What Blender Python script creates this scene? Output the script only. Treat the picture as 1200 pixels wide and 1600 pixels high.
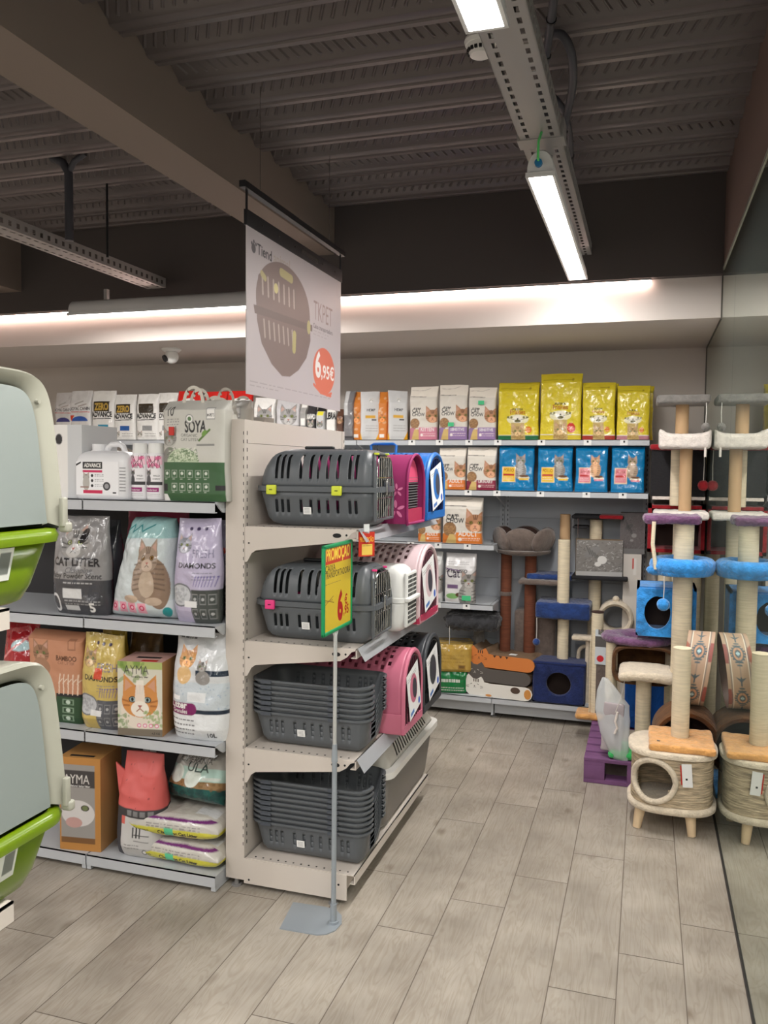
import bpy, bmesh, math, random
import numpy as np
from mathutils import Vector, Matrix, noise
random.seed(7)
for o in list(bpy.data.objects): bpy.data.objects.remove(o)
C = bpy.context.scene.collection
PI = math.pi

# ------------------------------------------------------------------ camera
FPX, YAW, PIT, ROL, HC = 1299.77, 0.305255, 0.0540822, 0.00988315, 1.55
_fw = np.array([-math.sin(YAW)*math.cos(PIT), math.cos(YAW)*math.cos(PIT), -math.sin(PIT)])
_r = np.array([math.cos(YAW), math.sin(YAW), 0.]); _u = np.cross(_r, _fw)
CM = np.array([_r*math.cos(ROL)+_u*math.sin(ROL), _u*math.cos(ROL)-_r*math.sin(ROL), _fw])
cd = bpy.data.cameras.new('camera'); cam = bpy.data.objects.new('camera', cd); C.objects.link(cam)
cam.matrix_world = Matrix(((*[CM[0][0], CM[1][0], -CM[2][0]], 0), (*[CM[0][1], CM[1][1], -CM[2][1]], 0),
                           (*[CM[0][2], CM[1][2], -CM[2][2]], HC), (0, 0, 0, 1)))
cd.sensor_fit = 'VERTICAL'; cd.sensor_height = 36; cd.lens = FPX/1600*36; cd.clip_start = .02
bpy.context.scene.camera = cam

def at(x, y, ax, v):
    """the point of the place seen at photo pixel x, y on the plane ax = v"""
    d = CM.T @ np.array([(x-600)/FPX, (800-y)/FPX, 1.]); c = (0, 0, HC)
    i = 'xyz'.index(ax); t = (v-c[i])/d[i]
    return Vector((d[0]*t, d[1]*t, HC+d[2]*t))
def rect(x0, y0, x1, y1, Y):
    xm, ym = (x0+x1)/2, (y0+y1)/2
    return at(x0, ym, 'y', Y).x, at(x1, ym, 'y', Y).x, at(xm, y1, 'y', Y).z, at(xm, y0, 'y', Y).z

# ------------------------------------------------------------------ world, exposure, lamp power
W = bpy.data.worlds.new('world'); bpy.context.scene.world = W; W.use_nodes = True
W.node_tree.nodes['Background'].inputs[0].default_value = (1.0, .95, .92, 1)
W.node_tree.nodes['Background'].inputs[1].default_value = .32
vs = bpy.context.scene.view_settings
vs.view_transform = 'Standard'; vs.look = 'None'; vs.gamma = 1; vs.exposure = 0.2; vs.use_curve_mapping = False
LAMP_W = 25.0      # watts in each ceiling luminaire
COVE_E = 21.0      # emission of the cove strip

# ------------------------------------------------------------------ materials
def S(r, g, b):
    f = lambda c: ((c/255+.055)/1.055)**2.4 if c > 10 else c/255/12.92
    return (f(r), f(g), f(b))
MATS = {}
def mat(name, col, rough=.5, metal=0, bump=0, bscale=60, var=0, coat=0, sheen=0, trans=0, emit=None, alpha=1, stretch=None, ior=1.45, vscale=None):
    if name in MATS: return MATS[name]
    m = bpy.data.materials.new(name); m.use_nodes = True; nt = m.node_tree; N = nt.nodes; L = nt.links
    b = N['Principled BSDF']; b.inputs['Base Color'].default_value = (*col, 1); b.inputs['Roughness'].default_value = rough
    b.inputs['Metallic'].default_value = metal; b.inputs['IOR'].default_value = ior
    b.inputs['Coat Weight'].default_value = coat; b.inputs['Coat Roughness'].default_value = .08
    b.inputs['Sheen Weight'].default_value = sheen; b.inputs['Transmission Weight'].default_value = trans
    b.inputs['Alpha'].default_value = alpha
    if emit: b.inputs['Emission Color'].default_value = (*emit[0], 1); b.inputs['Emission Strength'].default_value = emit[1]
    if bump or var:
        tc = N.new('ShaderNodeTexCoord'); mp = N.new('ShaderNodeMapping'); L.new(tc.outputs['Object'], mp.inputs[0])
        if stretch: mp.inputs['Scale'].default_value = stretch
        n = N.new('ShaderNodeTexNoise'); n.inputs['Scale'].default_value = bscale; n.inputs['Detail'].default_value = 4
        L.new(mp.outputs[0], n.inputs['Vector'])
        if bump:
            bp = N.new('ShaderNodeBump'); bp.inputs['Strength'].default_value = bump; bp.inputs['Distance'].default_value = .01
            L.new(n.outputs['Fac'], bp.inputs['Height']); L.new(bp.outputs[0], b.inputs['Normal'])
        if var:
            n2 = N.new('ShaderNodeTexNoise'); n2.inputs['Scale'].default_value = vscale or bscale/3; n2.inputs['Detail'].default_value = 5
            L.new(mp.outputs[0], n2.inputs['Vector'])
            r = N.new('ShaderNodeValToRGB'); r.color_ramp.elements[0].position = .3; r.color_ramp.elements[1].position = .7
            r.color_ramp.elements[0].color = (*[c*(1-var) for c in col], 1); r.color_ramp.elements[1].color = (*[min(1, c*(1+var)) for c in col], 1)
            L.new(n2.outputs['Fac'], r.inputs[0]); L.new(r.outputs[0], b.inputs['Base Color'])
    MATS[name] = m; return m
def printed(name, rough, bump, bscale, coat=0):
    """packaging print: colour from the mesh's own print attribute"""
    m = mat(name, (1, 1, 1), rough, bump=bump, bscale=bscale, coat=coat)
    a = m.node_tree.nodes.new('ShaderNodeAttribute'); a.attribute_name = 'Print'
    m.node_tree.links.new(a.outputs['Color'], m.node_tree.nodes['Principled BSDF'].inputs['Base Color'])
    return m
M_FILM = printed('glossy_print_film', .17, .9, 17, .35)
M_PAPER = printed('paper_print', .5, .22, 14)
M_CARD = printed('carton_print', .42, .03, 30)
M_FLAT = printed('flat_print', .45, 0, 1)

beige = mat('cream_powder_coat', S(198, 189, 180), .45)
greyw = mat('pale_grey_powder_coat', S(184, 187, 191), .42)
panelg = mat('grey_back_panel', S(168, 172, 178), .5)
slotblk = mat('black_slot', S(22, 22, 24), .7)
wallp = mat('wall_paint', S(200, 192, 184), .8, bump=.04, bscale=200)
soff = mat('soffit_paint', S(200, 192, 186), .8)
darkp = mat('dark_ceiling_paint', S(76, 70, 68), .85)
deckp = mat('ceiling_deck_paint', S(92, 85, 84), .34)
beamp = mat('beam_paint', S(120, 108, 99), .8)
galv = mat('galvanised_steel', S(150, 148, 146), .42, metal=.35)
whitepl = mat('white_plastic', S(225, 225, 222), .38)
greypl = mat('dark_grey_plastic', S(88, 92, 96), .38, bump=.02, bscale=300)
greypl2 = mat('slate_plastic', S(72, 77, 85), .38)
blackpl = mat('black_plastic', S(26, 27, 30), .4)
lime = mat('lime_plastic', S(205, 214, 60), .35)
pinkp = mat('hot_pink_plastic', S(226, 62, 130), .35)
chrome = mat('steel_wire', S(190, 190, 190), .22, metal=1)
stickw = mat('white_sticker', S(232, 232, 230), .5)
stickg = mat('grey_print', S(150, 150, 152), .5)
inkblk = mat('black_ink', S(25, 25, 27), .5)
inkred = mat('red_ink', S(190, 40, 28), .5)
inkyel = mat('yellow_card', S(240, 208, 40), .5)
inkgrn = mat('green_plastic', S(20, 140, 85), .4)
cream = mat('cream_plush', S(214, 200, 178), .95, bump=.6, bscale=120, var=.12, sheen=.3)
whitepsh = mat('white_plush', S(226, 216, 208), .95, bump=.6, bscale=120, var=.1, sheen=.3)
orangepsh = mat('orange_plush', S(216, 158, 92), .9, bump=.7, bscale=70, var=.22, sheen=.4)
bluepsh = mat('sky_blue_plush', S(45, 140, 215), .9, bump=.9, bscale=60, var=.3, sheen=.4)
navypsh = mat('navy_plush', S(24, 54, 112), .9, bump=.8, bscale=60, var=.35, sheen=.4)
navydk = mat('dark_navy_plush', S(22, 38, 88), .92, bump=.6, bscale=80, var=.2, sheen=.2)
purplepsh = mat('purple_plush', S(106, 68, 104), .92, bump=.9, bscale=60, var=.35, sheen=.4)
brownpsh = mat('brown_plush', S(98, 64, 34), .9, bump=.5, bscale=70, var=.35, sheen=.08)
taupepsh = mat('taupe_plush', S(104, 91, 84), .92, bump=.5, bscale=70, var=.2, sheen=.4)
taupedk = mat('dark_brown_plush', S(66, 46, 40), .92, bump=.5, bscale=70, var=.2)
greypsh = mat('charcoal_plush', S(50, 50, 53), .92, bump=.8, bscale=60, var=.3, sheen=.3)
greylt = mat('grey_plush', S(120, 116, 112), .92, bump=.5, bscale=90, var=.2, sheen=.3)
greenpsh = mat('green_plush', S(60, 190, 100), .9, bump=.8, bscale=80, var=.2, sheen=.3)
redpsh = mat('red_plush', S(150, 18, 30), .9, bump=.4, bscale=90, var=.2, sheen=.2)
blackfab = mat('black_fabric', S(34, 33, 36), .9, bump=.3, bscale=90)
sisal = mat('sisal_rope', S(222, 208, 180), .85, bump=.25, bscale=40, stretch=(1, 1, 14), var=.1)
sisalbr = mat('brown_sisal', S(110, 62, 42), .85, bump=.25, bscale=40, stretch=(1, 1, 14), var=.2)
cardtube = mat('tan_card_tube', S(190, 156, 118), .8)
seagrass = mat('woven_seagrass', S(196, 178, 150), .8, bump=1.0, bscale=38, stretch=(.6, .6, 5), var=.45, vscale=26)
pinewd = mat('pale_pine', S(222, 196, 160), .6, var=.1, bscale=20, stretch=(6, 6, .6))
purplewd = mat('purple_painted_wood', S(118, 78, 120), .7, var=.12, bscale=40)
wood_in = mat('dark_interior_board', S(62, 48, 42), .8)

# ------------------------------------------------------------------ objects, labels
def tag(o, label, cat, group=None, kind=None):
    if label: o['label'] = label
    if cat: o['category'] = cat
    if group: o['group'] = group
    if kind: o['kind'] = kind
    return o
def thing(name, label, cat, loc=(0, 0, 0), rotz=0, group=None):
    o = bpy.data.objects.new(name, None); C.objects.link(o); o.empty_display_size = .05
    o.location = loc; o.rotation_euler = (0, 0, rotz); return tag(o, label, cat, group)
def kids(o): return [c for c in bpy.data.objects if c.parent == o]
def dup(root, loc=None, rot=None, label=None, parent=None):
    c = root.copy(); C.objects.link(c); c.parent = parent
    if loc is not None: c.location = loc
    if rot is not None: c.rotation_euler = rot
    if label: c['label'] = label
    for k in kids(root):
        if k is not c: dup(k, parent=c)
    return c

class MB:
    def __init__(s): s.v = []; s.f = []; s.m = []; s.sm = []; s.mats = []
    def mi(s, m):
        if m not in s.mats: s.mats.append(m)
        return s.mats.index(m)
    def add(s, vs, fs, m, smooth=False, T=None):
        n = len(s.v); k = s.mi(m)
        s.v += [tuple(T @ Vector(v)) if T is not None else tuple(v) for v in vs]
        for f in fs: s.f.append([n+i for i in f]); s.m.append(k); s.sm.append(smooth)
        return s
    def box(s, a, b, m, T=None):
        x0, y0, z0 = a; x1, y1, z1 = b
        return s.add([(x0, y0, z0), (x1, y0, z0), (x1, y1, z0), (x0, y1, z0), (x0, y0, z1), (x1, y0, z1), (x1, y1, z1), (x0, y1, z1)],
                     [(0, 3, 2, 1), (4, 5, 6, 7), (0, 1, 5, 4), (1, 2, 6, 5), (2, 3, 7, 6), (3, 0, 4, 7)], m, T=T)
    def rbox(s, c, size, r, m, n=3, cell=None, disp=0, fq=25, T=None, seed=0, fn=None):
        """rounded box; disp ruffles the surface like plush"""
        h = [k/2 for k in size]; r = min(r, min(h)*.999)
        def ticks(H):
            inner = H-r; t = [-H+r*(1-math.cos(i/n*PI/2)) for i in range(n+1)]
            k = max(1, int(2*inner/cell)) if cell else 1
            mid = [-inner+2*inner*i/k for i in range(1, k)]
            return t+mid+[-x for x in reversed(t)]
        tx = [ticks(H) for H in h]; idx = {}; vs = []; fs = []
        def vid(p):
            q = [max(-(h[i]-r), min(h[i]-r, p[i])) for i in range(3)]; d = Vector([p[i]-q[i] for i in range(3)])
            w = Vector(q)+(d.normalized()*r if d.length > 1e-9 else d)
            key = tuple(round(a, 5) for a in w)
            if key not in idx:
                if disp:
                    nr = d.normalized() if d.length > 1e-9 else Vector((0, 0, 1)); g = Vector(w)+Vector(c)
                    w = w+nr*disp*(noise.noise(g*fq+Vector((seed, 0, 0)))+.5*noise.noise(g*fq*2.7))
                if fn: w = fn(w)
                idx[key] = len(vs); vs.append(w+Vector(c))
            return idx[key]
        for ax in range(3):
            a, b = [i for i in range(3) if i != ax]
            for sg in (-1, 1):
                for i in range(len(tx[a])-1):
                    for j in range(len(tx[b])-1):
                        q = []
                        for (ii, jj) in ((i, j), (i+1, j), (i+1, j+1), (i, j+1)):
                            p = [0, 0, 0]; p[a] = tx[a][ii]; p[b] = tx[b][jj]; p[ax] = sg*h[ax]; q.append(vid(p))
                        q = list(dict.fromkeys(q))
                        if len(q) < 3: continue
                        flip = (sg > 0) != (ax != 1)
                        fs.append(q[::-1] if flip else q)
        return s.add(vs, fs, m, True, T)
    def loft(s, rings, m, caps=(True, True), closed=True, smooth=True, skip=None, T=None):
        n = len(rings[0]); vs = [p for r in rings for p in r]; fs = []
        for i in range(len(rings)-1):
            for j in range(n if closed else n-1):
                k = (j+1) % n
                if skip and skip(i, j): continue
                fs.append((i*n+j, i*n+k, (i+1)*n+k, (i+1)*n+j))
        if caps[0]: fs.append(list(range(n))[::-1])
        if caps[1]: fs.append([(len(rings)-1)*n+j for j in range(n)])
        return s.add(vs, fs, m, smooth, T)
    def cyl(s, p0, p1, r0, m, r1=None, n=20, caps=(True, True), T=None):
        return s.tube([p0, p1], [r0, r0 if r1 is None else r1], m, n, caps, T)
    def tube(s, pts, r, m, n=8, caps=(True, True), T=None, closed=False):
        pts = [Vector(p) for p in pts]; k = len(pts)
        rr = r if isinstance(r, (list, tuple)) else [r]*k; rings = []; u = None
        for i, p in enumerate(pts):
            if closed: t = (pts[(i+1) % k]-pts[i-1])
            else: t = (pts[min(i+1, k-1)]-pts[max(i-1, 0)])
            t.normalize()
            if u is None: u = t.orthogonal().normalized()
            else: u = (u-t*u.dot(t)).normalized()
            w = t.cross(u); rings.append([p+(u*math.cos(a)+w*math.sin(a))*rr[i] for a in [2*PI*j/n for j in range(n)]])
        if closed: rings.append(rings[0]); caps = (False, False)
        return s.loft(rings, m, caps, T=T)
    def prism(s, pts, axis, a, b, m, T=None):
        """polygon (list of 2D points) extruded along an axis from a to b"""
        def P(p, t): return (t, p[0], p[1]) if axis == 'x' else (p[0], t, p[1]) if axis == 'y' else (p[0], p[1], t)
        n = len(pts); vs = [P(p, a) for p in pts]+[P(p, b) for p in pts]
        fs = [(i, (i+1) % n, n+(i+1) % n, n+i) for i in range(n)]+[list(range(n))[::-1], [n+i for i in range(n)]]
        return s.add(vs, fs, m, T=T)
    def sphere(s, c, r, m, n=14, sq=(1, 1, 1), disp=0, T=None):
        rings = []
        for i in range(1, n):
            th = PI*i/n; ring = []
            for j in range(2*n):
                d = Vector((math.sin(th)*math.cos(PI*j/n), math.sin(th)*math.sin(PI*j/n), -math.cos(th)))
                q = r*(1+disp*noise.noise(d*5)); ring.append(Vector(c)+Vector((d.x*sq[0], d.y*sq[1], d.z*sq[2]))*q)
            rings.append(ring)
        return s.loft(rings, m, T=T)
    def text(s, st, T, size, m, depth=.0004, align='CENTER', sx=1, bold=0):
        """lettering lying in the xy plane of T"""
        vs, fs = text_mesh(st, bold); w = max(v[0] for v in vs) if vs else 0
        ox = {'CENTER': -w/2, 'LEFT': 0, 'RIGHT': -w}[align]
        return s.add([((v[0]+ox)*size*sx, v[1]*size, depth) for v in vs], fs, m, T=T)
    def build(s, name, parent=None, loc=None, rot=None, angle=38, fix=False):
        me = bpy.data.meshes.new(name); me.from_pydata(s.v, [], s.f)
        for m in s.mats: me.materials.append(m)
        me.polygons.foreach_set('material_index', s.m)
        me.polygons.foreach_set('use_smooth', s.sm)
        if fix:
            bm = bmesh.new(); bm.from_mesh(me); bmesh.ops.recalc_face_normals(bm, faces=bm.faces); bm.to_mesh(me); bm.free()
        me.update(); me.set_sharp_from_angle(angle=math.radians(angle))
        o = bpy.data.objects.new(name, me); C.objects.link(o); o.parent = parent
        if loc is not None: o.location = loc
        if rot is not None: o.rotation_euler = rot
        return o

_tc = {}
def text_mesh(st, bold=0):
    if (st, bold) in _tc: return _tc[(st, bold)]
    cu = bpy.data.curves.new('lettering', 'FONT'); cu.body = st; cu.size = 1; cu.offset = bold; cu.resolution_u = 3
    ob = bpy.data.objects.new('lettering', cu); C.objects.link(ob)
    dg = bpy.context.evaluated_depsgraph_get(); me = bpy.data.meshes.new_from_object(ob.evaluated_get(dg))
    vs = [tuple(v.co) for v in me.vertices]; fs = [list(p.vertices) for p in me.polygons]
    bpy.data.objects.remove(ob); bpy.data.curves.remove(cu); bpy.data.meshes.remove(me)
    x0 = min([v[0] for v in vs], default=0); vs = [(v[0]-x0, v[1], 0) for v in vs]
    _tc[(st, bold)] = (vs, fs); return vs, fs

# ------------------------------------------------------------------ print artwork
class Cv:
    """a small raster of print colours; x and y run 0..1 across width w and height h (metres)"""
    def __init__(s, w, h, base, res=400, ss=2):
        s.w, s.h, s.ss = w, h, ss
        s.nx, s.ny = max(8, int(w*res)), max(8, int(h*res))
        s.X, s.Y = np.meshgrid((np.arange(s.nx*ss)+.5)/(s.nx*ss), (np.arange(s.ny*ss)+.5)/(s.ny*ss))
        s.a = np.empty((s.ny*ss, s.nx*ss, 3)); s.a[:] = base
    def put(s, m, c, al=1): s.a[m] = s.a[m]*(1-al)+np.array(c)*al; return s
    def rect(s, x0, y0, x1, y1, c, al=1): return s.put((s.X >= x0) & (s.X <= x1) & (s.Y >= y0) & (s.Y <= y1), c, al)
    def ell(s, cx, cy, rx, ry, c, al=1, rot=0):
        dx, dy = (s.X-cx)*s.w, (s.Y-cy)*s.h; ca, sa = math.cos(rot), math.sin(rot)
        return s.put(((dx*ca+dy*sa)/(rx*s.w))**2+((-dx*sa+dy*ca)/(ry*s.w))**2 <= 1, c, al)   # radii in widths
    def poly(s, pts, c, al=1):
        ins = np.zeros(s.X.shape, bool); n = len(pts)
        for i in range(n):
            (x0, y0), (x1, y1) = pts[i], pts[(i+1) % n]
            if y0 == y1: continue
            ins ^= ((s.Y > y0) != (s.Y > y1)) & (s.X < (x1-x0)*(s.Y-y0)/(y1-y0)+x0)
        return s.put(ins, c, al)
    def line(s, x0, y0, x1, y1, t, c, al=1):
        ax, ay, bx, by = x0*s.w, y0*s.h, x1*s.w, y1*s.h; px, py = s.X*s.w, s.Y*s.h
        L2 = (bx-ax)**2+(by-ay)**2+1e-12; k = np.clip(((px-ax)*(bx-ax)+(py-ay)*(by-ay))/L2, 0, 1)
        return s.put((px-ax-k*(bx-ax))**2+(py-ay-k*(by-ay))**2 < (t*s.w/2)**2, c, al)
    def text(s, st, x, y, width, c, size=None, bold=.012, al=1, slant=0, sy=1, align='c'):
        """lettering whose total width is a fraction of the print width; y is the baseline"""
        vs, fs = text_mesh(st, bold)
        if not vs: return s
        w = max(v[0] for v in vs); k = width*s.w/w; ky = k*sy
        ox = x*s.w-(width*s.w/2 if align == 'c' else 0); oy = y*s.h
        H, Wd = s.a.shape[:2]; mask = np.zeros((H, Wd), bool)
        for f in fs:
            for j in range(1, len(f)-1):
                t = [(ox+vs[i][0]*k+slant*vs[i][1]*ky, oy+vs[i][1]*ky) for i in (f[0], f[j], f[j+1])]
                px = [p[0]/s.w*Wd-.5 for p in t]; py = [p[1]/s.h*H-.5 for p in t]
                i0, i1 = max(0, int(min(px))), min(Wd-1, int(max(px))+1); j0, j1 = max(0, int(min(py))), min(H-1, int(max(py))+1)
                if i1 < i0 or j1 < j0: continue
                gx, gy = np.meshgrid(np.arange(i0, i1+1), np.arange(j0, j1+1)); e = []
                for q in range(3):
                    ax, ay, bx, by = px[q], py[q], px[(q+1) % 3], py[(q+1) % 3]; e.append((bx-ax)*(gy-ay)-(by-ay)*(gx-ax))
                mask[j0:j1+1, i0:i1+1] |= ((e[0] >= 0) & (e[1] >= 0) & (e[2] >= 0)) | ((e[0] <= 0) & (e[1] <= 0) & (e[2] <= 0))
        return s.put(mask, c, al)
    def tri(s, st, x, y, w, c): return s.text(st, x, y, w, c)
    def mottle(s, x0, y0, x1, y1, c, n=60, r=.02, al=.6, seed=1):
        rd = random.Random(seed)
        for _ in range(n): s.ell(rd.uniform(x0, x1), rd.uniform(y0, y1), r*rd.uniform(.5, 1.5), r*rd.uniform(.3, 1), c, al, rd.uniform(0, 3))
        return s
    def cat(s, cx, cy, r, fur, dark, eye=S(150, 160, 90), light=None, body=False):
        """a photographed cat's face: ears, eyes, muzzle, stripes; r = half head width in print widths"""
        A = s.w/s.h; light = light or tuple(min(1, c*1.5+.05) for c in fur)
        if body:
            s.ell(cx, cy-r*1.9*A, r*1.25, r*1.7, fur); s.ell(cx, cy-r*1.6*A, r*.6, r*1.2, light, .7)
            for k in range(5): s.line(cx-r*1.1, cy-r*(1.1+k*.4)*A, cx-r*.4, cy-r*(1.25+k*.4)*A, r*.1, dark, .7); s.line(cx+r*1.1, cy-r*(1.1+k*.4)*A, cx+r*.4, cy-r*(1.25+k*.4)*A, r*.1, dark, .7)
        for g in (-1, 1):
            s.poly([(cx+g*r*.95, cy+r*.2*A), (cx+g*r*.9, cy+r*1.45*A), (cx+g*r*.15, cy+r*.75*A)], fur)
            s.poly([(cx+g*r*.85, cy+r*.5*A), (cx+g*r*.82, cy+r*1.2*A), (cx+g*r*.4, cy+r*.8*A)], S(205, 160, 145), .6)
        s.ell(cx, cy, r, r*.88, fur); s.ell(cx, cy-r*.42*A, r*.5, r*.42, light)
        for g in (-1, 0, 1): s.line(cx+g*r*.22, cy+r*.8*A, cx+g*r*.12, cy+r*.4*A, r*.1, dark, .8)
        for g in (-1, 1):
            s.line(cx+g*r*.95, cy+r*.05*A, cx+g*r*.6, cy-r*.05*A, r*.09, dark, .7); s.line(cx+g*r*.9, cy-r*.25*A, cx+g*r*.6, cy-r*.25*A, r*.09, dark, .7)
            s.ell(cx+g*r*.42, cy+r*.08*A, r*.2, r*.17, S(40, 34, 30)); s.ell(cx+g*r*.42, cy+r*.08*A, r*.155, r*.13, eye); s.ell(cx+g*r*.42, cy+r*.08*A, r*.07, r*.1, S(10, 10, 10))
        s.poly([(cx-r*.13, cy-r*.22*A), (cx+r*.13, cy-r*.22*A), (cx, cy-r*.4*A)], S(170, 100, 90))
        s.line(cx, cy-r*.4*A, cx-r*.18, cy-r*.55*A, r*.05, dark); s.line(cx, cy-r*.4*A, cx+r*.18, cy-r*.55*A, r*.05, dark)
        return s
    def blurb(s, x0, y0, x1, n, dy, c, t=.006, seed=2):
        rd = random.Random(seed)
        for k in range(n):
            x = x0
            while x < x1-.02:
                w = rd.uniform(.02, .07)*(.6 if x1-x0 < .3 else 1); s.rect(x, y0-k*dy, min(x+w, x1), y0-k*dy+t, c, .8); x += w+.015
        return s
    def final(s):
        k = s.ss; return s.a.reshape(s.ny, k, s.nx, k, 3).mean(axis=(1, 3))

def grid_obj(name, V, colr, m, parent=None, loc=None, rot=None, closed=True, caps=True, extra=None):
    """V (rows, n, 3) surface with a print colour per vertex"""
    r, n = V.shape[:2]; vs = V.reshape(-1, 3); idx = np.arange(r*n).reshape(r, n)
    if closed: nx = np.roll(idx, -1, axis=1)
    else: nx = idx[:, 1:]; idx2 = idx[:, :-1]
    a = idx if closed else idx2
    q = np.stack([a[:-1], nx[:-1], nx[1:], a[1:]], -1).reshape(-1, 4)
    loops = q.ravel().tolist(); starts = list(range(0, len(loops), 4)); tot = [4]*len(q)
    if caps:
        starts.append(len(loops)); tot.append(n); loops += list(range(n))[::-1]
        starts.append(len(loops)); tot.append(n); loops += [(r-1)*n+j for j in range(n)]
    me = bpy.data.meshes.new(name); me.vertices.add(len(vs)); me.vertices.foreach_set('co', vs.ravel())
    me.loops.add(len(loops)); me.loops.foreach_set('vertex_index', loops)
    me.polygons.add(len(tot)); me.polygons.foreach_set('loop_start', starts)
    me.polygons.foreach_set('use_smooth', [True]*len(tot)); me.update(calc_edges=True); me.validate()
    at_ = me.color_attributes.new('Print', 'FLOAT_COLOR', 'POINT'); c4 = np.ones((len(vs), 4)); c4[:, :3] = colr.reshape(-1, 3)
    at_.data.foreach_set('color', c4.ravel()); me.materials.append(m); me.set_sharp_from_angle(angle=math.radians(50))
    o = bpy.data.objects.new(name, me); C.objects.link(o); o.parent = parent
    if loc is not None: o.location = loc
    if rot is not None: o.rotation_euler = rot
    return o

def vnoise(x, z, seed, f):
    """smooth value noise on arrays"""
    x, z = np.broadcast_arrays(x, z); s = np.zeros(x.shape); rd = random.Random(seed)
    for k in range(7):
        a = rd.uniform(0, 2*PI); q = f*rd.uniform(.5, 1.6); s += np.sin((x*math.cos(a)+z*math.sin(a))*q+rd.uniform(0, 6.3)+1.7*np.sin((z*math.cos(a)-x*math.sin(a))*q*.6+rd.uniform(0, 6)))
    return s/7
def bag(name, label, loc, w, h, d, cv, style='gusset', side=None, rotz=0, tilt=0, roll=0, seed=1, wr=1.0, m=None, group=None, cat='bag', parent=None, back=10, top=.75, lean=0, taper=0):
    img = cv.final(); ny, nx = img.shape[:2]; nz = ny
    t = np.linspace(0, 1, nz)[:, None]
    u = np.concatenate([np.linspace(-1, 1, nx), np.linspace(1, -1, back+2)[1:-1]])[None, :]
    front = np.concatenate([np.ones(nx, bool), np.zeros(back, bool)])[None, :]
    if style == 'gusset':        # stand-up paper bag pinched at the top
        bd = np.where(t < top, 1, 1-(t-top)/(1-top)*.94)*np.minimum(1, .86+t*2); aw = 1-.03*np.sin(t*PI)+0*t; p = 6
    elif style == 'pillow':      # plump plastic bag with sealed top
        bd = np.sqrt(np.clip(np.minimum(1, .35+t/.12*.65), 0, 1))*(1-np.clip((t-.35)/.65, 0, 1)**2*.93); aw = .93+.07*np.sin(np.clip(t*1.15, 0, 1)*PI)-.02*t; p = 2.6
    elif style == 'flat':        # full cushion, seals at both ends
        bd = np.sqrt(np.clip(1-(2*t-1)**4, .006, 1)); aw = .94+.06*np.abs(2*t-1)**2; p = 2.3
    elif style == 'brick':       # block bag folded flat on top
        bd = np.minimum(1, .9+t)*(1-.12*np.clip((t-.85)/.15, 0, 1)); aw = 1-.02*np.sin(t*PI)+0*t; p = 7
    X = u*aw*w/2; shp = (1-np.abs(u)**p)**(1/p)
    Yv = np.where(front, -1, 1)*shp*bd*d/2
    Z = t*h+0*u
    amp = wr*.0045*(.5+.8*t)*(np.clip(shp, 0, 1))
    n1 = vnoise(X, Z, seed, 38)+.6*vnoise(X, Z, seed+5, 90)+.9*np.abs(vnoise(X*1.0, Z*.8, seed+9, 26))
    Yv = Yv+amp*n1*np.where(front, 1, .5)*np.minimum(1, bd*3)
    X = X+wr*.003*vnoise(Z*1.0, X*.2, seed+3, 30)
    X = X*(1-taper*t)+lean*w*t*1.0
    if style != 'brick': Z = Z+wr*.004*vnoise(X, Z*.3, seed+7, 25)*t
    V = np.stack([X, Yv, np.maximum(Z, 0)], -1)
    cols = np.empty((nz, nx+back, 3)); cols[:, :nx] = img
    cols[:, nx:] = img[:, -1:, :] if side is None else np.array(side)
    if side is not None:
        k = max(1, int(nx*.02)); cols[:, :k] = side; cols[:, nx-k:nx] = side
    o = grid_obj(name, V, cols, m or M_FILM, parent, loc, (tilt, roll, rotz))
    if label: tag(o, label, cat, group)
    return o

def carton(name, label, loc, w, h, d, cv, side, rotz=0, m=None, cat='box', group=None, topc=None, parent=None, sidecv=None, tilt=0):
    """box with printed front (facing -y): front grid plus five plain faces"""
    img = cv.final(); ny, nx = img.shape[:2]
    gx, gz = np.meshgrid(np.linspace(-w/2, w/2, nx), np.linspace(0, h, ny)); n0 = nx*ny
    vs = np.stack([gx, np.full_like(gx, -d/2), gz], -1).reshape(-1, 3).tolist(); cl = img.reshape(-1, 3).tolist()
    idx = np.arange(n0).reshape(ny, nx)
    fs = np.stack([idx[:-1, :-1], idx[:-1, 1:], idx[1:, 1:], idx[1:, :-1]], -1).reshape(-1, 4).tolist()
    y0, y1, x = -d/2, d/2, w/2
    for q, c in (([(x, y0, 0), (x, y1, 0), (x, y1, h), (x, y0, h)], side), ([(-x, y1, 0), (-x, y0, 0), (-x, y0, h), (-x, y1, h)], side),
                 ([(x, y1, 0), (-x, y1, 0), (-x, y1, h), (x, y1, h)], side), ([(-x, y0, h), (x, y0, h), (x, y1, h), (-x, y1, h)], topc or side),
                 ([(-x, y1, 0), (x, y1, 0), (x, y0, 0), (-x, y0, 0)], side)):
        k = len(vs); vs += q; cl += [c]*4; fs.append([k, k+1, k+2, k+3])
    me = bpy.data.meshes.new(name); me.from_pydata(vs, [], fs)
    a = me.color_attributes.new('Print', 'FLOAT_COLOR', 'POINT'); c4 = np.ones((len(vs), 4)); c4[:, :3] = np.array(cl); a.data.foreach_set('color', c4.ravel())
    me.materials.append(m or M_CARD); o = bpy.data.objects.new(name, me); C.objects.link(o); o.parent = parent; o.location = loc; o.rotation_euler = (tilt, 0, rotz)
    if label: tag(o, label, cat, group)
    return o
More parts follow.
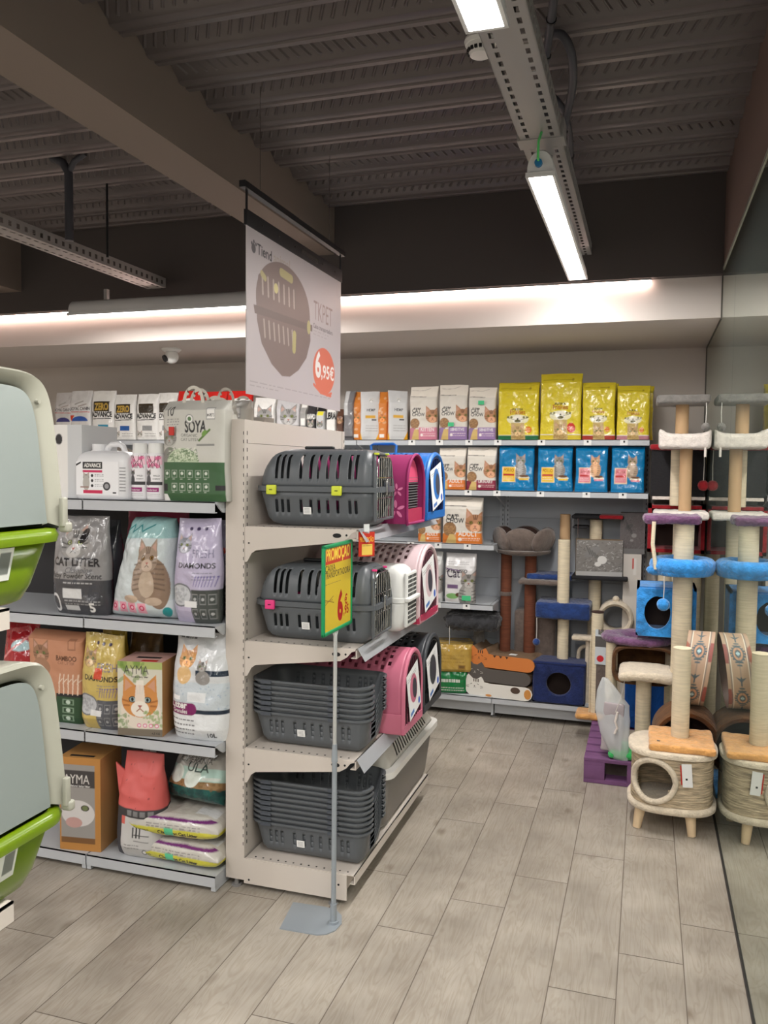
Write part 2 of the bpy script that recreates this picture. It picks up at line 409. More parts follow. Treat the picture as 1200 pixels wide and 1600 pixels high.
def panel_print(name, cv, parent, T, m=None):
    """flat printed sheet in the xy plane of T (x 0..w, y 0..h)"""
    img = cv.final(); ny, nx = img.shape[:2]
    gx, gy = np.meshgrid(np.linspace(0, cv.w, nx), np.linspace(0, cv.h, ny)); V = np.stack([gx, gy, 0*gx], -1)
    R = np.array(T.to_3x3()); V = V @ R.T+np.array(T.translation)
    return grid_obj(name, V, img, m or M_FLAT, parent, closed=False, caps=False)

# =================================================================== THE ROOM
MX, WALLY, SOFY, HDY, XL, YB = .325, 5.42, 4.38, 4.33, -5.2, -5.0     # mirror plane, back wall, soffit face, header, far left, rear
def structure(mb, name, **k):
    o = mb.build(name, **k); o['kind'] = 'structure'; return o

# floor: wood-look planks, 0.196 m wide, running along y, each its own face with a dark joint
def floor():
    m = bpy.data.materials.new('wood_look_tile'); m.use_nodes = True; nt = m.node_tree; N = nt.nodes; L = nt.links; b = N['Principled BSDF']
    def nd(t, **k):
        n = N.new(t)
        for a, v in k.items(): setattr(n, a, v)
        return n
    tc = nd('ShaderNodeTexCoord'); at_ = nd('ShaderNodeAttribute', attribute_name='Plank')
    add = nd('ShaderNodeVectorMath', operation='ADD'); sc = nd('ShaderNodeVectorMath', operation='SCALE'); sc.inputs['Scale'].default_value = 37
    L.new(at_.outputs['Vector'], sc.inputs[0]); L.new(tc.outputs['Object'], add.inputs[0]); L.new(sc.outputs[0], add.inputs[1])
    mp = nd('ShaderNodeMapping'); mp.inputs['Scale'].default_value = (8, 1.1, 1); L.new(add.outputs[0], mp.inputs[0])
    n1 = nd('ShaderNodeTexNoise'); n1.inputs['Scale'].default_value = 1.6; n1.inputs['Detail'].default_value = 3; n1.inputs['Distortion'].default_value = 1.2; L.new(mp.outputs[0], n1.inputs['Vector'])
    # growth rings: bands of the slow noise
    mul = nd('ShaderNodeMath', operation='MULTIPLY'); mul.inputs[1].default_value = 70; L.new(n1.outputs['Fac'], mul.inputs[0])
    sn = nd('ShaderNodeMath', operation='SINE'); L.new(mul.outputs[0], sn.inputs[0])
    mp2 = nd('ShaderNodeMapping'); mp2.inputs['Scale'].default_value = (60, 3.5, 1); L.new(add.outputs[0], mp2.inputs[0])
    n2 = nd('ShaderNodeTexNoise'); n2.inputs['Scale'].default_value = 2; n2.inputs['Detail'].default_value = 6; L.new(mp2.outputs[0], n2.inputs['Vector'])
    n3 = nd('ShaderNodeTexNoise'); n3.inputs['Scale'].default_value = 4.5; n3.inputs['Detail'].default_value = 3; L.new(add.outputs[0], n3.inputs['Vector'])
    # knots
    mp3 = nd('ShaderNodeMapping'); mp3.inputs['Scale'].default_value = (3.4, 2.1, 1); L.new(add.outputs[0], mp3.inputs[0])
    vo = nd('ShaderNodeTexVoronoi'); vo.inputs['Scale'].default_value = 1.5; L.new(mp3.outputs[0], vo.inputs['Vector'])
    kr = nd('ShaderNodeValToRGB'); kr.color_ramp.elements[0].color = (1, 1, 1, 1); kr.color_ramp.elements[1].color = (0, 0, 0, 1); kr.color_ramp.elements[0].position = .03; kr.color_ramp.elements[1].position = .14
    L.new(vo.outputs['Distance'], kr.inputs[0])
    base = nd('ShaderNodeValToRGB'); base.color_ramp.elements[0].position = .3; base.color_ramp.elements[1].position = .72
    base.color_ramp.elements[0].color = (*S(154, 146, 135), 1); base.color_ramp.elements[1].color = (*S(184, 176, 164), 1); L.new(n3.outputs['Fac'], base.inputs[0])
    def mix(a, fac, col, kind='MULTIPLY', amt=1.):
        x = nd('ShaderNodeMix', data_type='RGBA', blend_type=kind); L.new(a, x.inputs[6]); x.inputs[7].default_value = (*col, 1)
        f = nd('ShaderNodeMath', operation='MULTIPLY'); f.inputs[1].default_value = amt; L.new(fac, f.inputs[0]); f.use_clamp = True; L.new(f.outputs[0], x.inputs[0]); return x.outputs[2]
    c = mix(base.outputs[0], sn.outputs[0], (.76, .72, .66), amt=.42)
    fr = nd('ShaderNodeValToRGB'); fr.color_ramp.elements[0].position = .42; fr.color_ramp.elements[1].position = .66; L.new(n2.outputs['Fac'], fr.inputs[0])
    c = mix(c, fr.outputs[0], (.88, .86, .83), amt=.7)
    c = mix(c, kr.outputs[0], (.52, .46, .4), amt=.75)
    sp = nd('ShaderNodeSeparateXYZ'); L.new(at_.outputs['Vector'], sp.inputs[0])
    c = mix(c, sp.outputs[0], (.86, .85, .84), amt=.6)
    L.new(c, b.inputs['Base Color']); b.inputs['Roughness'].default_value = .36
    bp = nd('ShaderNodeBump'); bp.inputs['Strength'].default_value = .08; bp.inputs['Distance'].default_value = .01; L.new(n2.outputs['Fac'], bp.inputs['Height']); L.new(bp.outputs[0], b.inputs['Normal'])
    joint = mat('floor_joint', S(112, 102, 92), .8)
    PW, X0, g = .196, -.047, .0016
    meas = {-1: 2.858, -2: 3.104, -3: 0, 0: 2.70}     # joints seen in the photo, by column
    J = {1: 2.946, 0: 2.70, -1: 2.454, -2: 3.104, -3: 2.858, -4: 2.608, -5: 4.189-1.22}
    vs, fs, at2, rd = [], [], [], random.Random(3)
    k0 = int((XL-X0)/PW)-1
    for k in range(k0, 3):
        xa, xb = X0+(k-0)*PW, X0+(k+1)*PW
        xb = min(xb, MX); xa = max(xa, XL)
        if xb <= xa: continue
        L0 = .91; j = J.get(k, rd.uniform(2, 3)); y = j-math.ceil((j-YB)/L0)*L0
        while y < WALLY:
            a, bb = max(y, YB), min(y+L0, WALLY)
            if bb-a > .01:
                n = len(vs); vs += [(xa+g, a+g, 0), (xb-g, a+g, 0), (xb-g, bb-g, 0), (xa+g, bb-g, 0)]; fs.append((n, n+1, n+2, n+3)); v = (rd.random(), rd.random(), rd.random()); at2 += [v]*4
            y += L0
    n = len(vs); zj = -.0012
    vs += [(XL, YB, zj), (MX+.02, YB, zj), (MX+.02, WALLY, zj), (XL, WALLY, zj)]; fs.append((n, n+1, n+2, n+3)); at2 += [(0, 0, 0)]*4
    n = len(vs); vs += [(XL, YB, -.08), (MX+.02, YB, -.08), (MX+.02, WALLY, -.08), (XL, WALLY, -.08)]; fs.append((n+3, n+2, n+1, n)); at2 += [(0, 0, 0)]*4
    me = bpy.data.meshes.new('floor'); me.from_pydata(vs, [], fs); me.materials.append(m); me.materials.append(joint)
    me.polygons[len(fs)-1].material_index = 1; me.polygons[len(fs)-2].material_index = 1
    a = me.attributes.new('Plank', 'FLOAT_VECTOR', 'POINT'); a.data.foreach_set('vector', np.array(at2).ravel())
    o = bpy.data.objects.new('floor', me); C.objects.link(o); o['kind'] = 'structure'
floor()

structure(MB().box((XL, WALLY, 0), (MX+.1, WALLY+.1, 3.1), wallp), 'wall_back')
structure(MB().box((XL-.1, YB, 0), (XL, WALLY, 3.1), wallp), 'wall_left')
structure(MB().box((MX+.012, YB, 0), (MX+.112, WALLY, 2.5), darkp).box((MX, YB, 2.52), (MX+.112, WALLY, 3.1), mat('upper_wall_paint', S(112, 92, 84), .8)), 'wall_right')
# soffit boxed out from the back wall, dark header above it
structure(MB().box((XL, SOFY, 2.29), (MX, WALLY, 2.47), soff).box((XL, SOFY+.0, 2.47), (MX, SOFY+.06, 2.49), soff), 'trim_1')
structure(MB().box((XL, HDY, 2.49), (MX, HDY+.1, 3.06), darkp), 'trim_2')
# boxed beam across the ceiling
structure(MB().box((-1.875, YB, 2.71), (-1.665, HDY, 2.99), beamp), 'trim_3')
structure(MB().box((XL, 3.75, 2.62), (-3.75, HDY, 2.99), beamp), 'trim_4')

# profiled steel deck: low flanges, sloping webs with slanted embossments
def ceiling():
    mb = MB(); P = .205; y0 = 4.42-P*30; zb, zt = 2.94, 3.0; pts = []
    for k in range(31):
        y = y0+k*P
        pts += [(y-.034, zb), (y-.012, zb), (y-.008, zb+.006), (y+.008, zb+.006), (y+.012, zb), (y+.034, zb), (y+.052, zt), (y+.075, zt), (y+.157, zb+.014), (y+.162, zb+.004)]
    vs = [(x, p[0], p[1]) for x in (XL, MX) for p in pts]; n = len(pts)
    mb.add(vs, [(i, i+1, n+i+1, n+i) for i in range(n-1)], deckp)
    a, b = Vector((0, .077, zt-.001)), Vector((0, .156, zb+.015)); nrm = Vector((0, b.z-a.z, -(b.y-a.y))).normalized()
    if nrm.z > 0: nrm = -nrm
    rd = random.Random(1)
    for k in range(12, 31):
        y = y0+k*P; dirn = -1 if (k*7) % 5 == 2 else 1; x = -4.2
        while x < MX-.04:
            if not -1.9 < x < -1.66:
                p = Vector((x+(.022 if dirn > 0 else -.022), y+a.y+.006, a.z-.003)); q = Vector((x-(.022 if dirn > 0 else -.022), y+b.y-.006, b.z+.003)); t = (q-p).normalized(); s_ = t.cross(nrm)*.0062
                v = [p-s_, p+s_, q+s_, q-s_, (p+q)/2+(p-q)*.36-s_*.3+nrm*.0055, (p+q)/2+(p-q)*.36+s_*.3+nrm*.0055, (p+q)/2-(p-q)*.36+s_*.3+nrm*.0055, (p+q)/2-(p-q)*.36-s_*.3+nrm*.0055]
                mb.add(v, [(0, 1, 5, 4), (1, 2, 6, 5), (2, 3, 7, 6), (3, 0, 4, 7), (4, 5, 6, 7)], deckp)
            x += .040
    mb.box((XL, YB, 3.03), (MX, WALLY, 3.1), darkp)
    structure(mb, 'ceiling', fix=True)
ceiling()

# ------------------------------------------------------------------- mirror on the right
mir = bpy.data.materials.new('mirror_glass'); mir.use_nodes = True
_n = mir.node_tree; _n.nodes.clear(); _o = _n.nodes.new('ShaderNodeOutputMaterial'); _g = _n.nodes.new('ShaderNodeBsdfGlossy'); _d = _n.nodes.new('ShaderNodeBsdfDiffuse'); _m = _n.nodes.new('ShaderNodeMixShader')
_g.inputs[0].default_value = (.80, .84, .79, 1); _g.inputs[1].default_value = 0.0; _d.inputs[0].default_value = (.3, .36, .33, 1); _m.inputs[0].default_value = .07
_n.links.new(_g.outputs[0], _m.inputs[1]); _n.links.new(_d.outputs[0], _m.inputs[2]); _n.links.new(_m.outputs[0], _o.inputs[0])
m_ = thing('mirror_wall', 'tall greenish mirror covering the right wall down to the floor', 'mirror', (MX, 3, 0))
seamy = 3.72
def pane(y0, y1, name='mirror_pane'):
    # follows the soffit: full height in front of it, under it further back
    pts = [(y0-3, .004), (y1-3, .004), (y1-3, 2.29 if y1 > SOFY else 2.505), (SOFY-.005-3, 2.29), (SOFY-.005-3, 2.505), (y0-3, 2.505)] if y1 > SOFY else [(y0-3, .004), (y1-3, .004), (y1-3, 2.505), (y0-3, 2.505)]
    return MB().prism([(p[0], p[1]) for p in pts], 'x', .0005, .008, mir).build(name, m_)
pane(YB, seamy-.0015); pane(seamy+.0015, WALLY-.004)
edge = mat('glass_edge', S(150, 152, 140), .3)
MB().box((-.003, YB-3, 2.505), (.01, SOFY-.005-3, 2.52), edge).build('edge_strip', m_)
MB().box((-.003, WALLY-3.006, 0), (0, WALLY-3.0, 2.29), mat('mirror_border', S(96, 92, 86), .5)).box((-.003, SOFY-3, 2.284), (0, WALLY-3.0, 2.29), mat('mirror_border', (0, 0, 0))).box((-.003, SOFY-3.004, 2.284), (0, SOFY-3.0, 2.5), mat('mirror_border', (0, 0, 0))).build('border_trim', m_)
MB().box((-.004, YB-3, .0), (.0, WALLY-3.004, .008), mat('dark_sealant', S(48, 44, 42), .6)).build('sealant_bead', m_)

# ------------------------------------------------------------------- cove light strip
ledm = mat('cove_light', (1, .86, .82), .5, emit=((1.0, .72, .63), COVE_E))
o = MB().box((XL+.1, SOFY-.03, 2.474), (-.005, SOFY-.012, 2.482), ledm).build('light_strip')
tag(o, 'long warm white light strip tucked under the dark header above the back shelves', 'light strip')
t_ = MB().box((XL+.1, SOFY-.034, 2.482), (-.005, SOFY-.008, 2.49), galv).build('strip_channel', o)

# ------------------------------------------------------------------- luminaires
diffm = mat('luminaire_diffuser', (1, 1, 1), .4, emit=((1.0, .965, .93), 13))
lumw = mat('luminaire_housing', S(205, 205, 205), .4)
def luminaire(label, length=1.5, width=.086):
    t = thing('ceiling_luminaire', label, 'light', (0, 0, 0), group='linear ceiling luminaires')
    L2 = length/2; w = width/2
    rings = []
    for y in (-L2, -L2+.006, L2-.006, L2):
        s = .94 if abs(y) == L2 else 1
        rings.append([(w*s*math.cos(a), y, .012+.072*s*math.sin(a)**.8 if math.sin(a) > 0 else .012) for a in [PI*i/16 for i in range(17)]])
    MB().loft(rings, lumw).build('housing', t, fix=True)
    f = MB(); f.box((-w-.003, -L2-.004, 0), (-w+.006, L2+.004, .014), lumw).box((w-.006, -L2-.004, 0), (w+.003, L2+.004, .014), lumw)
    f.box((-w-.003, -L2-.006, 0), (w+.003, -L2+.004, .014), lumw).box((-w-.003, L2-.004, 0), (w+.003, L2+.006, .014), lumw); f.build('frame', t)
    MB().box((-w+.006, -L2+.004, -.0005), (w-.006, L2-.004, .01), diffm).build('diffuser', t)
    for y in (-L2*.7, L2*.7): MB().box((-.012, y-.01, .08), (.012, y+.01, .14), galv).build('mounting_clip', t)
    ld = bpy.data.lights.new('luminaire_lamp', 'AREA'); ld.shape = 'RECTANGLE'; ld.size = width*.9; ld.size_y = length*.97; ld.energy = LAMP_W; ld.color = (1, .965, .93)
    lo = bpy.data.objects.new('luminaire_lamp', ld); C.objects.link(lo); lo.parent = t; lo.location = (0, 0, -.0075)
    return t
LZ = 2.47
l1 = luminaire('lit linear luminaire under the perforated cable tray, the one nearest the back wall'); l1.location = (-.345, 3.45, LZ)
# green cable and blue gland on the end of it
MB().tube([(-.005, -.75, .04), (-.005, -.775, .05), (-.004, -.775, .1), (0, -.74, .14)], .004, mat('green_cable', S(90, 200, 110), .5)).build('green_cable', l1)
MB().cyl((-.005, -.748, .04), (-.005, -.765, .04), .012, mat('blue_gland', S(30, 110, 160), .4)).build('cable_gland', l1)
l2 = dup(l1, (-.345, 1.03, LZ), label='lit linear luminaire cut off by the top of the photo, beside the smoke detector')
for c in list(kids(l2)):
    if c.name.startswith(('green_cable', 'cable_gland')): bpy.data.objects.remove(c)
for y in (-.75, -2.5, -4.2): dup(l2, (-.345, y, LZ), label='unseen linear luminaire added on the main cable tray behind the camera for fill light')  # added out of view, to throw frontal light onto the back wall
l4 = dup(l2, (-2.38, 4.02, 2.385), (0, 0, PI/2), label='lit linear luminaire mounted crosswise beside the hanging banner, in front of the back wall')
for x, y in ((-2.75, .3), (-2.75, -1.5), (-2.75, -3.3)): dup(l2, (x, y, 2.47), label='unseen linear luminaire added under the left cable tray for fill light')  # unseen row added as fill for the shelves and back wall
for x, y in ((-4.6, .8), (-4.6, -1.2)): dup(l2, (x, y, 2.47), label='unseen linear luminaire added near the far left wall for fill light')  # another unseen row, added only to raise the light level

# ------------------------------------------------------------------- cable trays
def tray(name, label, x0, w, z, y0, y1, h=.055):
    t = thing(name, label, 'cable tray', (x0, y0, z)); L = y1-y0; b = MB(); xs = [-w/2, -w/2+.022, -w/2+.032, -.004+.0, .004, w/2-.032, w/2-.022, w/2]
    # perforated bottom: solid strips and cross webs between slots
    cols = [(-w/2, -w/2+.02), (-w/2+.032, w/2-.032), (w/2-.02, w/2)]
    for a, c in cols: b.box((a, 0, 0), (c, L, .0016), galv)
    y = 0.
    while y < L:
        for a, c in ((-w/2+.02, -w/2+.032), (w/2-.032, w/2-.02)): b.box((a, y, 0), (c, min(L, y+.022), .0016), galv)
        y += .05
    b.build('perforated_base', t)
    for s in (-1, 1):
        f = MB(); x = s*w/2; f.box((x-.001, 0, 0), (x+.001, L, .014), galv).box((x-.001, 0, h-.018), (x+.001, L, h), galv).box((x-.006 if s > 0 else x, 0, h-.002), (x if s > 0 else x+.006, L, h), galv)
        y = 0.
        while y < L: f.box((x-.001, y, .014), (x+.001, min(L, y+.03), h-.018), galv); y += .05
        f.build('side_flange', t)
    return t
TR = tray('cable_tray', 'grey perforated cable tray carrying the two bright luminaires', -.355, .13, 2.612, YB, 4.30)
MB().box((-.075, 1.9-YB-.04+.9, -.003), (.075, 1.9-YB+.04+.9, .058), galv).build('joint_plate', TR)
for y in (.6, 2.2, 3.8): MB().cyl((0, y-YB, .05), (0, y-YB, .33), .004, blackpl, n=6).build('hanger_rod', TR)
TL = tray('cable_tray', 'narrow perforated cable tray crossing the dark ceiling on the left', -2.75, .12, 2.575, YB, 4.28)
for y in (1.2,): MB().cyl((0, y-YB, .03), (0, y-YB, .36), .005, blackpl, n=6).build('hanger_rod', TL)
# conduits beside the tray
cond = mat('dark_conduit', S(64, 64, 70), .5)
def conduit(label, pts, r, ties=()):
    P = [at(x, y, 'z', z) for x, y, z in pts]; Q = []
    for i in range(len(P)-1):                       # smooth the run
        a, b, c, d = P[max(0, i-1)], P[i], P[i+1], P[min(len(P)-1, i+2)]
        for k in range(6):
            t = k/6; Q.append(.5*((2*b)+(c-a)*t+(2*a-5*b+4*c-d)*t*t+(3*b-a-3*c+d)*t**3))
    Q.append(P[-1]); o = MB().tube(Q, r, cond, 10).build('cable_conduit'); tag(o, label, 'cable')
    for i in ties:
        a = Q[i]; b = Q[i+1]; d = (b-a).normalized()*.004; MB().cyl(a-d, a+d, r*1.25, blackpl, n=10).build('cable_tie', o)
conduit('dark bundled conduit running straight down to the right edge of the cable tray', [(872, -60, 2.9), (864, 10, 2.88), (856, 70, 2.86), (849, 120, 2.82), (850, 160, 2.76), (858, 200, 2.70)], .013, (8, 14, 20))
conduit('dark conduit arching out of the ceiling and looping down beside the cable tray', [(856, 55, 2.93), (878, 55, 2.9), (893, 85, 2.86), (895, 130, 2.84), (888, 170, 2.82), (880, 205, 2.78), (876, 235, 2.72), (884, 280, 2.69)], .014, (30,))
conduit('thin dark conduit crossing behind the looped one beside the tray', [(852, 140, 2.9), (868, 155, 2.88), (882, 175, 2.86), (890, 210, 2.85), (892, 260, 2.8), (893, 300, 2.74)], .012, (22,))
# left drop: a fat conduit and a rod
p = at(107, 250, 'z', 2.95); q = at(110, 376, 'y', p.y)
o = MB().tube([p+Vector((-.09, 0, .02)), p+Vector((-.03, 0, -.01)), p+Vector((0, 0, -.06)), Vector((p.x, p.y, q.z))], .02, cond, 12).build('conduit_drop'); tag(o, 'fat dark conduit hanging from the ceiling deck left of the beam', 'cable')
MB().tube([p+Vector((.09, 0, .02)), p+Vector((.03, 0, -.01)), p+Vector((0, 0, -.06))], .014, cond, 10).build('side_branch', o)
p = at(167, 287, 'z', 2.93); q = at(169, 402, 'y', p.y)
o = MB().cyl(p, (p.x, p.y, q.z), .006, blackpl, n=8).build('threaded_rod'); tag(o, 'thin threaded rod hanging between the fat conduit and the beam', 'rod')
# smoke detector
p = at(751, 80, 'z', 2.90); t = thing('smoke_detector', 'round white smoke detector on the ceiling left of the bright luminaires', 'smoke detector', p)
def lathe(mb, prof, m, n=28, T=None, c=(0, 0)):
    return mb.loft([[(c[0]+r*math.cos(2*PI*j/n), c[1]+r*math.sin(2*PI*j/n), z) for j in range(n)] for r, z in prof], m, T=T)
lathe(MB(), [(.05, .04), (.054, .03), (.05, .018)], whitepl).build('base', t, fix=True)
lathe(MB(), [(.046, .02), (.046, .008), (.036, -.008), (.034, -.014), (.001, -.016)], whitepl).build('sensor_head', t, fix=True)
sl = MB()
for i in range(18):
    a = 2*PI*i/18; T = Matrix.Rotation(a, 4, 'Z'); sl.box((.0385, -.0045, -.006), (.0455, .0045, .004), inkblk, T=T)
sl.build('vent_slots', t)
# security camera under the soffit
p = at(268, 545, 'z', 2.29); t = thing('security_camera', 'small white turret camera under the soffit above the left shelves', 'camera', p)
lathe(MB(), [(.062, 0), (.062, -.008), (.048, -.02)], whitepl).build('mounting_ring', t, fix=True)
MB().sphere((0, 0, -.05), .045, whitepl).build('turret', t)
MB().cyl((-.02, -.035, -.062), (-.026, -.045, -.068), .022, blackpl, n=18).build('lens', t)

# =================================================================== SHELVING
clearst = mat('smoked_clear_strip', S(176, 178, 182), .25, alpha=.75)
def shelf_unit(label, loc, rotz, Wd, levels, depth, H, paint, pane, base=.114, thick=.075, strip=False, slots=True, foot=True, bracket_h=(.13, .085, .035), kick=True, labels=(), bead=None, lip=.034):
    """gondola bay in local coordinates: back panel along x at y=0, shelves toward -y"""
    t = thing('shelving_unit', label, 'shelving', loc, rotz)
    for x in (0, Wd):
        u = MB(); x0 = x-(.0 if x == 0 else .03); u.box((x0, 0, .03), (x0+.03, thick, H), paint)
        if slots:
            z = .16
            while z < H-.04:
                u.box((x0+.018, -.0008, z), (x0+.022, .001, z+.014), slotblk)
                if x == 0: u.box((x0-.0008, .003, z), (x0+.001, .0052, z+.012), slotblk)
                z += .03
        u.build('upright', t)
        if foot:
            f = MB(); f.cyl((x0+.015, thick*.5, 0), (x0+.015, thick*.5, .03), .008, galv, n=10); f.cyl((x0+.015, thick*.5, 0), (x0+.015, thick*.5, .006), .02, galv, n=14); f.build('levelling_foot', t)
    b = MB(); z = .03
    while z < H-.01: z2 = min(H, z+.4); b.box((.03, .004, z+.0015), (Wd-.03, thick-.004 if thick > .03 else .02, z2), pane); z = z2
    b.build('back_panel', t)
    for i, z in enumerate(levels+[base]):
        isb = z == base; s = MB(); y0 = -depth
        s.box((.002, y0, z-.004), (Wd-.002, -.004, z), paint).box((.002, y0, z-lip), (Wd-.002, y0+.004, z), paint).box((.002, y0+.004, z-lip), (Wd-.002, y0+.02, z-lip+.003), paint)
        if slots:
            for k in range(int(depth/.03)-1):
                for xx in (.02, Wd-.02): s.box((xx-.003, y0+.03+k*.03, z), (xx+.003, y0+.036+k*.03, z+.0008), slotblk)
        so = s.build('shelf', t)
        if strip and not isb:
            T = Matrix.Translation((0, y0-.002, z+.002)) @ Matrix.Rotation(math.radians(-32), 4, 'X')
            MB().box((.004, -.002, -.052), (Wd-.004, 0, 0), clearst, T=T).build('label_strip', so)
        for xx in labels:
            if isb: continue
            if 0 < xx-loc[0] < Wd: MB().box((xx-loc[0]-.022, y0-.003, z-.034), (xx-loc[0]+.022, y0, z-.002), stickw).box((xx-loc[0]-.004, y0-.004, z-.018), (xx-loc[0]+.006, y0-.003, z-.006), inkblk).build('price_label', so)
        if not isb:
            h0, h1, h2 = bracket_h
            pts = [(-.002, z-.002), (-.002, z-h0), (-.012, z-h0+.004), (-.02, z-h0+.018), (-.028, z-h1-.012), (-.045, z-h1), (-depth+.06, z-h2-.01), (-depth+.035, z-h2+.005), (-depth+.02, z-.012), (-depth+.005, z-.006), (-depth+.005, z-.002)]
            for xx in (0, Wd-.004):
                bb = MB().prism(pts, 'x', xx-.001, xx+.004, paint)
                if slots:
                    for e in ((xx-.0018, xx-.0008),):
                        bb.prism([(-depth+.075+.016*math.cos(a)*1.0, z-.022+.008*math.sin(a)) for a in [2*PI*k/14 for k in range(14)]], 'x', *e, slotblk)
                        bb.prism([(-depth+.04+.004*math.cos(a), z-.02+.004*math.sin(a)) for a in [2*PI*k/8 for k in range(8)]], 'x', *e, slotblk)
                        bb.prism([(-.018+.004*math.cos(a), z-.06+.003*math.sin(a)) for a in [2*PI*k/8 for k in range(8)]], 'x', *e, slotblk)
                bb.build('bracket', so)
        elif kick:
            for xx in (0, Wd-.004):
                bb = MB().box((xx-.002, -depth+.03, .02), (xx+.004, -.0, z-.002), paint)
                for (yy, zz) in ((-depth+.06, z-.04), (-depth+.08, .035), (-.02, .035)): bb.prism([(yy+.004*math.cos(a), zz+.004*math.sin(a)) for a in [2*PI*k/8 for k in range(8)]], 'x', xx-.0028, xx-.0018, slotblk)
                bb.build('base_side', so)
                MB().cyl((xx+.002, -depth+.08, 0), (xx+.002, -depth+.08, .022), .007, galv, n=10).cyl((xx+.002, -depth+.08, 0), (xx+.002, -depth+.08, .006), .018, galv, n=14).build('levelling_foot', so)
            MB().box((.01, -depth+.05, .03), (Wd-.01, -depth+.054, z-.02), paint).build('kick_panel', so)
        else:
            for xx in (0, Wd-.02):
                bb = MB().box((xx, -depth+.004, -.0+.004), (xx+.018, -.004, z-.004), paint)
                for q in (0, 1): bb.box((xx+.004+q*.008, -depth+.003, .02), (xx+.007+q*.008, -depth+.005, .05), slotblk)
                bb.build('base_bracket', so)
    return t

G = shelf_unit('cream end-of-aisle gondola bay stacked with pet carriers', (-1.372, 2.69, 0), PI/2, 1.03, [1.333, .918, .525], .43, 1.715, beige, beige, strip=True)
# low cream far end upright cap of the carriers' gondola, left of the panel
LSH = [1.42, .975, .54]
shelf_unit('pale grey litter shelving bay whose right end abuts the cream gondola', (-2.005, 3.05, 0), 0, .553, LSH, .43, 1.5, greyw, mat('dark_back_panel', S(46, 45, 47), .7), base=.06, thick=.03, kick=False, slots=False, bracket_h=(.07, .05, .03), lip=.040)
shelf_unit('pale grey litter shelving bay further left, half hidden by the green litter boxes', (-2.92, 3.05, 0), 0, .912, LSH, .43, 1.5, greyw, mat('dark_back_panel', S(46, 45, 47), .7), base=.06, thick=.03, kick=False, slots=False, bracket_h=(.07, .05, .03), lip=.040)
# left side of the same gondola (behind the litter bays)
t = shelf_unit('narrow shelf bay on the back of the cream gondola holding the last white litter bags', (-1.452, 4.10, 0), -PI/2, .98, [1.42], .35, 1.6, beige, beige, thick=.004, slots=False, foot=False)
LAB = [at(x, 695, 'y', 5.03).x for x in (644, 687, 778, 846, 918, 975)]
for i, (x0, x1, lv, lb) in enumerate(((-.875, .012, [1.722, 1.415], 'back wall shelving bay on the right, the cat furniture standing on its base shelf'),
                              (-1.77, -.877, [1.722, 1.415, 1.082, .71], 'back wall shelving bay with four shelves right behind the carriers'),
                              (-2.665, -1.772, [1.722, 1.415], 'back wall shelving bay behind the hanging banner'),
                              (-3.56, -2.667, [1.722, 1.415], 'back wall shelving bay above the litter jug, furthest left'))):
    shelf_unit(lb, (x0, 5.395, 0), 0, x1-x0, lv, .37, 1.76 if i else 1.70, greyw, panelg, base=.135, thick=.022, labels=LAB+[at(x, 695, 'y', 5.03).x for x in (733,)], bracket_h=(.12, .1, .03), foot=False)

# =================================================================== PET CARRIERS
def rrect(xl, xr, b, r, z, nx=92, ny=30, nc=5, xs=None):
    """rounded rectangle ring: -y side, corner, +x side, corner, +y side, corner, -x side, corner; xs pins the straight run"""
    P = []; a, c = xs or (xl+r, xr-r); a = max(a, xl+.004); c = min(c, xr-.004)
    def arc(cx, cy, rx, a0):
        for k in range(1, nc+1): q = a0+PI/2*k/(nc+1); P.append((cx+rx*math.cos(q), cy+r*math.sin(q)))
    for k in range(nx+1): P.append((a+(c-a)*k/nx, -b))
    arc(c, -b+r, xr-c, -PI/2)
    for k in range(ny+1): P.append((xr, -b+r+(2*b-2*r)*k/ny))
    arc(c, b-r, xr-c, 0)
    for k in range(nx+1): P.append((c-(c-a)*k/nx, b))
    arc(a, b-r, a-xl, PI/2)
    for k in range(ny+1): P.append((xl, b-r-(2*b-2*r)*k/ny))
    arc(a, -b+r, a-xl, PI)
    return [(p[0], p[1], z) for p in P]
def side_of(j, nx=92, ny=30, nc=5):
    """which side a ring cell is on and how far along (0..1)"""
    segs = [('f', nx), ('c', nc+1), ('r', ny), ('c', nc+1), ('b', nx), ('c', nc+1), ('l', ny), ('c', nc+1)]
    for nme, k in segs:
        if j < k: return nme, (j+.5)/k
        j -= k
    return 'c', 0
SLOTS = [.055, .12, .185, .335, .435, .53, .63, .73, .86, .925]
XS = (-.178, .192)
def in_slot(u, sl=SLOTS, w=.0165): return any(abs(u-s) < w for s in sl)
def solid(o, th):
    m = o.modifiers.new('thickness', 'SOLIDIFY'); m.thickness = th; m.offset = -1; return o
def carrier_lower(mat_, parent, name='lower_shell', HH=.128, tray_=False, th=.0025):
    zs = [0, .001, .005, .014, .03, .05, .062, .072, .096, .106, HH]; rings = []; sc = []
    for z in zs:
        t = z/HH; ins = .04*(1-t)+.035*max(0, 1-z/.03)**2*1.6
        rings.append(rrect(-.238+ins*1.0, .238-ins*.55, .15-ins*.62, max(.02, .055-ins*.2), z, xs=XS))
    def skip(i, j):
        s, u = side_of(j); zc = (zs[i]+zs[i+1])/2
        if s == 'f' or s == 'b': return .055 < zc < .1 and in_slot(u)
        if s == 'r': return zc > (.03+.09*abs(2*u-1)**2.5) and .1 < u < .9
        return False
    o = MB().loft(rings, mat_, caps=(True, False), skip=skip).build(name, parent, angle=60); return solid(o, th)
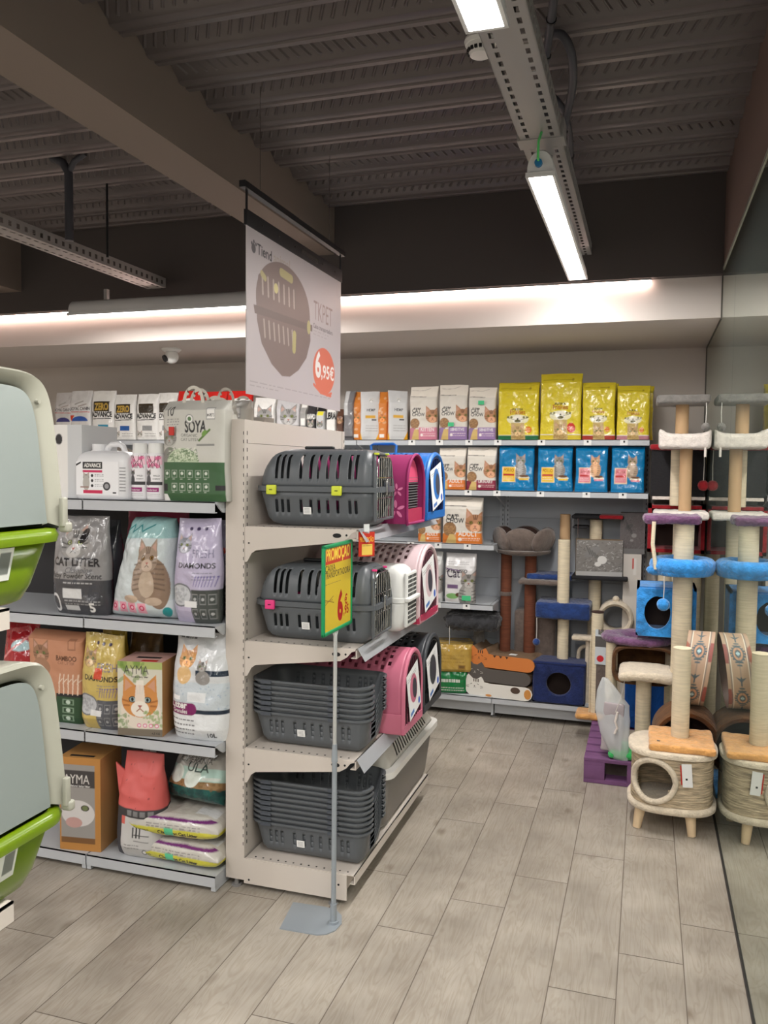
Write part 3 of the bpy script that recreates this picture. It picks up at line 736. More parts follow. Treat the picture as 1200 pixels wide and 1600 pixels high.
def rim_band(mat_, parent, z0, z1, out, name='rim', gap=False):
    r = [rrect(-.238, .238, .15, .055, z0), rrect(-.238-out, .238+out, .15+out, .055+out, z0+.002), rrect(-.238-out, .238+out, .15+out, .055+out, z1-.002), rrect(-.238, .238, .15, .055, z1)]
    def skip(i, j):
        s, u = side_of(j); return gap and s == 'r' and .12 < u < .88
    o = MB().loft(r, mat_, caps=(False, False), skip=skip).build(name, parent, angle=60); return solid(o, .0022)
def wire_door(parent, x, y0, y1, z0, z1, m, n=7, r=.0022, top=.04, latch=True):
    b = MB(); pts = [(x, y0, z0), (x, y0, z1-top), (x, y0+top*.4, z1-top*.25), (x, y0+top, z1), (x, y1-top, z1), (x, y1-top*.4, z1-top*.25), (x, y1, z1-top), (x, y1, z0)]
    b.tube(pts, r*1.3, m, 6, closed=True)
    for k in range(1, n):
        y = y0+(y1-y0)*k/n; b.tube([(x, y, z0), (x, y, z1-(top*.3 if k in (1, n-1) else 0))], r, m, 6)
    for zz in (z0+.33*(z1-z0), z0+.66*(z1-z0)): b.tube([(x+.003, y0, zz), (x+.003, y1, zz)], r, m, 6)
    o = b.build('wire_door', parent)
    if latch: MB().rbox((x+.008, (y0+y1)/2, (z0+z1)/2), (.012, .05, .04), .004, greypl2).rbox((x+.012, (y0+y1)/2-.02, (z0+z1)/2), (.014, .01, .055), .004, chrome).build('latch', o)
    return o
def pet_carrier(label, loc, clip, shell=greypl, clips=(-.168, .098), rotz=0, door=chrome, sticker=(-.03, .062)):
    t = thing('pet_carrier', label, 'pet carrier', loc, rotz); t.scale = (.94, .84, 1)
    carrier_lower(shell, t); rim_band(shell, t, .124, .146, .012)
    hs = [0, .012, .03, .045, .060, .075, .092, .105, .116, .124, .13, .1335, .135]; rings = []
    for h in hs:
        s = h/.136; k = 1-(1-s**2.6)**(1/2.6); rings.append(rrect(-.236+.13*k+.02*s, .232-.06*k, .148-.1*k, max(.012, .05-.02*k), .142+h, xs=XS))
    def skip(i, j):
        s, u = side_of(j); zc = (hs[i]+hs[i+1])/2
        if s in 'fb' and in_slot(u): return (.03 if not abs(u-.55) < .02 else .06) < zc < .118
        if s == 'r': return zc < .122-.05*abs(2*u-1)**3 and .1 < u < .9
        return False
    solid(MB().loft(rings, shell, caps=(False, True), skip=skip).build('upper_shell', t, angle=60), .0025)
    h = MB()                                      # slotted grille and folded handle on the crown
    for k in range(7): h.box((.02+k*.022, -.05, .2775), (.03+k*.022, .05, .2795), slotblk)
    h.build('top_grille', t)
    MB().rbox((-.03, 0, .2835), (.12, .028, .012), .005, blackpl).build('carry_handle', t)
    wire_door(t, .238, -.105, .105, .035, .25, door, 7)
    fr = MB().tube([(.236, -.12, .03), (.236, -.125, .15), (.228, -.105, .235), (.215, -.06, .262), (.215, .06, .262), (.228, .105, .235), (.236, .125, .15), (.236, .12, .03)], .007, shell, 8, closed=True).build('door_frame', t)
    for x in clips:
        MB().rbox((x, -.167, .131), (.04, .014, .034), .004, clip).box((x-.006, -.1755, .130), (.006, -.1735, .132) if False else (x+.006, -.1735, .1325), slotblk).build('clip', t)
        MB().rbox((x, .167, .131), (.04, .014, .034), .004, clip).build('clip', t)
    for y in (-.07, .07): MB().rbox((.225, y, .262), (.02, .012, .008), .003, clip).build('clip', t)
    st = MB(); TS = Matrix.Translation((sticker[0], -.1385, .0575)) @ Matrix.Rotation(math.radians(11), 4, 'X'); st.box((-.016, -.001, -.013), (.016, .001, .013), stickw, T=TS)
    for k in range(4): st.box((-.012, -.0014, -.008+k*.005), (.01, -.0009, -.0065+k*.005), stickg, T=TS)
    st.build('price_sticker', t)
    return t
SZ = [1.333, .918, .525, .114]
pet_carrier('dark grey pet carrier with two lime clips on the top carrier shelf', (-1.124, 2.862, SZ[0]+.001), lime)
pet_carrier('dark grey pet carrier with a hot pink clip, half behind the promotion sign', (-1.128, 2.862, SZ[1]+.001), pinkp)

# stacked lower trays
def tray_half(label, loc, group):
    t = thing('carrier_tray', label, 'pet carrier base', loc, 0, group); t.scale = (.94, .84, 1)
    carrier_lower(greypl, t, 'tub', th=.0018); rim_band(greypl, t, .118, .130, .009, gap=True)
    for x in (-.17, .11): MB().box((x-.022, -.163, .116), (x+.022, -.157, .1265), greypl2).build('clip_seat', t)
    st = MB(); TS = Matrix.Translation((-.03, -.1385, .0575)) @ Matrix.Rotation(math.radians(11), 4, 'X'); st.box((-.016, -.001, -.013), (.016, .001, .013), stickw, T=TS)
    for k in range(4): st.box((-.012, -.0014, -.008+k*.005), (.01, -.0009, -.0065+k*.005), stickg, T=TS)
    st.build('price_sticker', t)
    return t
tt = None
for si, (n, zz, nm) in enumerate(((7, SZ[2], 'third'), (9, SZ[3], 'bottom'))):
    for k in range(n):
        pos = 'the lowest of the stack, its slotted side showing' if k == 0 else 'topmost of the stack, open and empty' if k == n-1 else None
        where = 'on the lower carrier shelf' if si == 0 else 'on the gondola base shelf'
        lb = {'a': 'lowest grey carrier base of the stack %s, slotted side showing', 'b': 'topmost open grey carrier base of the stack %s', 'c': 'grey carrier base nested mid-stack %s'}['a' if k == 0 else 'b' if k == n-1 else 'c'] % where
        g = None if pos else ('carrier bases in the stack on the lower carrier shelf' if si == 0 else 'carrier bases in the stack on the base shelf')
        loc = (-1.142, 2.858, zz+.001+k*.0195)
        if tt is None: tt = tray_half(lb, loc, g)
        else:
            c = dup(tt, loc, label=lb)
            if k:
                for q in list(kids(c)):
                    if q.name.startswith('price_sticker'): bpy.data.objects.remove(q)
            if 'group' in c: del c['group']
            if g: c['group'] = g

def arch(b, h, z, n=22, top=.5):
    """cross-section in yz: straight sides, elliptical top"""
    pts = [(-b*.94, 0), (-b, .03), (-b, h*top)]
    for k in range(1, n): a = PI-PI*k/n; pts.append((b*math.cos(a), h*top+h*(1-top)*math.sin(a)))
    pts += [(b, h*top), (b, .03), (b*.94, 0)]; return [(p[0], p[1]+z) for p in pts]
def dome_crate(label, loc, Lx, b, h, topm, botm, doorm, rotz=0, tagside=True, card=True, handle=False, split=.42, barsn=8):
    """plastic crate: perforated arched shell, rounded barred door at the +x end"""
    t = thing('pet_carrier', label, 'pet carrier', loc, rotz); N = 30; sec = arch(b, h, 0, N-4, .52); n = len(sec)
    xs = []; K = 34
    for i in range(K+1): xs.append(-Lx/2+Lx*i/K)
    rings = []
    for x in xs:
        e = min(1, (x+Lx/2)/.06); s = .86+.14*math.sqrt(max(0, 1-(1-e)**2)); rings.append([(x, p[0]*s, p[1]*(.9+.1*s)) for p in sec])
    def skip(i, j):
        zc = (sec[j][1]+sec[j+1][1])/2
        return zc > h*.80 and i % 2 == 1 and (j % 2 == (i//2) % 2) and 4 < i < K-4
    solid(MB().loft(rings, topm, caps=(False, False), closed=False, skip=skip).build('shell', t, angle=60), .003)
    MB().prism([(p[0]*.86, p[1]*.93) for p in sec], 'x', -Lx/2+.0, -Lx/2+.004, topm).build('rear_wall', t)
    bt = MB().loft([[(x, -b*q, 0), (x, -b*1.02*q-.001, .004), (x, -b*1.03*q-.003, h*split*.6), (x, -b*1.035*q-.003, h*split*.62)] for x, q in ((-Lx/2-.004, .9), (-Lx/2+.05, 1), (Lx/2, 1))], botm, caps=(False, False), closed=False)
    bt.loft([[(x, b*q, 0), (x, b*1.02*q+.001, .004), (x, b*1.03*q+.003, h*split*.6), (x, b*1.035*q+.003, h*split*.62)] for x, q in ((-Lx/2-.004, .9), (-Lx/2+.05, 1), (Lx/2, 1))], botm, caps=(False, False), closed=False)
    bt.box((-Lx/2, -b*.95, 0), (Lx/2, b*.95, .004), botm).box((-Lx/2-.006, -b*.9, 0), (-Lx/2-.002, b*.9, h*split*.6), botm).box((Lx/2-.004, -b, 0), (Lx/2+.012, b, .03), botm)
    solid(bt.build('tub', t, angle=60), .002)
    ring = [(Lx/2+.002, p[0]*.97, p[1]*.97+.004) for p in sec]; MB().tube(ring, .011, topm, 8, closed=True).build('door_frame', t)
    d = MB(); x = Lx/2+.006; ins = [(x, p[0]*.84, p[1]*.86+.02) for p in sec]; d.tube(ins, .0035, doorm, 6, closed=True)
    for k in range(1, barsn):
        y = b*.84*(2*k/barsn-1); zt = h*.86*(.52+.48*math.sqrt(max(0, 1-(y/(b*.84))**2)))+.018; d.tube([(x, y, .02), (x, y, zt)], .0028, doorm, 6)
    for zz in (.3*h, .62*h): d.tube([(x, -b*.84, zz), (x, b*.84, zz)], .0025, doorm, 6)
    dd = d.build('barred_door', t); MB().box((Lx/2-.001, -b*.8, .015), (Lx/2, b*.8, h*.8), mat('dim_crate_inside', S(40, 38, 42), .8)).build('inner_mesh', dd) if False else None
    if handle:
        MB().tube([(-.055, 0, h-.004), (-.058, 0, h+.034), (-.045, 0, h+.042), (.045, 0, h+.042), (.058, 0, h+.034), (.055, 0, h-.004)], .006, topm, 8).build('carry_handle', t)
    if card:
        T = Matrix.Translation((Lx/2+.02, -b*.60, h*.12)) @ Matrix.Rotation(math.radians(90), 4, 'Z') @ Matrix.Rotation(math.radians(88), 4, 'X') @ Matrix.Rotation(.22, 4, 'Z')
        cv = Cv(b*1.25, h*.62, S(236, 236, 236), 500); col = tuple(c for c in topm.node_tree.nodes['Principled BSDF'].inputs['Base Color'].default_value[:3])
        cv.ell(.5, .55, .3, .34, col); cv.ell(.58, .52, .18, .24, S(60, 60, 70)); cv.rect(.1, .06, .4, .14, S(70, 120, 190)); cv.blurb(.1, .86, .8, 2, .05, S(90, 90, 90), .02); cv.ell(.85, .12, .08, .08, S(40, 90, 190)) 
        k = panel_print('hang_card', cv, t, T)
    return t
lblue = mat('bright_blue_plastic', S(34, 108, 186), .35); rose = mat('rose_plastic', S(200, 112, 136), .35); pale = mat('pale_pink_plastic', S(214, 190, 194), .35)
anth = mat('anthracite_plastic', S(58, 62, 66), .38); warmgr = mat('warm_grey_plastic', S(190, 186, 178), .4); taupepl = mat('taupe_plastic', S(126, 121, 116), .4)
magen = mat('magenta_fabric', S(146, 36, 94), .75, bump=.1, bscale=400); dpink = mat('flower_print_pink', S(226, 128, 172), .75); crim = mat('crimson_plastic', S(176, 50, 84), .4)
navyd = mat('navy_plastic', S(30, 40, 78), .35)
dome_crate('bright blue perforated pet carrier with a handle, furthest back on the top carrier shelf', (-1.10, 3.475, SZ[0]+.001), .46, .155, .275, lblue, lblue, navyd, handle=True)
# soft magenta carrier
def soft_carrier():
    t = thing('soft_pet_carrier', 'magenta flower-print soft carrier between the grey and blue carriers', 'pet carrier', (-1.085, 3.14, SZ[0]+.001)); b, h, L2 = .125, .265, .225; sec = arch(b, h, 0, 18, .55)
    MB().loft([[(x, p[0]*s, p[1]*(.8+.2*s)) for p in sec] for x, s in ((-L2, .8), (-L2+.02, .96), (-L2+.05, 1), (L2-.01, 1), (L2, .985))], magen, caps=(True, False), closed=True).build('body', t, angle=70)
    fr = [(L2, p[0], p[1]) for p in sec]; MB().tube(fr, .006, magen, 8, closed=True).build('piping', t)
    mp = MB(); mp.prism([(p[0]*.9, .008+p[1]*.95) for p in sec if p[1] < h*.62], 'x', L2-.03, L2-.026, blackfab)
    for k in range(15): mp.tube([(L2-.022, -b*.86, .028+k*.0105), (L2-.022, b*.86, .028+k*.0105)], .0025, mat('mesh_thread', S(92, 90, 92), .7), 5)
    mp.build('mesh_window', t)
    MB().loft([[(x, p[0]*.86, p[1]*.95) for p in sec if p[1] >= h*.6] for x in (L2-.05, L2-.02)], mat('pink_lining', S(206, 70, 110), .7), closed=True).build('rolled_flap', t, fix=True)
    MB().box((L2-.014, -b*.9, .004), (L2-.004, b*.9, .055), crim).build('lower_flap', t)
    for (cx, cz, r) in ((.182, .055, .036), (.185, .128, .026), (.02, .1, .035), (-.1, .09, .03)):
        f = MB()
        for k in range(5):
            a = 2*PI*k/5+cx*9; T = Matrix.Translation((cx+math.cos(a)*r*.6, -b-.0012, cz+math.sin(a)*r*.6)) @ Matrix.Rotation(-a, 4, 'Y')
            f.prism([(r*.42*math.cos(q), r*.17*math.sin(q)) for q in [2*PI*i/12 for i in range(12)]], 'y', -.0006, .0006, dpink, T=T)
        f.build('flower_print', t)
    return t
soft_carrier()
def white_carrier():
    t = thing('pet_carrier', 'white plastic pet carrier with lattice door on the second shelf', 'pet carrier', (-1.095, 3.10, SZ[1]+.001)); L2, b = .225, .082
    def shell(z0, z1, flip, name):
        rings = []
        for k in range(9):
            s = k/8; ins = .05*(1-(1-s**2.4)**(1/2.4)); rings.append(rrect(-L2+ins, L2-ins*.5, b-ins*.6, .03, z0+(z1-z0)*s, 30, 12, 4))
        return solid(MB().loft(rings, whitepl, caps=(False, True)).build(name, t, angle=60), .003)
    shell(.115, 0.0, 1, 'lower_shell'); shell(.13, .25, 0, 'upper_shell')
    MB().loft([rrect(-L2-o_, L2+o_, b+o_, .035, z, 30, 12, 4) for z, o_ in ((.112, 0), (.114, .009), (.131, .009), (.133, 0))], whitepl, caps=(False, False)).build('rim', t, angle=60)
    d = MB(); d.rbox((L2+.004, 0, .122), (.014, b*1.7, .21), .006, whitepl, n=3)
    for iy in range(6):
        for iz in range(11):
            if iz == 5: continue
            y = -b*.66+iy*b*.24; z = .032+iz*.0172; d.box((L2+.0105, y, z), (L2+.0118, y+b*.17, z+.0115), slotblk)
    d.build('lattice_door', t); MB().rbox((L2+.014, 0, .125), (.02, b*1.95, .016), .005, whitepl).build('latch_bar', t)
    return t
white_carrier()
dome_crate('pale pink perforated pet carrier with hang card, far end of second shelf', (-1.10, 3.37, SZ[1]+.001), .46, .16, .305, pale, crim, mat('plum_wire', S(110, 66, 80), .5), barsn=9)
dome_crate('rose pink perforated pet carrier with hang card on the lower carrier shelf', (-1.10, 3.145, SZ[2]+.001), .46, .135, .305, rose, rose, mat('dark_wire', S(70, 40, 48), .4))
dome_crate('anthracite pet carrier with white hang card, far end of the lower shelf', (-1.10, 3.455, SZ[2]+.001), .46, .15, .305, anth, anth, mat('dark_wire2', S(30, 30, 32), .3))
def big_carrier():
    t = thing('pet_carrier', 'large light grey and taupe pet carrier on the base shelf at the far end', 'pet carrier', (-1.145, 3.40, SZ[3]+.001)); L2, b = .215, .375
    rings = []
    for z, i_ in ((0, .05), (.004, .035), (.02, .025), (.235, .0)): rings.append(rrect(-L2+i_, L2-i_, b-i_, .05, z, 40, 40, 5))
    solid(MB().loft(rings, taupepl, caps=(True, False)).build('lower_shell', t, angle=60), .003)
    MB().loft([rrect(-L2-o_, L2+o_, b+o_, .06, z, 40, 40, 5) for z, o_ in ((.220, 0), (.224, .022), (.250, .022), (.256, .0))], mat('light_grey_plastic', S(226, 224, 220), .4), caps=(False, False)).build('rim', t, angle=60)
    rings = []; hs = [0, .015, .03, .045, .06, .075, .09, .102, .108]
    for h_ in hs:
        s = h_/.11; i_ = .05*s+.10*(1-(1-s**2.6)**(1/2.6)); rings.append(rrect(-L2+i_, L2-i_*.9, b-i_, .05, .252+h_, 40, 40, 5))
    def skip(i, j):
        s, u = side_of(j, 40, 40, 5); return s in 'rfbl' and -.001+.01 < hs[i] < .085 and .12 < u < .88 and int(u*40) % 2 == 0
    solid(MB().loft(rings, warmgr, caps=(False, True), skip=skip).build('upper_shell', t, angle=60), .003)
    return t
big_carrier()

# =================================================================== PROMOTION SIGN ON ITS STAND
def sign_stand():
    t = thing('sign_stand', 'thin grey pole sign stand with a flat floor plate in front of the gondola', 'sign stand', (-.965, 2.50, 0))
    pl = [at(x, y, 'z', 0) for x, y in ((437, 1452), (458, 1411), (505, 1418), (524, 1422), (534, 1432), (534, 1444), (524, 1455), (510, 1461), (495, 1462))]
    steel = mat('light_blue_grey_steel', S(150, 158, 165), .4, metal=.2)
    MB().prism([(p.x+.965, p.y-2.50) for p in pl], 'z', 0, .004, steel).build('floor_plate', t, fix=True)
    b = at(521, 1443, 'z', 0); bx_, by_ = b.x+.965, b.y-2.50
    MB().cyl((bx_, by_, .004), (bx_, by_, .012), .019, steel, n=20).cyl((bx_, by_, .012), (bx_, by_, .07), .011, steel, n=16).build('socket', t)
    MB().cyl((bx_, by_, .06), (bx_, by_, .56), .0085, steel, n=14).cyl((bx_, by_, .56), (bx_, by_, .62), .011, steel, r1=.008, n=14).cyl((bx_, by_, .6), (bx_, by_, 1.0), .0065, mat('pale_tube', S(190, 192, 190), .35, metal=.3), n=14).build('pole', t)
    MB().prism([(by_-.006, .985), (by_+.006, .985), (by_+.03, 1.02), (by_-.03, 1.02)], 'x', bx_-.004, bx_+.004, mat('clear_clip', S(215, 218, 218), .2)).build('sign_clip', t)
    q0, q1 = at(503, 925, 'x', b.x), at(548, 914, 'x', b.x); y0, y1, z0, z1 = q0.y-2.5, q1.y-2.5, at(503, 997, 'x', b.x).z, at(503, 853, 'x', b.x).z; x = bx_
    f = MB()
    for a, c in (((y0, z0), (y1, z0+.014)), ((y0, z1-.014), (y1, z1)), ((y0, z0), (y0+.014, z1)), ((y1-.014, z0), (y1, z1))): f.rbox((x+.002, (a[0]+c[0])/2, (a[1]+c[1])/2), (.012, c[0]-a[0], c[1]-a[1]), .005, inkgrn)
    f.build('green_frame', t)
    MB().box((x-.002, y0+.008, z0+.008), (x+.0, y1-.008, z1-.008), inkgrn).build('backing', t)
    w, h = y1-y0-.02, z1-z0-.02; cv = Cv(w, h, S(208, 180, 46), 1100, 2)
    cv.rect(0, .80, 1, 1, S(196, 62, 34)).text('PROMOÇÃO', .5, .845, .88, S(236, 206, 70), bold=.03, sy=1.45)
    cv.text('CAIXA', .03, .715, .36, S(50, 42, 30), align='l', sy=1.0).text('TRANSPORTADORA', .03, .635, .93, S(50, 42, 30), align='l', sy=1.2)
    cv.blurb(.03, .565, .6, 1, .05, S(120, 100, 60), .008)
    cv.blurb(.04, .36, .3, 1, .05, S(150, 120, 40), .02).line(.0, .40, .34, .33, .01, S(120, 90, 30)).line(.02, .33, .32, .41, .01, S(120, 90, 30))
    cv.text('6', .58, .10, .21, S(170, 22, 20), bold=.05, sy=1.3).text('€', .80, .25, .11, S(170, 22, 20), bold=.03, sy=1.1).text(',95', .81, .13, .2, S(170, 22, 20), bold=.03)
    T = Matrix(((0, 0, 1, x+.0045), (1, 0, 0, y0+.01), (0, 1, 0, z0+.01), (0, 0, 0, 1)))
    panel_print('promotion_sheet', cv, t, T); return t
sign_stand()
# small red promotion tag clipped on the top carrier shelf
p0, p1 = at(556, 850, 'y', 2.70), at(577, 850, 'y', 2.70)
cv = Cv(.06, .085, S(196, 48, 30), 900, 2); cv.text('PROMOÇÃO', .5, .60, .86, S(240, 190, 60), sy=2.4, bold=.02).rect(.2, .06, .85, .5, S(236, 200, 90)).blurb(.25, .42, .8, 1, .1, S(150, 110, 50), .03)
t = thing('promotion_tag', 'small red promotion tag hanging from the corner of the top carrier shelf', 'price tag', (-.945, 2.70, 1.24))
T = Matrix.Translation((.004, .0, 0)) @ Matrix.Rotation(math.radians(42), 4, 'Z') @ Matrix.Rotation(math.radians(90), 4, 'X')
panel_print('printed_card', cv, t, T); MB().box((0, 0, -.002), (.06, .085, -.0006), inkred, T=T).build('card_backing', t)
MB().box((.02, .08, -.006), (.04, .112, .0), mat('clear_clip', S(215, 218, 218), .2), T=T).build('clip', t)

# =================================================================== HANGING BANNER
def banner():
    x = -1.39; y0, y1 = 2.735, 3.70
    t = thing('hanging_banner', 'large white poster banner hanging over the carrier gondola, showing a carrier and a price', 'banner', (x, 3.2, 1.81))
    cv = Cv(y1-y0, .60, S(182, 174, 176), 420, 2); A = (y1-y0)/.60
    cv.text('Tiend', .09, .865, .13, S(60, 58, 62), align='l', bold=.02).text('animal', .235, .865, .16, S(172, 160, 150), align='l', bold=.015)
    cv.ell(.06, .885, .018, .018, S(90, 86, 90)).ell(.045, .91, .007, .007, S(90, 86, 90)).ell(.062, .925, .007, .007, S(90, 86, 90)).ell(.08, .915, .007, .007, S(90, 86, 90))
    gb = S(126, 110, 106)
    cv.ell(.345, .62, .265, .17, gb).poly([(.08, .60), (.10, .74), (.17, .82), (.30, .87), (.42, .85), (.55, .77), (.61, .64), (.62, .46), (.575, .33), (.49, .23), (.40, .17), (.32, .16), (.22, .22), (.13, .33), (.09, .46)], gb).poly([(.07, .50), (.64, .53), (.64, .575), (.06, .55)], S(114, 100, 97))
    for k in range(7): cv.line(.14+k*.05, .64, .135+k*.05, .75, .014, S(172, 158, 150)); cv.line(.16+k*.045, .38, .15+k*.045, .48, .013, S(168, 154, 146))
    cv.line(.31, .83, .41, .82, .035, S(176, 166, 120)).line(.13, .76, .16, .74, .025, S(176, 166, 120)).ell(.60, .55, .02, .03, S(176, 166, 120)).line(.44, .36, .445, .46, .035, S(176, 166, 116)).ell(.26, .71, .02, .02, S(206, 196, 140))
    cv.text('TKPET', .77, .625, .23, S(146, 126, 124), bold=-.004, sy=1.5)
    cv.text('Caixa transportadora', .77, .565, .24, S(110, 102, 104), bold=.02).blurb(.65, .542, .84, 2, .026, S(160, 150, 150), .006)
    cv.ell(.785, .275, .135, .105, S(206, 112, 92)).line(.66, .16, .74, .115, .014, S(206, 112, 92)).line(.74, .115, .87, .105, .016, S(206, 112, 92)).line(.82, .10, .88, .125, .012, S(206, 112, 92))
    cv.text('6', .712, .225, .07, S(226, 220, 216), bold=.035, sy=1.1).text(',95€', .83, .225, .16, S(226, 220, 216), bold=.02, sy=.95)
    cv.blurb(.03, .08, .86, 1, .02, S(150, 142, 144), .006).blurb(.03, .055, .3, 1, .02, S(150, 142, 144), .006)
    T = Matrix(((0, 0, 1, .002), (1, 0, 0, y0-3.2), (0, 1, 0, 0), (0, 0, 0, 1)))
    panel_print('poster_sheet', cv, t, T)
    MB().box((-.001, y0-3.2, 0), (.001, y1-3.2, .60), mat('poster_back', S(210, 204, 204), .6)).build('poster_backing', t)
    r = MB().box((-.006, y0-3.2-.005, .60), (.006, y1-3.2+.005, .655), blackpl)
    for k in range(6): r.cyl((.006, y0-3.2+.12+k*.15, .628), (.0075, y0-3.2+.12+k*.15, .628), .004, chrome, n=8)
    r.box((.006, .02, .615), (.0072, .2, .635), chrome)
    r.build('clamp_rail', t)
    MB().box((-.012, y0-3.2-.03, .725), (.012, y1-3.2+.03, .748), blackpl).build('carrier_bar', t)
    for y in (y0-3.2+.005, y1-3.2-.005): MB().box((-.003, y-.004, .65), (.003, y+.004, .73), blackpl).build('strap', t)
    for y in (-.35, .35): MB().cyl((0, y, .748), (0, y, 1.13), .0015, chrome, n=6).build('hanging_wire', t)
banner()

# =================================================================== LITTER BOXES ON THE NEAR LEFT GONDOLA
t = shelf_unit('cream gondola bay at the left edge holding the green litter boxes', (-1.40, .10, 0), PI/2, .985, [1.318, .835, .45], .43, 1.75, beige, beige, strip=False)
greenpl = mat('apple_green_plastic', S(104, 130, 10), .28, coat=.3); hoodw = mat('ivory_hood_plastic', S(158, 157, 144), .32); flapm = mat('translucent_flap', S(134, 142, 139), .3, alpha=.95)
def litter_box(label, loc):
    """hooded litter box, entrance facing +x; local y -.21..+.21, x -.44..0 """
    t = thing('litter_box', label, 'litter box', loc); Wy, D = .21, .42
    def rr(x0, x1, w, r, z): return [(px_-(0), py_, z) for (px_, py_, _) in rrect(x0, x1, w, r, z, 16, 16, 6)]
    solid(MB().loft([rr(-D+.05, -.045, Wy-.045, .05, 0), rr(-D+.035, -.034, Wy-.032, .06, .005), rr(-D+.025, -.024, Wy-.022, .06, .028), rr(-D+.008, -.006, Wy-.006, .05, .108)], greenpl, caps=(True, False)).build('base_tub', t, angle=60), .003)
    MB().loft([rr(-D+.008, -.006, Wy-.006, .05, .1), rr(-D-.006, .007, Wy+.006, .055, .101), rr(-D-.008, .009, Wy+.008, .055, .112), rr(-D-.004, .005, Wy+.004, .055, .122), rr(-D+.01, -.008, Wy-.008, .05, .124)], greenpl, caps=(False, False)).build('rim', t, angle=60)
    # hood: arch section in yz swept back along x, leaning front
    def sec(w, h, n=60, sq=9):
        P = []
        for k in range(n+1):
            q_ = k/n*2; q_ = (q_**1.0 if q_ <= 1 else 2-(2-q_)**1.0)/2; a = PI*(q_-.12*math.sin(4*PI*q_)/1.0*-.0); cx_, sx_ = math.cos(a), math.sin(a)
            P.append((w*(1 if cx_ > 0 else -1)*abs(cx_)**(2/sq)*(1-.035*(abs(sx_)**(2/sq))), .122+h*abs(sx_)**(2/sq)))
        return P
    H = .262; rings = []
    for x, w, h, lean in ((-D+.01, .17, .17, 0), (-D+.06, .195, .225, 0), (-D+.14, .203, .25, 0), (-.12, .206, .258, 0), (-.02, .207, H, 0), (-.004, .207, H, 0)):
        rings.append([(x-(p[1]-.122)*(.09 if x > -.1 else .05 if x > -.2 else 0), p[0], p[1]) for p in sec(w, h)])
    solid(MB().loft(rings, hoodw, caps=(False, False), closed=False).build('hood', t, angle=60), .003)
    MB().loft([[(-D+.012, p[0]*.95, p[1]) for p in sec(.17, .17)], [(-D+.01, p[0]*.9, p[1]) for p in sec(.17, .16)]], hoodw, caps=(True, False)).build('hood_back', t)
    # face frame between hood edge and flap
    s1, s2 = sec(.207, H), sec(.172, H-.026); X = lambda z, o_=0: -(z-.122)*.09+o_
    s2 = [(p[0], max(p[1], .128)) for p in s2]
    f = MB().loft([[(X(p[1], -.004), p[0], p[1]) for p in s1], [(X(p[1], .004), p[0]*.985, .122+(p[1]-.122)*.985) for p in s1], [(X(p[1], -.008), p[0]*1.03, p[1]+.004) for p in s2], [(X(p[1], -.016), p[0], p[1]) for p in s2]], hoodw, caps=(False, False), closed=False)
    f.build('entrance_frame', t, angle=70)
    for g in (-1, 1): MB().cyl((X(.34, -.004), g*.170, .335), (X(.335, .002), g*.170, .335), .004, hoodw, n=10).build('hinge_pin', t)
    fl = [(p[0]*.975, .132+(p[1]-.128)*.975) for p in s2]
    MB().prism([(p[0], p[1]) for p in fl], 'x', 0, .003, flapm, T=Matrix(((1, 0, -.09, -.0015+.011-.0035), (0, 1, 0, 0), (0, 0, 1, 0), (0, 0, 0, 1)))).build('swing_flap', t)
    for g in (-1, 1):
        MB().rbox((.009, g*.194, .150), (.010, .013, .05), .003, hoodw).rbox((.008, g*.200, .124), (.02, .016, .018), .005, hoodw).build('side_latch', t)
    st = Cv(.11, .055, S(225, 228, 222), 700, 2); st.blurb(.06, .78, .6, 3, .17, S(90, 90, 90), .05)
    for k in range(16): st.rect(.1+k*.032, .12, .1+k*.032+(.012 if k % 3 else .022), .42, S(30, 30, 30))
    st.rect(.74, .2, .95, .85, S(120, 125, 120))
    T = Matrix.Translation((-.0190, -.014, .045)) @ Matrix(((0, .235, 1, 0), (1, 0, 0, 0), (0, .965, 0, 0), (0, 0, 0, 1)))
    panel_print('barcode_label', st, t, T)
    return t
lb1 = litter_box('hooded litter box with green base and translucent flap, on the upper left shelf', (-.95, .985, 1.3185))
lb2 = dup(lb1, (-.95, .985, .8355), label='hooded litter box with green base below the other one, its white hood top visible')

# =================================================================== PACKAGING ARTWORK
WHT, OFF, INK, GR = S(232, 230, 226), S(222, 216, 206), S(34, 32, 34), S(130, 128, 128)
def size(x0, y0, x1, y1, Y): a, b, c, d = rect(x0, y0, x1, y1, Y); return (a+b)/2, b-a, d-c
def art_catchow(cv, word, band, base2=None):
    cv.rect(0, .8, 1, 1, S(228, 220, 208)).line(.08, .93, .5, .92, .012, S(160, 152, 142)).line(.5, .92, .72, .96, .012, S(160, 152, 142)).line(.05, .81, .6, .80, .02, S(110, 104, 98))
    cv.rect(0, 0, .38, .20, base2 or S(200, 150, 110)); cv.poly([(0, .20), (.2, .26), (.4, 0), (0, 0)], tuple(c*.8 for c in (base2 or band)))
    cv.cat(.84, .44, .25, S(178, 128, 92), S(84, 56, 40), eye=S(160, 140, 60)); cv.ell(.2, .31, .17, .17, S(140, 104, 70)); cv.mottle(.07, .23, .33, .38, S(176, 136, 92), 60, .02)
    cv.poly([(.2, .2), (.3, .2), (.45, 0), (.1, 0)], S(206, 176, 110)).rect(.36, .0, 1, .235, band).text(word, .66, .165, .48, WHT, sy=1.2).blurb(.42, .11, .95, 2, .04, S(235, 220, 215), .012).ell(.46, .09, .045, .045, S(235, 225, 220))
    cv.text('PURINA', .3, .575, .26, INK, bold=.03).text('CAT', .26, .51, .30, INK, sy=1.25, bold=.02).text('CHOW', .33, .445, .46, INK, sy=1.2, bold=.02); return cv
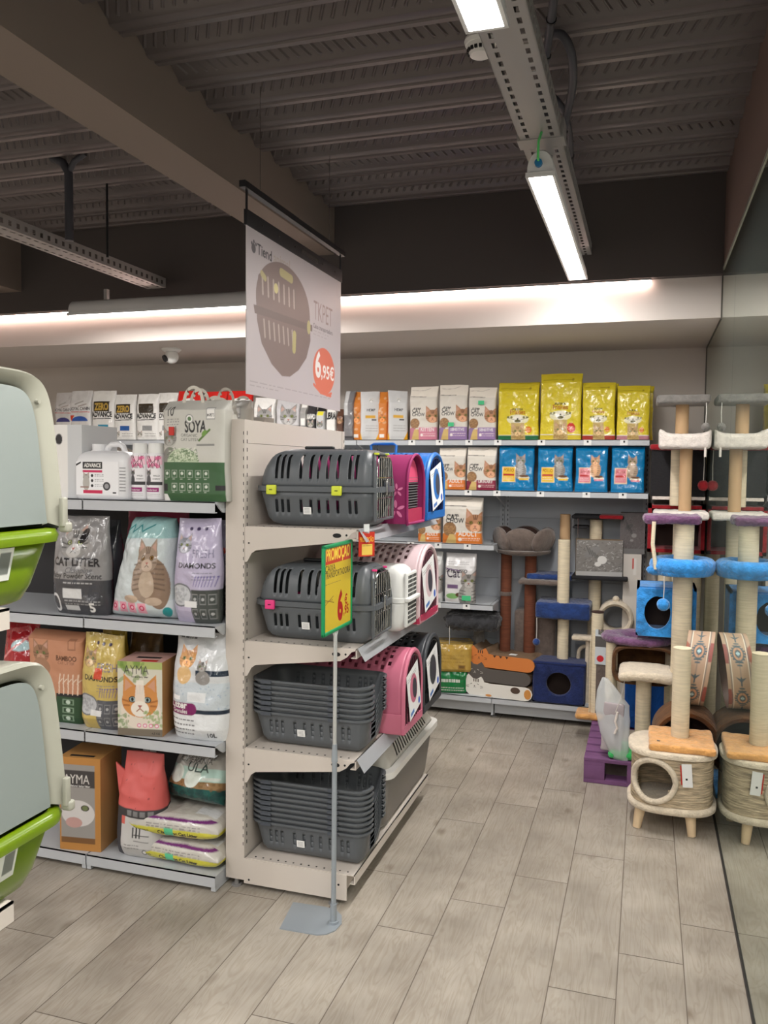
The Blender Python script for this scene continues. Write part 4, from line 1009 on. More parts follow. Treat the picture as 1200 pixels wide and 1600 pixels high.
def art_friskies(cv, strip_c, dot, ww):
    cv.line(.08, .90, .75, .895, .012, S(150, 132, 30)).ell(.78, .90, .03, .03, S(160, 140, 40)); cv.rect(0, 0, 1, .075, strip_c); cv.rect(0, .075, 1, .085, OFF)
    cv.text('PURINA', .5, .52, .26, INK, bold=.03); cv.text('Friskies', .5, .455, .36, S(170, 90, 40), bold=.02, sy=1.3)
    cv.ell(.5, .36, .26, .12, S(232, 226, 190)).ell(.5, .36, .12, .10, S(240, 236, 220)); cv.line(.24, .39, .42, .36, .01, INK).line(.76, .39, .58, .36, .01, INK).ell(.5, .335, .075, .035, S(90, 86, 40)).ell(.5, .375, .02, .02, INK)
    for a in (.27, .35, .65, .73): cv.ell(a, .40, .03, .025, S(120, 116, 60))
    cv.poly([(.34, .30), (.66, .30), (.68, 0), (.34, 0)], S(196, 170, 110)).cat(.5, .15, .14, S(190, 160, 110), S(110, 84, 50)); cv.mottle(.36, .01, .64, .08, S(160, 120, 70), 30, .02)
    cv.ell(.76, .18, .075 if ww else .1, .08 if ww else .12, dot).blurb(.70, .19, .82, 2, .04, S(240, 200, 150), .012); return cv
def art_blue(cv, sq, kitten, word):
    cv.line(0, .93, .35, .95, .008, S(90, 190, 230)); cv.cat(.62, .66, .14, kitten, S(90, 84, 78), body=True); cv.ell(.73, .29, .16, .06, S(228, 220, 200)).ell(.73, .33, .13, .035, S(110, 80, 56)).rect(.6, .24, .86, .28, sq)
    cv.rect(.12, .19, .49, .53, S(236, 210, 170)).rect(.14, .21, .47, .51, sq).rect(.15, .33, .46, .37, S(190, 60, 60)).text(word, .305, .42, .28, S(150, 60, 30), sy=1.3); cv.blurb(.16, .29, .45, 2, .04, S(240, 225, 225), .012)
    return cv
def art_hemp(cv):
    cv.poly([(.75, 0), (1, 0), (1, .22)], S(232, 170, 30)).poly([(0, 0), (.1, 0), (0, .2)], S(232, 170, 30)); cv.cat(.52, .80, .10, S(215, 215, 212), S(120, 118, 116)); cv.text('HEMP', .52, .58, .42, S(70, 70, 74), bold=.02, sy=1.1)
    cv.rect(.25, .44, .75, .5, S(220, 170, 60)).rect(.55, .395, .78, .42, INK); cv.blurb(.25, .28, .85, 3, .05, GR, .012); return cv
def art_advance(cv, badge, tone):
    cv.rect(.08, .75, .92, 1, S(235, 233, 228)).rect(.12, .58, .80, .78, S(60, 50, 36)); cv.text('ZERO', .46, .61, .6, badge, sy=1.5, bold=.04); cv.text('ADVANCE', .46, .47, .9, INK, bold=.05, sy=1.4).line(.08, .43, .85, .44, .03, INK)
    cv.rect(.3, .2, .75, .31, tone).cat(.18, .12, .12, S(180, 176, 170), S(100, 96, 92)).blurb(.4, .13, .9, 2, .05, S(120, 120, 120), .015); return cv
def art_royal(cv, col, word):
    cv.line(.3, .72, .65, .78, .05, S(170, 166, 160)).line(.45, .68, .8, .72, .05, S(170, 160, 156)).text('ROYAL CANIN', .5, .60, .92, S(60, 56, 60), sy=1.3, bold=.02).line(.05, .57, .95, .56, .025, S(196, 60, 50))
    cv.ell(.5, .38, .38, .2, col).rect(0, .0, 1, .38, S(222, 220, 218)).text(word, .5, .40, .5, WHT).cat(.55, .18, .15, S(170, 166, 160), S(90, 90, 90)); return cv
def far(name, label, x0, y0, x1, y1, zb, d, base, art, Yf=5.035, seed=1, rz=0, group=None, m=None, style='gusset', side=None, res=330, wr=1, cat='bag of cat food', wf=1.0, top=.75):
    xc, w, _ = size(x0, y0, x1, y1, Yf); ztop = at((x0+x1)/2, y0, 'y', Yf+d*.5).z; h = ztop-zb; cv = Cv(w*wf, h, base, res); art(cv)
    return bag(name, label, (xc, Yf+d/2, zb+.0005), w*wf, h, d, cv, style, side, rz, seed=seed, wr=wr, group=group, m=m, cat=cat, top=top)

# ---- top shelf of the back wall
ZT, ZU = 1.722, 1.415
white_b, yell = S(214, 208, 198), S(216, 196, 46)
def yb(label, b, strip_c, dot, seed, ww=True, d=.09, nm='cat_food_bag'):
    return far(nm, label, *b, ZT, d, yell, lambda c: art_friskies(c, strip_c, dot, ww), seed=seed, style='gusset', side=S(206, 184, 50), top=.86)
yb('yellow cat food bag with green bottom band, left of the tallest yellow bag', (777, 600, 842, 686), S(40, 110, 70), S(214, 120, 40), 3)
yb('tallest yellow cat food bag on the top shelf, with a red oval', (843, 584, 909, 686), S(220, 196, 60), S(200, 50, 40), 4, False)
yb('yellow cat food bag with red bottom band, right of the tallest yellow bag', (909, 598, 962, 686), S(170, 60, 50), S(214, 120, 40), 5)
yb('yellow cat food bag with lilac bottom band at the right end of the top shelf', (963, 603, 1016, 687), S(190, 130, 140), S(214, 120, 40), 6)
for b, n in (((778, 598, 842, 686), 'yellow cat food bag standing behind the green-banded yellow bag'), ((912, 600, 966, 686), 'yellow cat food bag standing behind the red-banded yellow bag'), ((968, 604, 1022, 686), 'yellow cat food bag standing behind the rightmost yellow bag')):
    far('cat_food_bag', n, *b, ZT, .08, yell, lambda c: c.line(.1, .9, .8, .9, .01, S(150, 132, 30)), Yf=5.15, seed=8, res=160, side=S(206, 184, 50), top=.86)
def cc(label, b, zb, word, band, seed, sticker=None, d=.08, base2=None, Yf=5.035):
    o = far('cat_food_bag', label, *b, zb, d, white_b, lambda c: art_catchow(c, word, band, base2), seed=seed, m=M_PAPER, side=S(196, 188, 178), Yf=Yf)
    if sticker:
        w = o.dimensions.x; h = o.dimensions.z; MB().box((sticker[0]*w-.018, -d/2-.010, sticker[1]*h), (sticker[0]*w+.018, -d/2-.007, sticker[1]*h+.024), mat('green_sticker', S(70, 190, 130), .5)).build('discount_sticker', o)['label'] = 'small green discount sticker'
    return o
cc('white cat food bag with a pink kitten panel, leftmost of three on top shelf', (639, 605, 683, 688), ZT, 'KITTEN', S(206, 130, 150), 11)
cc('white cat food bag with lilac panel and green sticker low down, on the top shelf', (685, 602, 730, 688), ZT, 'SENSITIVE', S(150, 122, 168), 12, (-.05, .24))
cc('white cat food bag with lilac panel and green sticker high up, on the top shelf', (731, 606, 775, 688), ZT, 'SENSITIVE', S(150, 122, 168), 13, (-.02, .66))
for b, sd, n in (((560, 612, 590, 688), 21, 'left'), ((603, 611, 634, 688), 22, 'right')):
    o = far('cat_food_bag', f'pale grey hemp print bag with orange side on the top shelf, {n} one', *b, ZT, .085, S(206, 206, 206), art_hemp, seed=sd, m=M_PAPER, rz=math.radians(24), side=S(206, 120, 40))
    # orange printed gusset
    w = o.dimensions.x
for b, sd, n in (((546, 613, 566, 688), 23, 'slim orange cat food bag side-on, left of the left hemp print bag'), ((588, 613, 606, 688), 24, 'slim orange cat food bag side-on, between the two hemp print bags')):
    far('cat_food_bag', n, *b, ZT, .10, S(206, 124, 46), lambda c: c.mottle(.1, .2, .9, .9, S(226, 196, 160), 14, .12, .5).cat(.5, .45, .38, S(206, 130, 60), S(140, 70, 30)).rect(.3, .05, .7, .12, WHT), Yf=5.06, seed=sd, m=M_PAPER)
far('cat_food_bag', 'silver grey cat food bag side-on at the banner edge', 536, 612, 552, 688, ZT, .10, S(120, 118, 120), lambda c: c.rect(0, .5, .45, 1, S(196, 196, 196)).rect(0, .02, 1, .08, S(80, 78, 80)), Yf=5.04, seed=25)
# behind the banner and gondola panel
def cr(c, word, col): c.rect(0, .1, 1, .35, col).cat(.55, .55, .36, S(150, 148, 146), S(70, 68, 68)).text(word, .3, .88, .4, INK); return c
def side_word(c, word, col): 
    c.cat(.6, .35, .3, S(130, 126, 124), S(60, 60, 60)).rect(0, 0, 1, .25, S(90, 88, 90)).rect(0, .25, .45, 1, col).text(word, .5, .72, .9, INK if col[0] > .3 else WHT, bold=.05, sy=1.6); return c
far('cat_food_bag', 'white bag with grey cat ears right of the small carton above the cream panel', 395, 622, 428, 690, ZT, .08, WHT, lambda c: cr(c, '', S(200, 200, 200)), seed=31)
far('cat_food_bag', 'pale grey bag with a big grey cat face above the cream panel', 430, 624, 467, 690, ZT, .08, S(196, 194, 196), lambda c: cr(c, '', S(120, 120, 120)), seed=32)
far('cat_food_bag', 'slim white bag between the cat face bag and the black-lettered one', 468, 632, 477, 690, ZT, .08, WHT, lambda c: c.rect(.1, .6, .9, .9, INK, .6).rect(.1, .2, .9, .4, GR), seed=33)
far('cat_food_bag', 'black and white lettered cat food bag above the cream panel', 478, 634, 492, 690, ZT, .08, S(60, 58, 60), lambda c: c.text('BRAVO', .5, .6, .95, WHT, sy=2.2, bold=.05).cat(.5, .45, .35, S(150, 146, 140), S(60, 60, 60)), seed=34)
far('cat_food_bag', 'cat food bag with a small yellow tag above the cream panel', 493, 636, 506, 690, ZT, .08, S(196, 196, 196), lambda c: c.rect(.15, .72, .85, .84, S(225, 215, 60)).cat(.5, .45, .35, S(120, 118, 114), S(60, 60, 60)).rect(.0, .85, 1, 1, INK), seed=35)
far('cat_food_bag', 'white cat food bag with upright black lettering above the red carton', 509, 634, 524, 690, ZT, .08, WHT, lambda c: c.text('LIBRA', .5, .6, .95, INK, sy=2.4, bold=.06), seed=36)
far('cat_food_bag', 'dark brown cat food bag under the right corner of the banner', 525, 640, 536, 690, ZT, .08, S(90, 62, 50), lambda c: c.cat(.5, .6, .4, S(150, 110, 80), S(80, 50, 40)), seed=37)
def small_box(label, b, Y, zb, d, col, art=None, nm='carton', rz=0):
    xc, w, h = size(*b, Y); h = rect(*b, Y)[3]-zb; cv = Cv(w, h, col, 300); art and art(cv); return carton(nm, label, (xc, Y+d/2, zb+.0005), w, h, d, cv, col, rz)
# ---- far left of the top shelf, over the litter bay
far('cat_food_bag', 'white cat food bag with dark blue dome print, leftmost on the top shelf', 84, 614, 112, 688, ZT, .07, S(206, 202, 200), lambda c: art_royal(c, S(60, 60, 120), ''), seed=41)
far('cat_food_bag', 'white cat food bag with bright blue dome print and red corner, top shelf', 108, 611, 141, 688, ZT, .07, S(220, 218, 216), lambda c: art_royal(c, S(50, 90, 170), '').poly([(0, .5), (.25, .5), (.1, .38)], S(220, 70, 40)), seed=42)
far('cat_food_bag', 'white cat food bag with gold-on-dark badge and pale blue label, top shelf', 142, 611, 178, 688, ZT, .07, WHT, lambda c: art_advance(c, S(196, 160, 70), S(60, 150, 180)), seed=43)
far('cat_food_bag', 'white cat food bag with gold-on-dark badge and deep blue label, top shelf', 177, 617, 210, 688, ZT, .07, WHT, lambda c: art_advance(c, S(196, 160, 70), S(40, 90, 160)), seed=44)
far('cat_food_bag', 'white cat food bag with grey label, right of the two gold badged ones', 212, 616, 246, 688, ZT, .07, WHT, lambda c: art_advance(c, S(60, 56, 50), S(150, 150, 150)), seed=45)
far('cat_food_bag', 'white cat food bag half hidden behind the tall litter bag, top shelf', 244, 614, 275, 688, ZT, .07, WHT, lambda c: art_advance(c, S(60, 56, 50), S(150, 150, 150)), Yf=5.06, seed=46)
for b, n in (((275, 611, 312, 688), 'left'), ((318, 612, 352, 688), 'middle'), ((352, 611, 392, 688), 'right')):
    far('cat_food_bag', f'red-topped white cat food bag seen over the litter bag handles, {n} of three', *b, ZT, .08, WHT, lambda c: c.rect(0, .78, 1, 1, S(206, 40, 34)).ell(.5, .78, .3, .12, WHT).blurb(.2, .4, .8, 3, .06, GR, .02), Yf=5.05, seed=len(n)*13)
# ---- second back shelf
def bl(label, b, sq, kit, word, seed, d=.09):
    return far('cat_food_bag', label, *b, ZU, d, S(12, 122, 178), lambda c: art_blue(c, sq, kit, word), seed=seed, side=S(10, 104, 160), style='gusset', top=.9, wr=1.5)
bl('blue cat food bag with yellow square label, leftmost blue bag', (778, 697, 835, 766), S(232, 190, 60), S(150, 146, 142), 'POLLO', 51)
bl('blue cat food bag with yellow square label, second blue bag from the left', (839, 697, 895, 766), S(232, 190, 60), S(140, 136, 130), 'POLLO', 52)
bl('blue cat food bag with pink square label and orange kitten, third blue bag', (898, 697, 950, 768), S(226, 140, 150), S(206, 160, 120), 'JUNIOR', 53)
bl('blue cat food bag with pink square label at the right end of the shelf', (954, 698, 1008, 769), S(226, 140, 150), S(170, 150, 130), 'JUNIOR', 54)
cc('white cat food bag with orange adult panel on the second shelf, beside the blue carrier', (684, 700, 727, 766), ZU, 'ADULT', S(214, 120, 50), 61, d=.08)
cc('white cat food bag with burgundy urinary panel, left of the blue bags', (728, 699, 775, 766), ZU, 'URINARY', S(140, 40, 66), 62, d=.08)
# ---- third and fourth back shelves
cc('large white cat food bag with orange adult panel on the third shelf', (690, 777, 753, 850), 1.082, 'ADULT', S(220, 126, 50), 63, d=.11)
cc('white cat food bag with orange panel half hidden behind the pink carrier', (652, 786, 688, 850), 1.082, 'ADULT', S(214, 120, 50), 64, d=.09, Yf=5.06)
def art_cat4(c):
    c.text('STERILISED', .4, .62, .7, INK, bold=.03).text('Cat', .3, .52, .42, S(60, 50, 70), sy=1.4).line(.0, .70, .5, .66, .03, S(120, 96, 130)).rect(.1, .29, .45, .37, S(120, 96, 130)).ell(.28, .14, .2, .09, S(130, 176, 110)).ell(.5, .17, .12, .07, S(90, 66, 50)).cat(.8, .45, .26, S(150, 146, 142), S(50, 50, 52), body=True).blurb(.1, .82, .8, 2, .04, GR, .01); return c
o = far('cat_food_bag', 'white glossy cat food bag with striped kitten on the fourth shelf', 694, 864, 742, 940, .71, .10, S(214, 212, 212), art_cat4, seed=65, wr=1.6)
MB().box((.02, -.066, .02), (.075, -.06, .05), MATS['green_sticker']).build('discount_sticker', o)
far('cat_food_bag', 'white cat food bag on the fourth shelf, half behind the pink carrier hang card', 668, 862, 690, 940, .71, .10, S(206, 206, 204), art_cat4, seed=66)
# ---- base shelf: gold block bag on green block bag
def block(nm, label, x, y, z, w, dd, h, col, art, rz, seed, m=None):
    cv = Cv(w, h, col, 330); art(cv); return bag(nm, label, (x, y, z), w, h, dd, cv, 'brick', tuple(c*.95 for c in col), rz, seed=seed, wr=1.6, m=m, cat='bag of cat litter')
pA = at(705, 1060, 'y', 5.06); pB = at(708, 1015, 'y', 5.06)
block('litter_bag', 'green and white litter bag lying on the base shelf under the gold one', pA.x-.03, 5.16, .136, .24, .25, .135, S(20, 120, 62), lambda c: c.blurb(.12, .52, .8, 1, .1, WHT, .14).blurb(.1, .25, .9, 2, .1, WHT, .03), .15, 71)
block('litter_bag', 'gold litter bag lying on top of the green and white one', pB.x-.02, 5.16, .2725, .25, .25, .17, S(186, 152, 72), lambda c: c.rect(.62, .12, .82, .28, S(160, 120, 50)).rect(.65, .15, .79, .25, INK, .5).blurb(.1, .6, .8, 3, .12, S(150, 116, 50), .02), .2, 72)

# =================================================================== LITTER BAY (left)
Z1, Z2, Z3, Z4 = 1.4205, .9755, .5405, .0605
def near(name, label, b, zb, d, base, art, Yf=2.635, seed=1, res=460, style='pillow', side=None, rz=0, wr=1., m=None, tilt=0, cat='bag of cat litter', top=.75, wf=1., yo=.3, roll=0, lean=0, taper=0):
    x0, y0, x1, y1 = b; xc, w, _ = size(x0, y0, x1, y1, Yf); h = at((x0+x1)/2, y0, 'y', Yf+d*yo).z-zb; cv = Cv(w*wf, h, base, res); art(cv)
    return bag(name, label, (xc, Yf+d/2, zb+.0005), w*wf, h, d, cv, style, side, rz, tilt, roll, seed, wr, m, cat=cat, top=top, lean=lean, taper=taper)
# carton at the left of the jug
small_box('white and grey carton with a black mark beside the litter jug', (84, 664, 128, 776), 2.66, Z1, .22, S(200, 202, 204), lambda c: c.rect(0, 0, .5, 1, WHT).ell(.2, .8, .12, .16, INK), 'carton')
# jug
def jug():
    xc, w, _ = size(115, 676, 197, 776, 2.64); t = thing('litter_jug', 'white plastic litter jug with handle and black brand label', 'jug', (xc, 2.70, Z1)); h = .178; W2 = w/2; D2 = .055
    jm = mat('jug_plastic', S(226, 226, 228), .3); rings = []
    for z, sx, sy, off in ((0, .96, .9, 0), (.004, .99, .97, 0), (.012, 1, 1, 0), (.135, 1, 1, 0), (.15, .985, .96, 0), (.166, .92, .8, 0), (.176, .80, .6, 0), (.18, .5, .4, -.01)):
        rings.append(rrect(-W2*sx+off, W2*sx+off, D2*sy, min(.018, D2*sy*.9), z, 10, 6, 5))
    MB().loft(rings, jm).build('body', t)
    MB().cyl((-.042, 0, .174), (-.042, 0, .205), .027, jm, n=28).cyl((-.042, 0, .178), (-.042, 0, .182), .031, jm, n=28).build('cap', t)
    MB().tube([(-.012, 0, .17), (-.004, 0, .192), (.012, 0, .204), (.045, 0, .205), (.062, 0, .196), (.070, 0, .175), (.072, 0, .15)], [.011, .011, .011, .011, .011, .011, .009], jm, 12).build('handle', t)
    lw, lh = W2*1.62, .125; cv = Cv(lw, lh, S(236, 236, 238), 1100); cv.rect(.16, .78, .62, .99, INK).text('ADVANCE', .39, .83, .40, WHT, bold=.03, sy=1.3).rect(.16, .67, .62, .74, S(200, 40, 90)).poly([(0, .86), (.12, .95), (.12, 1), (0, .92)], INK)
    cv.cat(.24, .53, .075, S(170, 166, 160), S(90, 88, 86)).ell(.24, .36, .08, .15, S(180, 176, 170)); cv.rect(.1, .22, .3, .26, S(150, 120, 110))
    for k in range(3): cv.ell(.38, .58-k*.15, .03, .03, INK); cv.blurb(.44, .60-k*.15, .66, 2, .045, GR, .02)
    cv.ell(.72, .27, .085, .085, S(60, 60, 62)).ell(.72, .27, .05, .05, S(150, 150, 152)).rect(.17, .05, .62, .15, S(200, 36, 80)).rect(.86, .06, .94, .1, INK)
    T = Matrix.Translation((-W2*.93, -D2-.0012, .014)) @ Matrix.Rotation(PI/2, 4, 'X'); panel_print('front_label', cv, t, T)
    sl = MB(); 
    for k in range(8): sl.box((W2*.72, -D2-.0012, .03+k*.012), (W2*.95, -D2-.0004, .034+k*.012), stickg)
    sl.build('side_print', t); return t
jug()
def bottle(label, b):
    xc, w, _ = size(*b, 2.655); t = thing('shampoo_bottle', label, 'bottle', (xc, 2.69, Z1)); h = .205; rings = []
    for z, sx, sy in ((0, .9, .85), (.004, 1, 1), (.14, 1, 1), (.165, .98, .98), (.172, .8, .9)): rings.append([(w/2*.98*sx*math.cos(a)*1, .026*sy*math.sin(a), z) for a in [2*PI*k/28 for k in range(28)]])
    MB().loft(rings, mat('bottle_white', S(230, 228, 230), .3)).build('body', t)
    MB().loft([[(w/2*.85*s_*math.cos(a), .024*s_*math.sin(a), z) for a in [2*PI*k/28 for k in range(28)]] for z, s_ in ((.172, 1), (.205, .95), (.209, .85))], whitepl).build('cap', t)
    cv = Cv(w*.9, .155, S(232, 230, 232), 1100); cv.rect(0, .78, 1, .98, S(240, 200, 214)); rd = random.Random(4)
    for k in range(9): cv.ell(rd.uniform(.1, .9), rd.uniform(.72, .98), .1, .1, S(214, 90, 140), .8); cv.line(rd.random(), .7, rd.random(), 1, .03, S(90, 50, 60))
    cv.ell(.25, .42, .16, .3, S(80, 78, 82)).cat(.25, .58, .16, S(90, 88, 92), S(40, 40, 42)).rect(0, .30, 1, .38, S(60, 58, 60)).text('WILD', .72, .50, .34, INK).text('CHERRY', .72, .43, .4, INK).rect(0, .14, .85, .24, S(150, 30, 110)).text('Deodorizer', .42, .165, .7, WHT).blurb(.1, .08, .9, 2, .04, GR, .01)
    img = cv.final(); ny, nx = img.shape[:2]; u = np.linspace(-1, 1, nx)[None]; z = np.linspace(.008, .163, ny)[:, None]; X = u*.9+0*z; V = np.stack([X*w/2*.985, -.0272*np.sqrt(1-X**2*.97)-.0006, z+0*u], -1); grid_obj('wrap_label', V, img, M_FLAT, t, closed=False, caps=False)
    return t
bottle('left one of two white deodorizer bottles with cherry blossom print', (198, 672, 223, 778)); bottle('right one of two white deodorizer bottles with cherry blossom print', (222, 672, 250, 779))
# soya litter bag
def art_soya(c):
    c.rect(0, 0, 1, .38, S(58, 92, 58)); c.cat(.14, .62, .12, S(140, 138, 132), S(84, 82, 80), body=False); c.ell(.14, .42, .13, .16, S(130, 128, 122)); c.ell(.14, .60, .12, .11, S(140, 138, 132), .3)
    c.ell(.36, .38, .26, .2, S(176, 190, 160)); rd = random.Random(2)
    for k in range(150): a, b = rd.uniform(.12, .6), rd.uniform(.40, .52); c.line(a, b, a+rd.uniform(-.04, .04), b+rd.uniform(-.02, .02), .009, rd.choice([S(110, 130, 96), S(216, 220, 200), S(84, 110, 76)]))
    c.rect(0, 0, 1, .385, S(58, 92, 58)).text('SOYA', .56, .68, .34, INK, sy=1.7, bold=.03).text('ORGANIC', .46, .635, .26, S(110, 110, 104)).text('CAT LITTER', .47, .595, .28, S(110, 110, 104)).line(.62, .60, .78, .70, .03, S(90, 120, 60)).ell(.7, .67, .05, .03, S(110, 150, 70), 1, .8)
    c.ell(.47, .81, .065, .065, S(150, 150, 146)).ell(.47, .81, .05, .05, WHT).ell(.47, .81, .03, .03, S(90, 120, 80)).rect(.72, .80, .86, .92, S(150, 150, 146)).rect(.73, .81, .85, .91, WHT).text('M-PETS', .79, .83, .11, INK, sy=1.6).text('10', .17, .84, .1, INK, sy=1.5).blurb(.1, .80, .3, 3, .025, GR, .01).rect(.58, .545, .86, .565, S(130, 130, 126))
    for r_ in range(2):
        for k in range(6 if r_ == 0 else 5): x = .10+k*.125+r_*.12; y = .27-r_*.13; c.rect(x-.045, y-.038, x+.045, y+.038, S(206, 212, 200), .5); c.rect(x-.038, y-.031, x+.038, y+.031, S(58, 92, 58)); c.ell(x, y+.005, .022, .022, S(206, 212, 200)); c.blurb(x-.035, y-.055, x+.04, 1, .1, S(190, 200, 184), .008)
    c.rect(0, .10, .11, .17, INK).rect(.86, .11, 1, .16, INK).poly([(.0, 0), (.02, .07), (.1, .07), (.14, 0)], WHT); return c
def soya(label, b, Yf, zb, seed, rz=0, res=520):
    o = near('litter_bag', label, b, zb, .12, S(196, 194, 186), art_soya, Yf, seed, res, 'gusset', S(180, 178, 170), rz, m=M_PAPER, top=.9, wr=.7)
    h = o.data.vertices[-1].co.z
    hm = mat('paper_handle', S(206, 200, 188), .7)
    def strap(y, x0, dx, hh):
        P = []; n = 20
        for k in range(n+1): a = PI*k/n; P.append((x0-dx*math.cos(a)*(1-.1*math.sin(a)), y, h-.03+(hh+.03)*math.sin(a)**.6 if 0 < k < n else h-.05))
        m_ = MB(); m_.loft([[(p[0]-.0, p[1]-.001, p[2]), (p[0]*1+(.012 if abs(p[0]-x0) > dx*.6 else 0)*(1 if p[0] < x0 else -1), p[1]-.001, p[2]-(.0125 if abs(p[0]-x0) <= dx*.85 else 0)), (p[0]+(.012 if abs(p[0]-x0) > dx*.6 else 0)*(1 if p[0] < x0 else -1), p[1]+.001, p[2]-(.0125 if abs(p[0]-x0) <= dx*.85 else 0)), (p[0], p[1]+.001, p[2])] for p in P], hm, smooth=False); m_.build('carry_handle', o)
    strap(-.012, -.02, .045, .055); strap(.02, .05, .04, .02)
    return o
o = soya('tall white and green soya litter bag with a looped paper handle', (250, 626, 350, 782), 2.63, Z1, 81)
st = MB().box((-.088, -.068, .235), (-.068, -.064, .265), inkred).build('red_tag', o)
soya('soya litter bag just behind the front one, its right edge and handle showing', (262, 628, 358, 782), 2.80, Z1, 82, res=200)
soya('white soya litter bag behind the gondola upright, third in the row', (318, 625, 384, 782), 3.30, 1.4215, 83, res=300)
cv = Cv(.16, .33, S(170, 166, 160), 300); cv.rect(.25, .82, .6, .93, S(120, 118, 114)).rect(.28, .835, .57, .915, S(190, 186, 180))
xx = at(397, 650, 'y', 3.62).x
carton('carton', 'plain grey carton peeking over the upright of the cream gondola', (xx, 3.68, 1.4215), .1, .36, .11, cv, S(160, 156, 150))

# row 2
def art_grey5(c):
    c.rect(0, 0, 1, .36, S(66, 66, 70)).cat(.45, .72, .24, S(150, 148, 146), S(60, 60, 62)); c.ell(.62, .80, .07, .12, INK, 1, -.5).text('CAT LITTER', .5, .50, .8, INK, bold=.04, sy=1.1).text('Clumping', .55, .43, .45, S(90, 90, 92), slant=.3).text('Baby Powder Scent', .5, .375, .85, INK, bold=.02)
    c.rect(.28, .17, .62, .27, S(206, 206, 206)).rect(.3, .05, .55, .10, S(190, 190, 190)).text('5', .78, .04, .09, WHT, bold=.04).ell(.12, .12, .1, .14, S(210, 210, 210)).ell(.12, .12, .07, .1, S(66, 66, 70)).blurb(.3, .32, .8, 1, .03, S(200, 200, 200), .012).blurb(.3, .14, .9, 2, .03, S(150, 150, 150), .012); return c
near('litter_bag', 'grey glossy clumping litter bag with a silver cat print, left on the second shelf', (72, 806, 160, 952), Z2, .12, S(138, 136, 136), art_grey5, seed=91, wr=2.0)
near('litter_bag', 'dark grey litter bag standing right behind the silver-cat litter bag', (135, 812, 178, 950), Z2, .11, S(80, 82, 88), lambda c: c.rect(0, .3, .8, .7, S(110, 112, 118)), Yf=2.80, seed=92, res=200)
def art_tabby(c):
    c.rect(0, .80, 1, 1, S(150, 186, 186)).line(.12, .88, .22, .93, .02, S(60, 130, 132)).line(.22, .93, .26, .86, .02, S(60, 130, 132)).line(.26, .86, .42, .92, .02, S(60, 130, 132)).line(.42, .92, .5, .86, .02, S(60, 130, 132)).line(.5, .86, .72, .93, .02, S(60, 130, 132)).rect(0, .10, 1, .20, S(206, 214, 216))
    fur, dk = S(158, 138, 122), S(104, 86, 74)
    c.ell(.66, .40, .24, .28, fur); c.ell(.80, .36, .16, .30, S(140, 116, 98))
    for k in range(6): c.line(.45, .30+k*.05, .60, .33+k*.045, .02, dk, .7); c.line(.9, .30+k*.05, .74, .33+k*.045, .02, dk, .7)
    c.ell(.66, .36, .11, .16, S(196, 176, 156), .8).ell(.42, .21, .11, .05, S(196, 172, 150)).ell(.74, .19, .11, .05, S(190, 168, 148)).cat(.66, .60, .17, fur, dk, eye=S(150, 110, 50))
    for k in range(4): x = .12+k*.15; c.rect(x-.06, .06, x+.06, .17, S(232, 160, 176)).ell(x, .12, .035, .035, S(206, 40, 90)).ell(x, .12, .02, .02, S(236, 180, 196))
    c.ell(.88, .08, .05, .07, S(40, 150, 150), 1, -.5); return c
near('litter_bag', 'large white litter bag with a big tabby cat on it, middle of the second shelf', (150, 808, 264, 963), Z2, .20, S(196, 204, 206), art_tabby, Yf=2.62, seed=93, wr=2.2, style='flat', lean=.13, taper=.42)
near('litter_bag', 'pink litter bag lying at the back of the second shelf, above the tabby cat bag', (185, 800, 290, 950), Z2, .10, S(176, 56, 90), lambda c: c.rect(0, .7, 1, 1, S(190, 70, 100)), Yf=2.88, seed=94, res=160)
def art_dia(c, main, dark, txt2='DIAMONDS', ct=None):
    c.rect(.5, 0, 1, .35, dark).rect(.5, .33, 1, .35, main); c.cat(.26, .74, .17, S(150, 150, 160) if ct is None else ct, S(80, 80, 90)); c.text('FRESH', .68, .63, .44, S(120, 116, 140), bold=0, sy=1.3).text(txt2, .56, .53, .74, INK, bold=.03).blurb(.5, .48, .9, 3, .03, S(120, 120, 130), .008)
    for k in range(3): c.ell(.38+k*.16, .90, .04, .035, S(60, 50, 80))
    c.ell(.25, .27, .27, .22, S(110, 112, 116)).ell(.25, .27, .235, .19, S(186, 188, 192)).mottle(.1, .2, .4, .34, S(150, 152, 156), 30, .03)
    for r_ in range(2):
        for k in range(3): x = .58+k*.16; y = .24-r_*.14; c.rect(x-.06, y-.05, x+.06, y+.05, S(150, 150, 150), .6).rect(x-.05, y-.04, x+.05, y+.04, dark).ell(x, y, .03, .03, S(170, 170, 170))
    c.rect(.35, .16, .62, .22, S(220, 220, 220)); 
    for k in range(8): a = .55+k*.055; c.line(a, .36, a+.03, .44, .012, S(110, 100, 150)).ell(a+.03, .45, .015, .02, S(110, 100, 150))
    return c
near('litter_bag', 'lilac silica litter bag with round window print at the right of the second shelf', (263, 810, 336, 970), Z2, .13, S(180, 172, 196), lambda c: art_dia(c, S(180, 172, 196), S(70, 74, 72)), seed=95, wr=1.6)
near('litter_bag', 'lilac litter bag mostly hidden behind the round window one', (292, 812, 352, 966), Z2, .11, S(172, 164, 190), lambda c: art_dia(c, S(172, 164, 190), S(70, 74, 72)).ell(.85, .68, .1, .08, S(200, 60, 40)), Yf=2.80, seed=96, res=240)
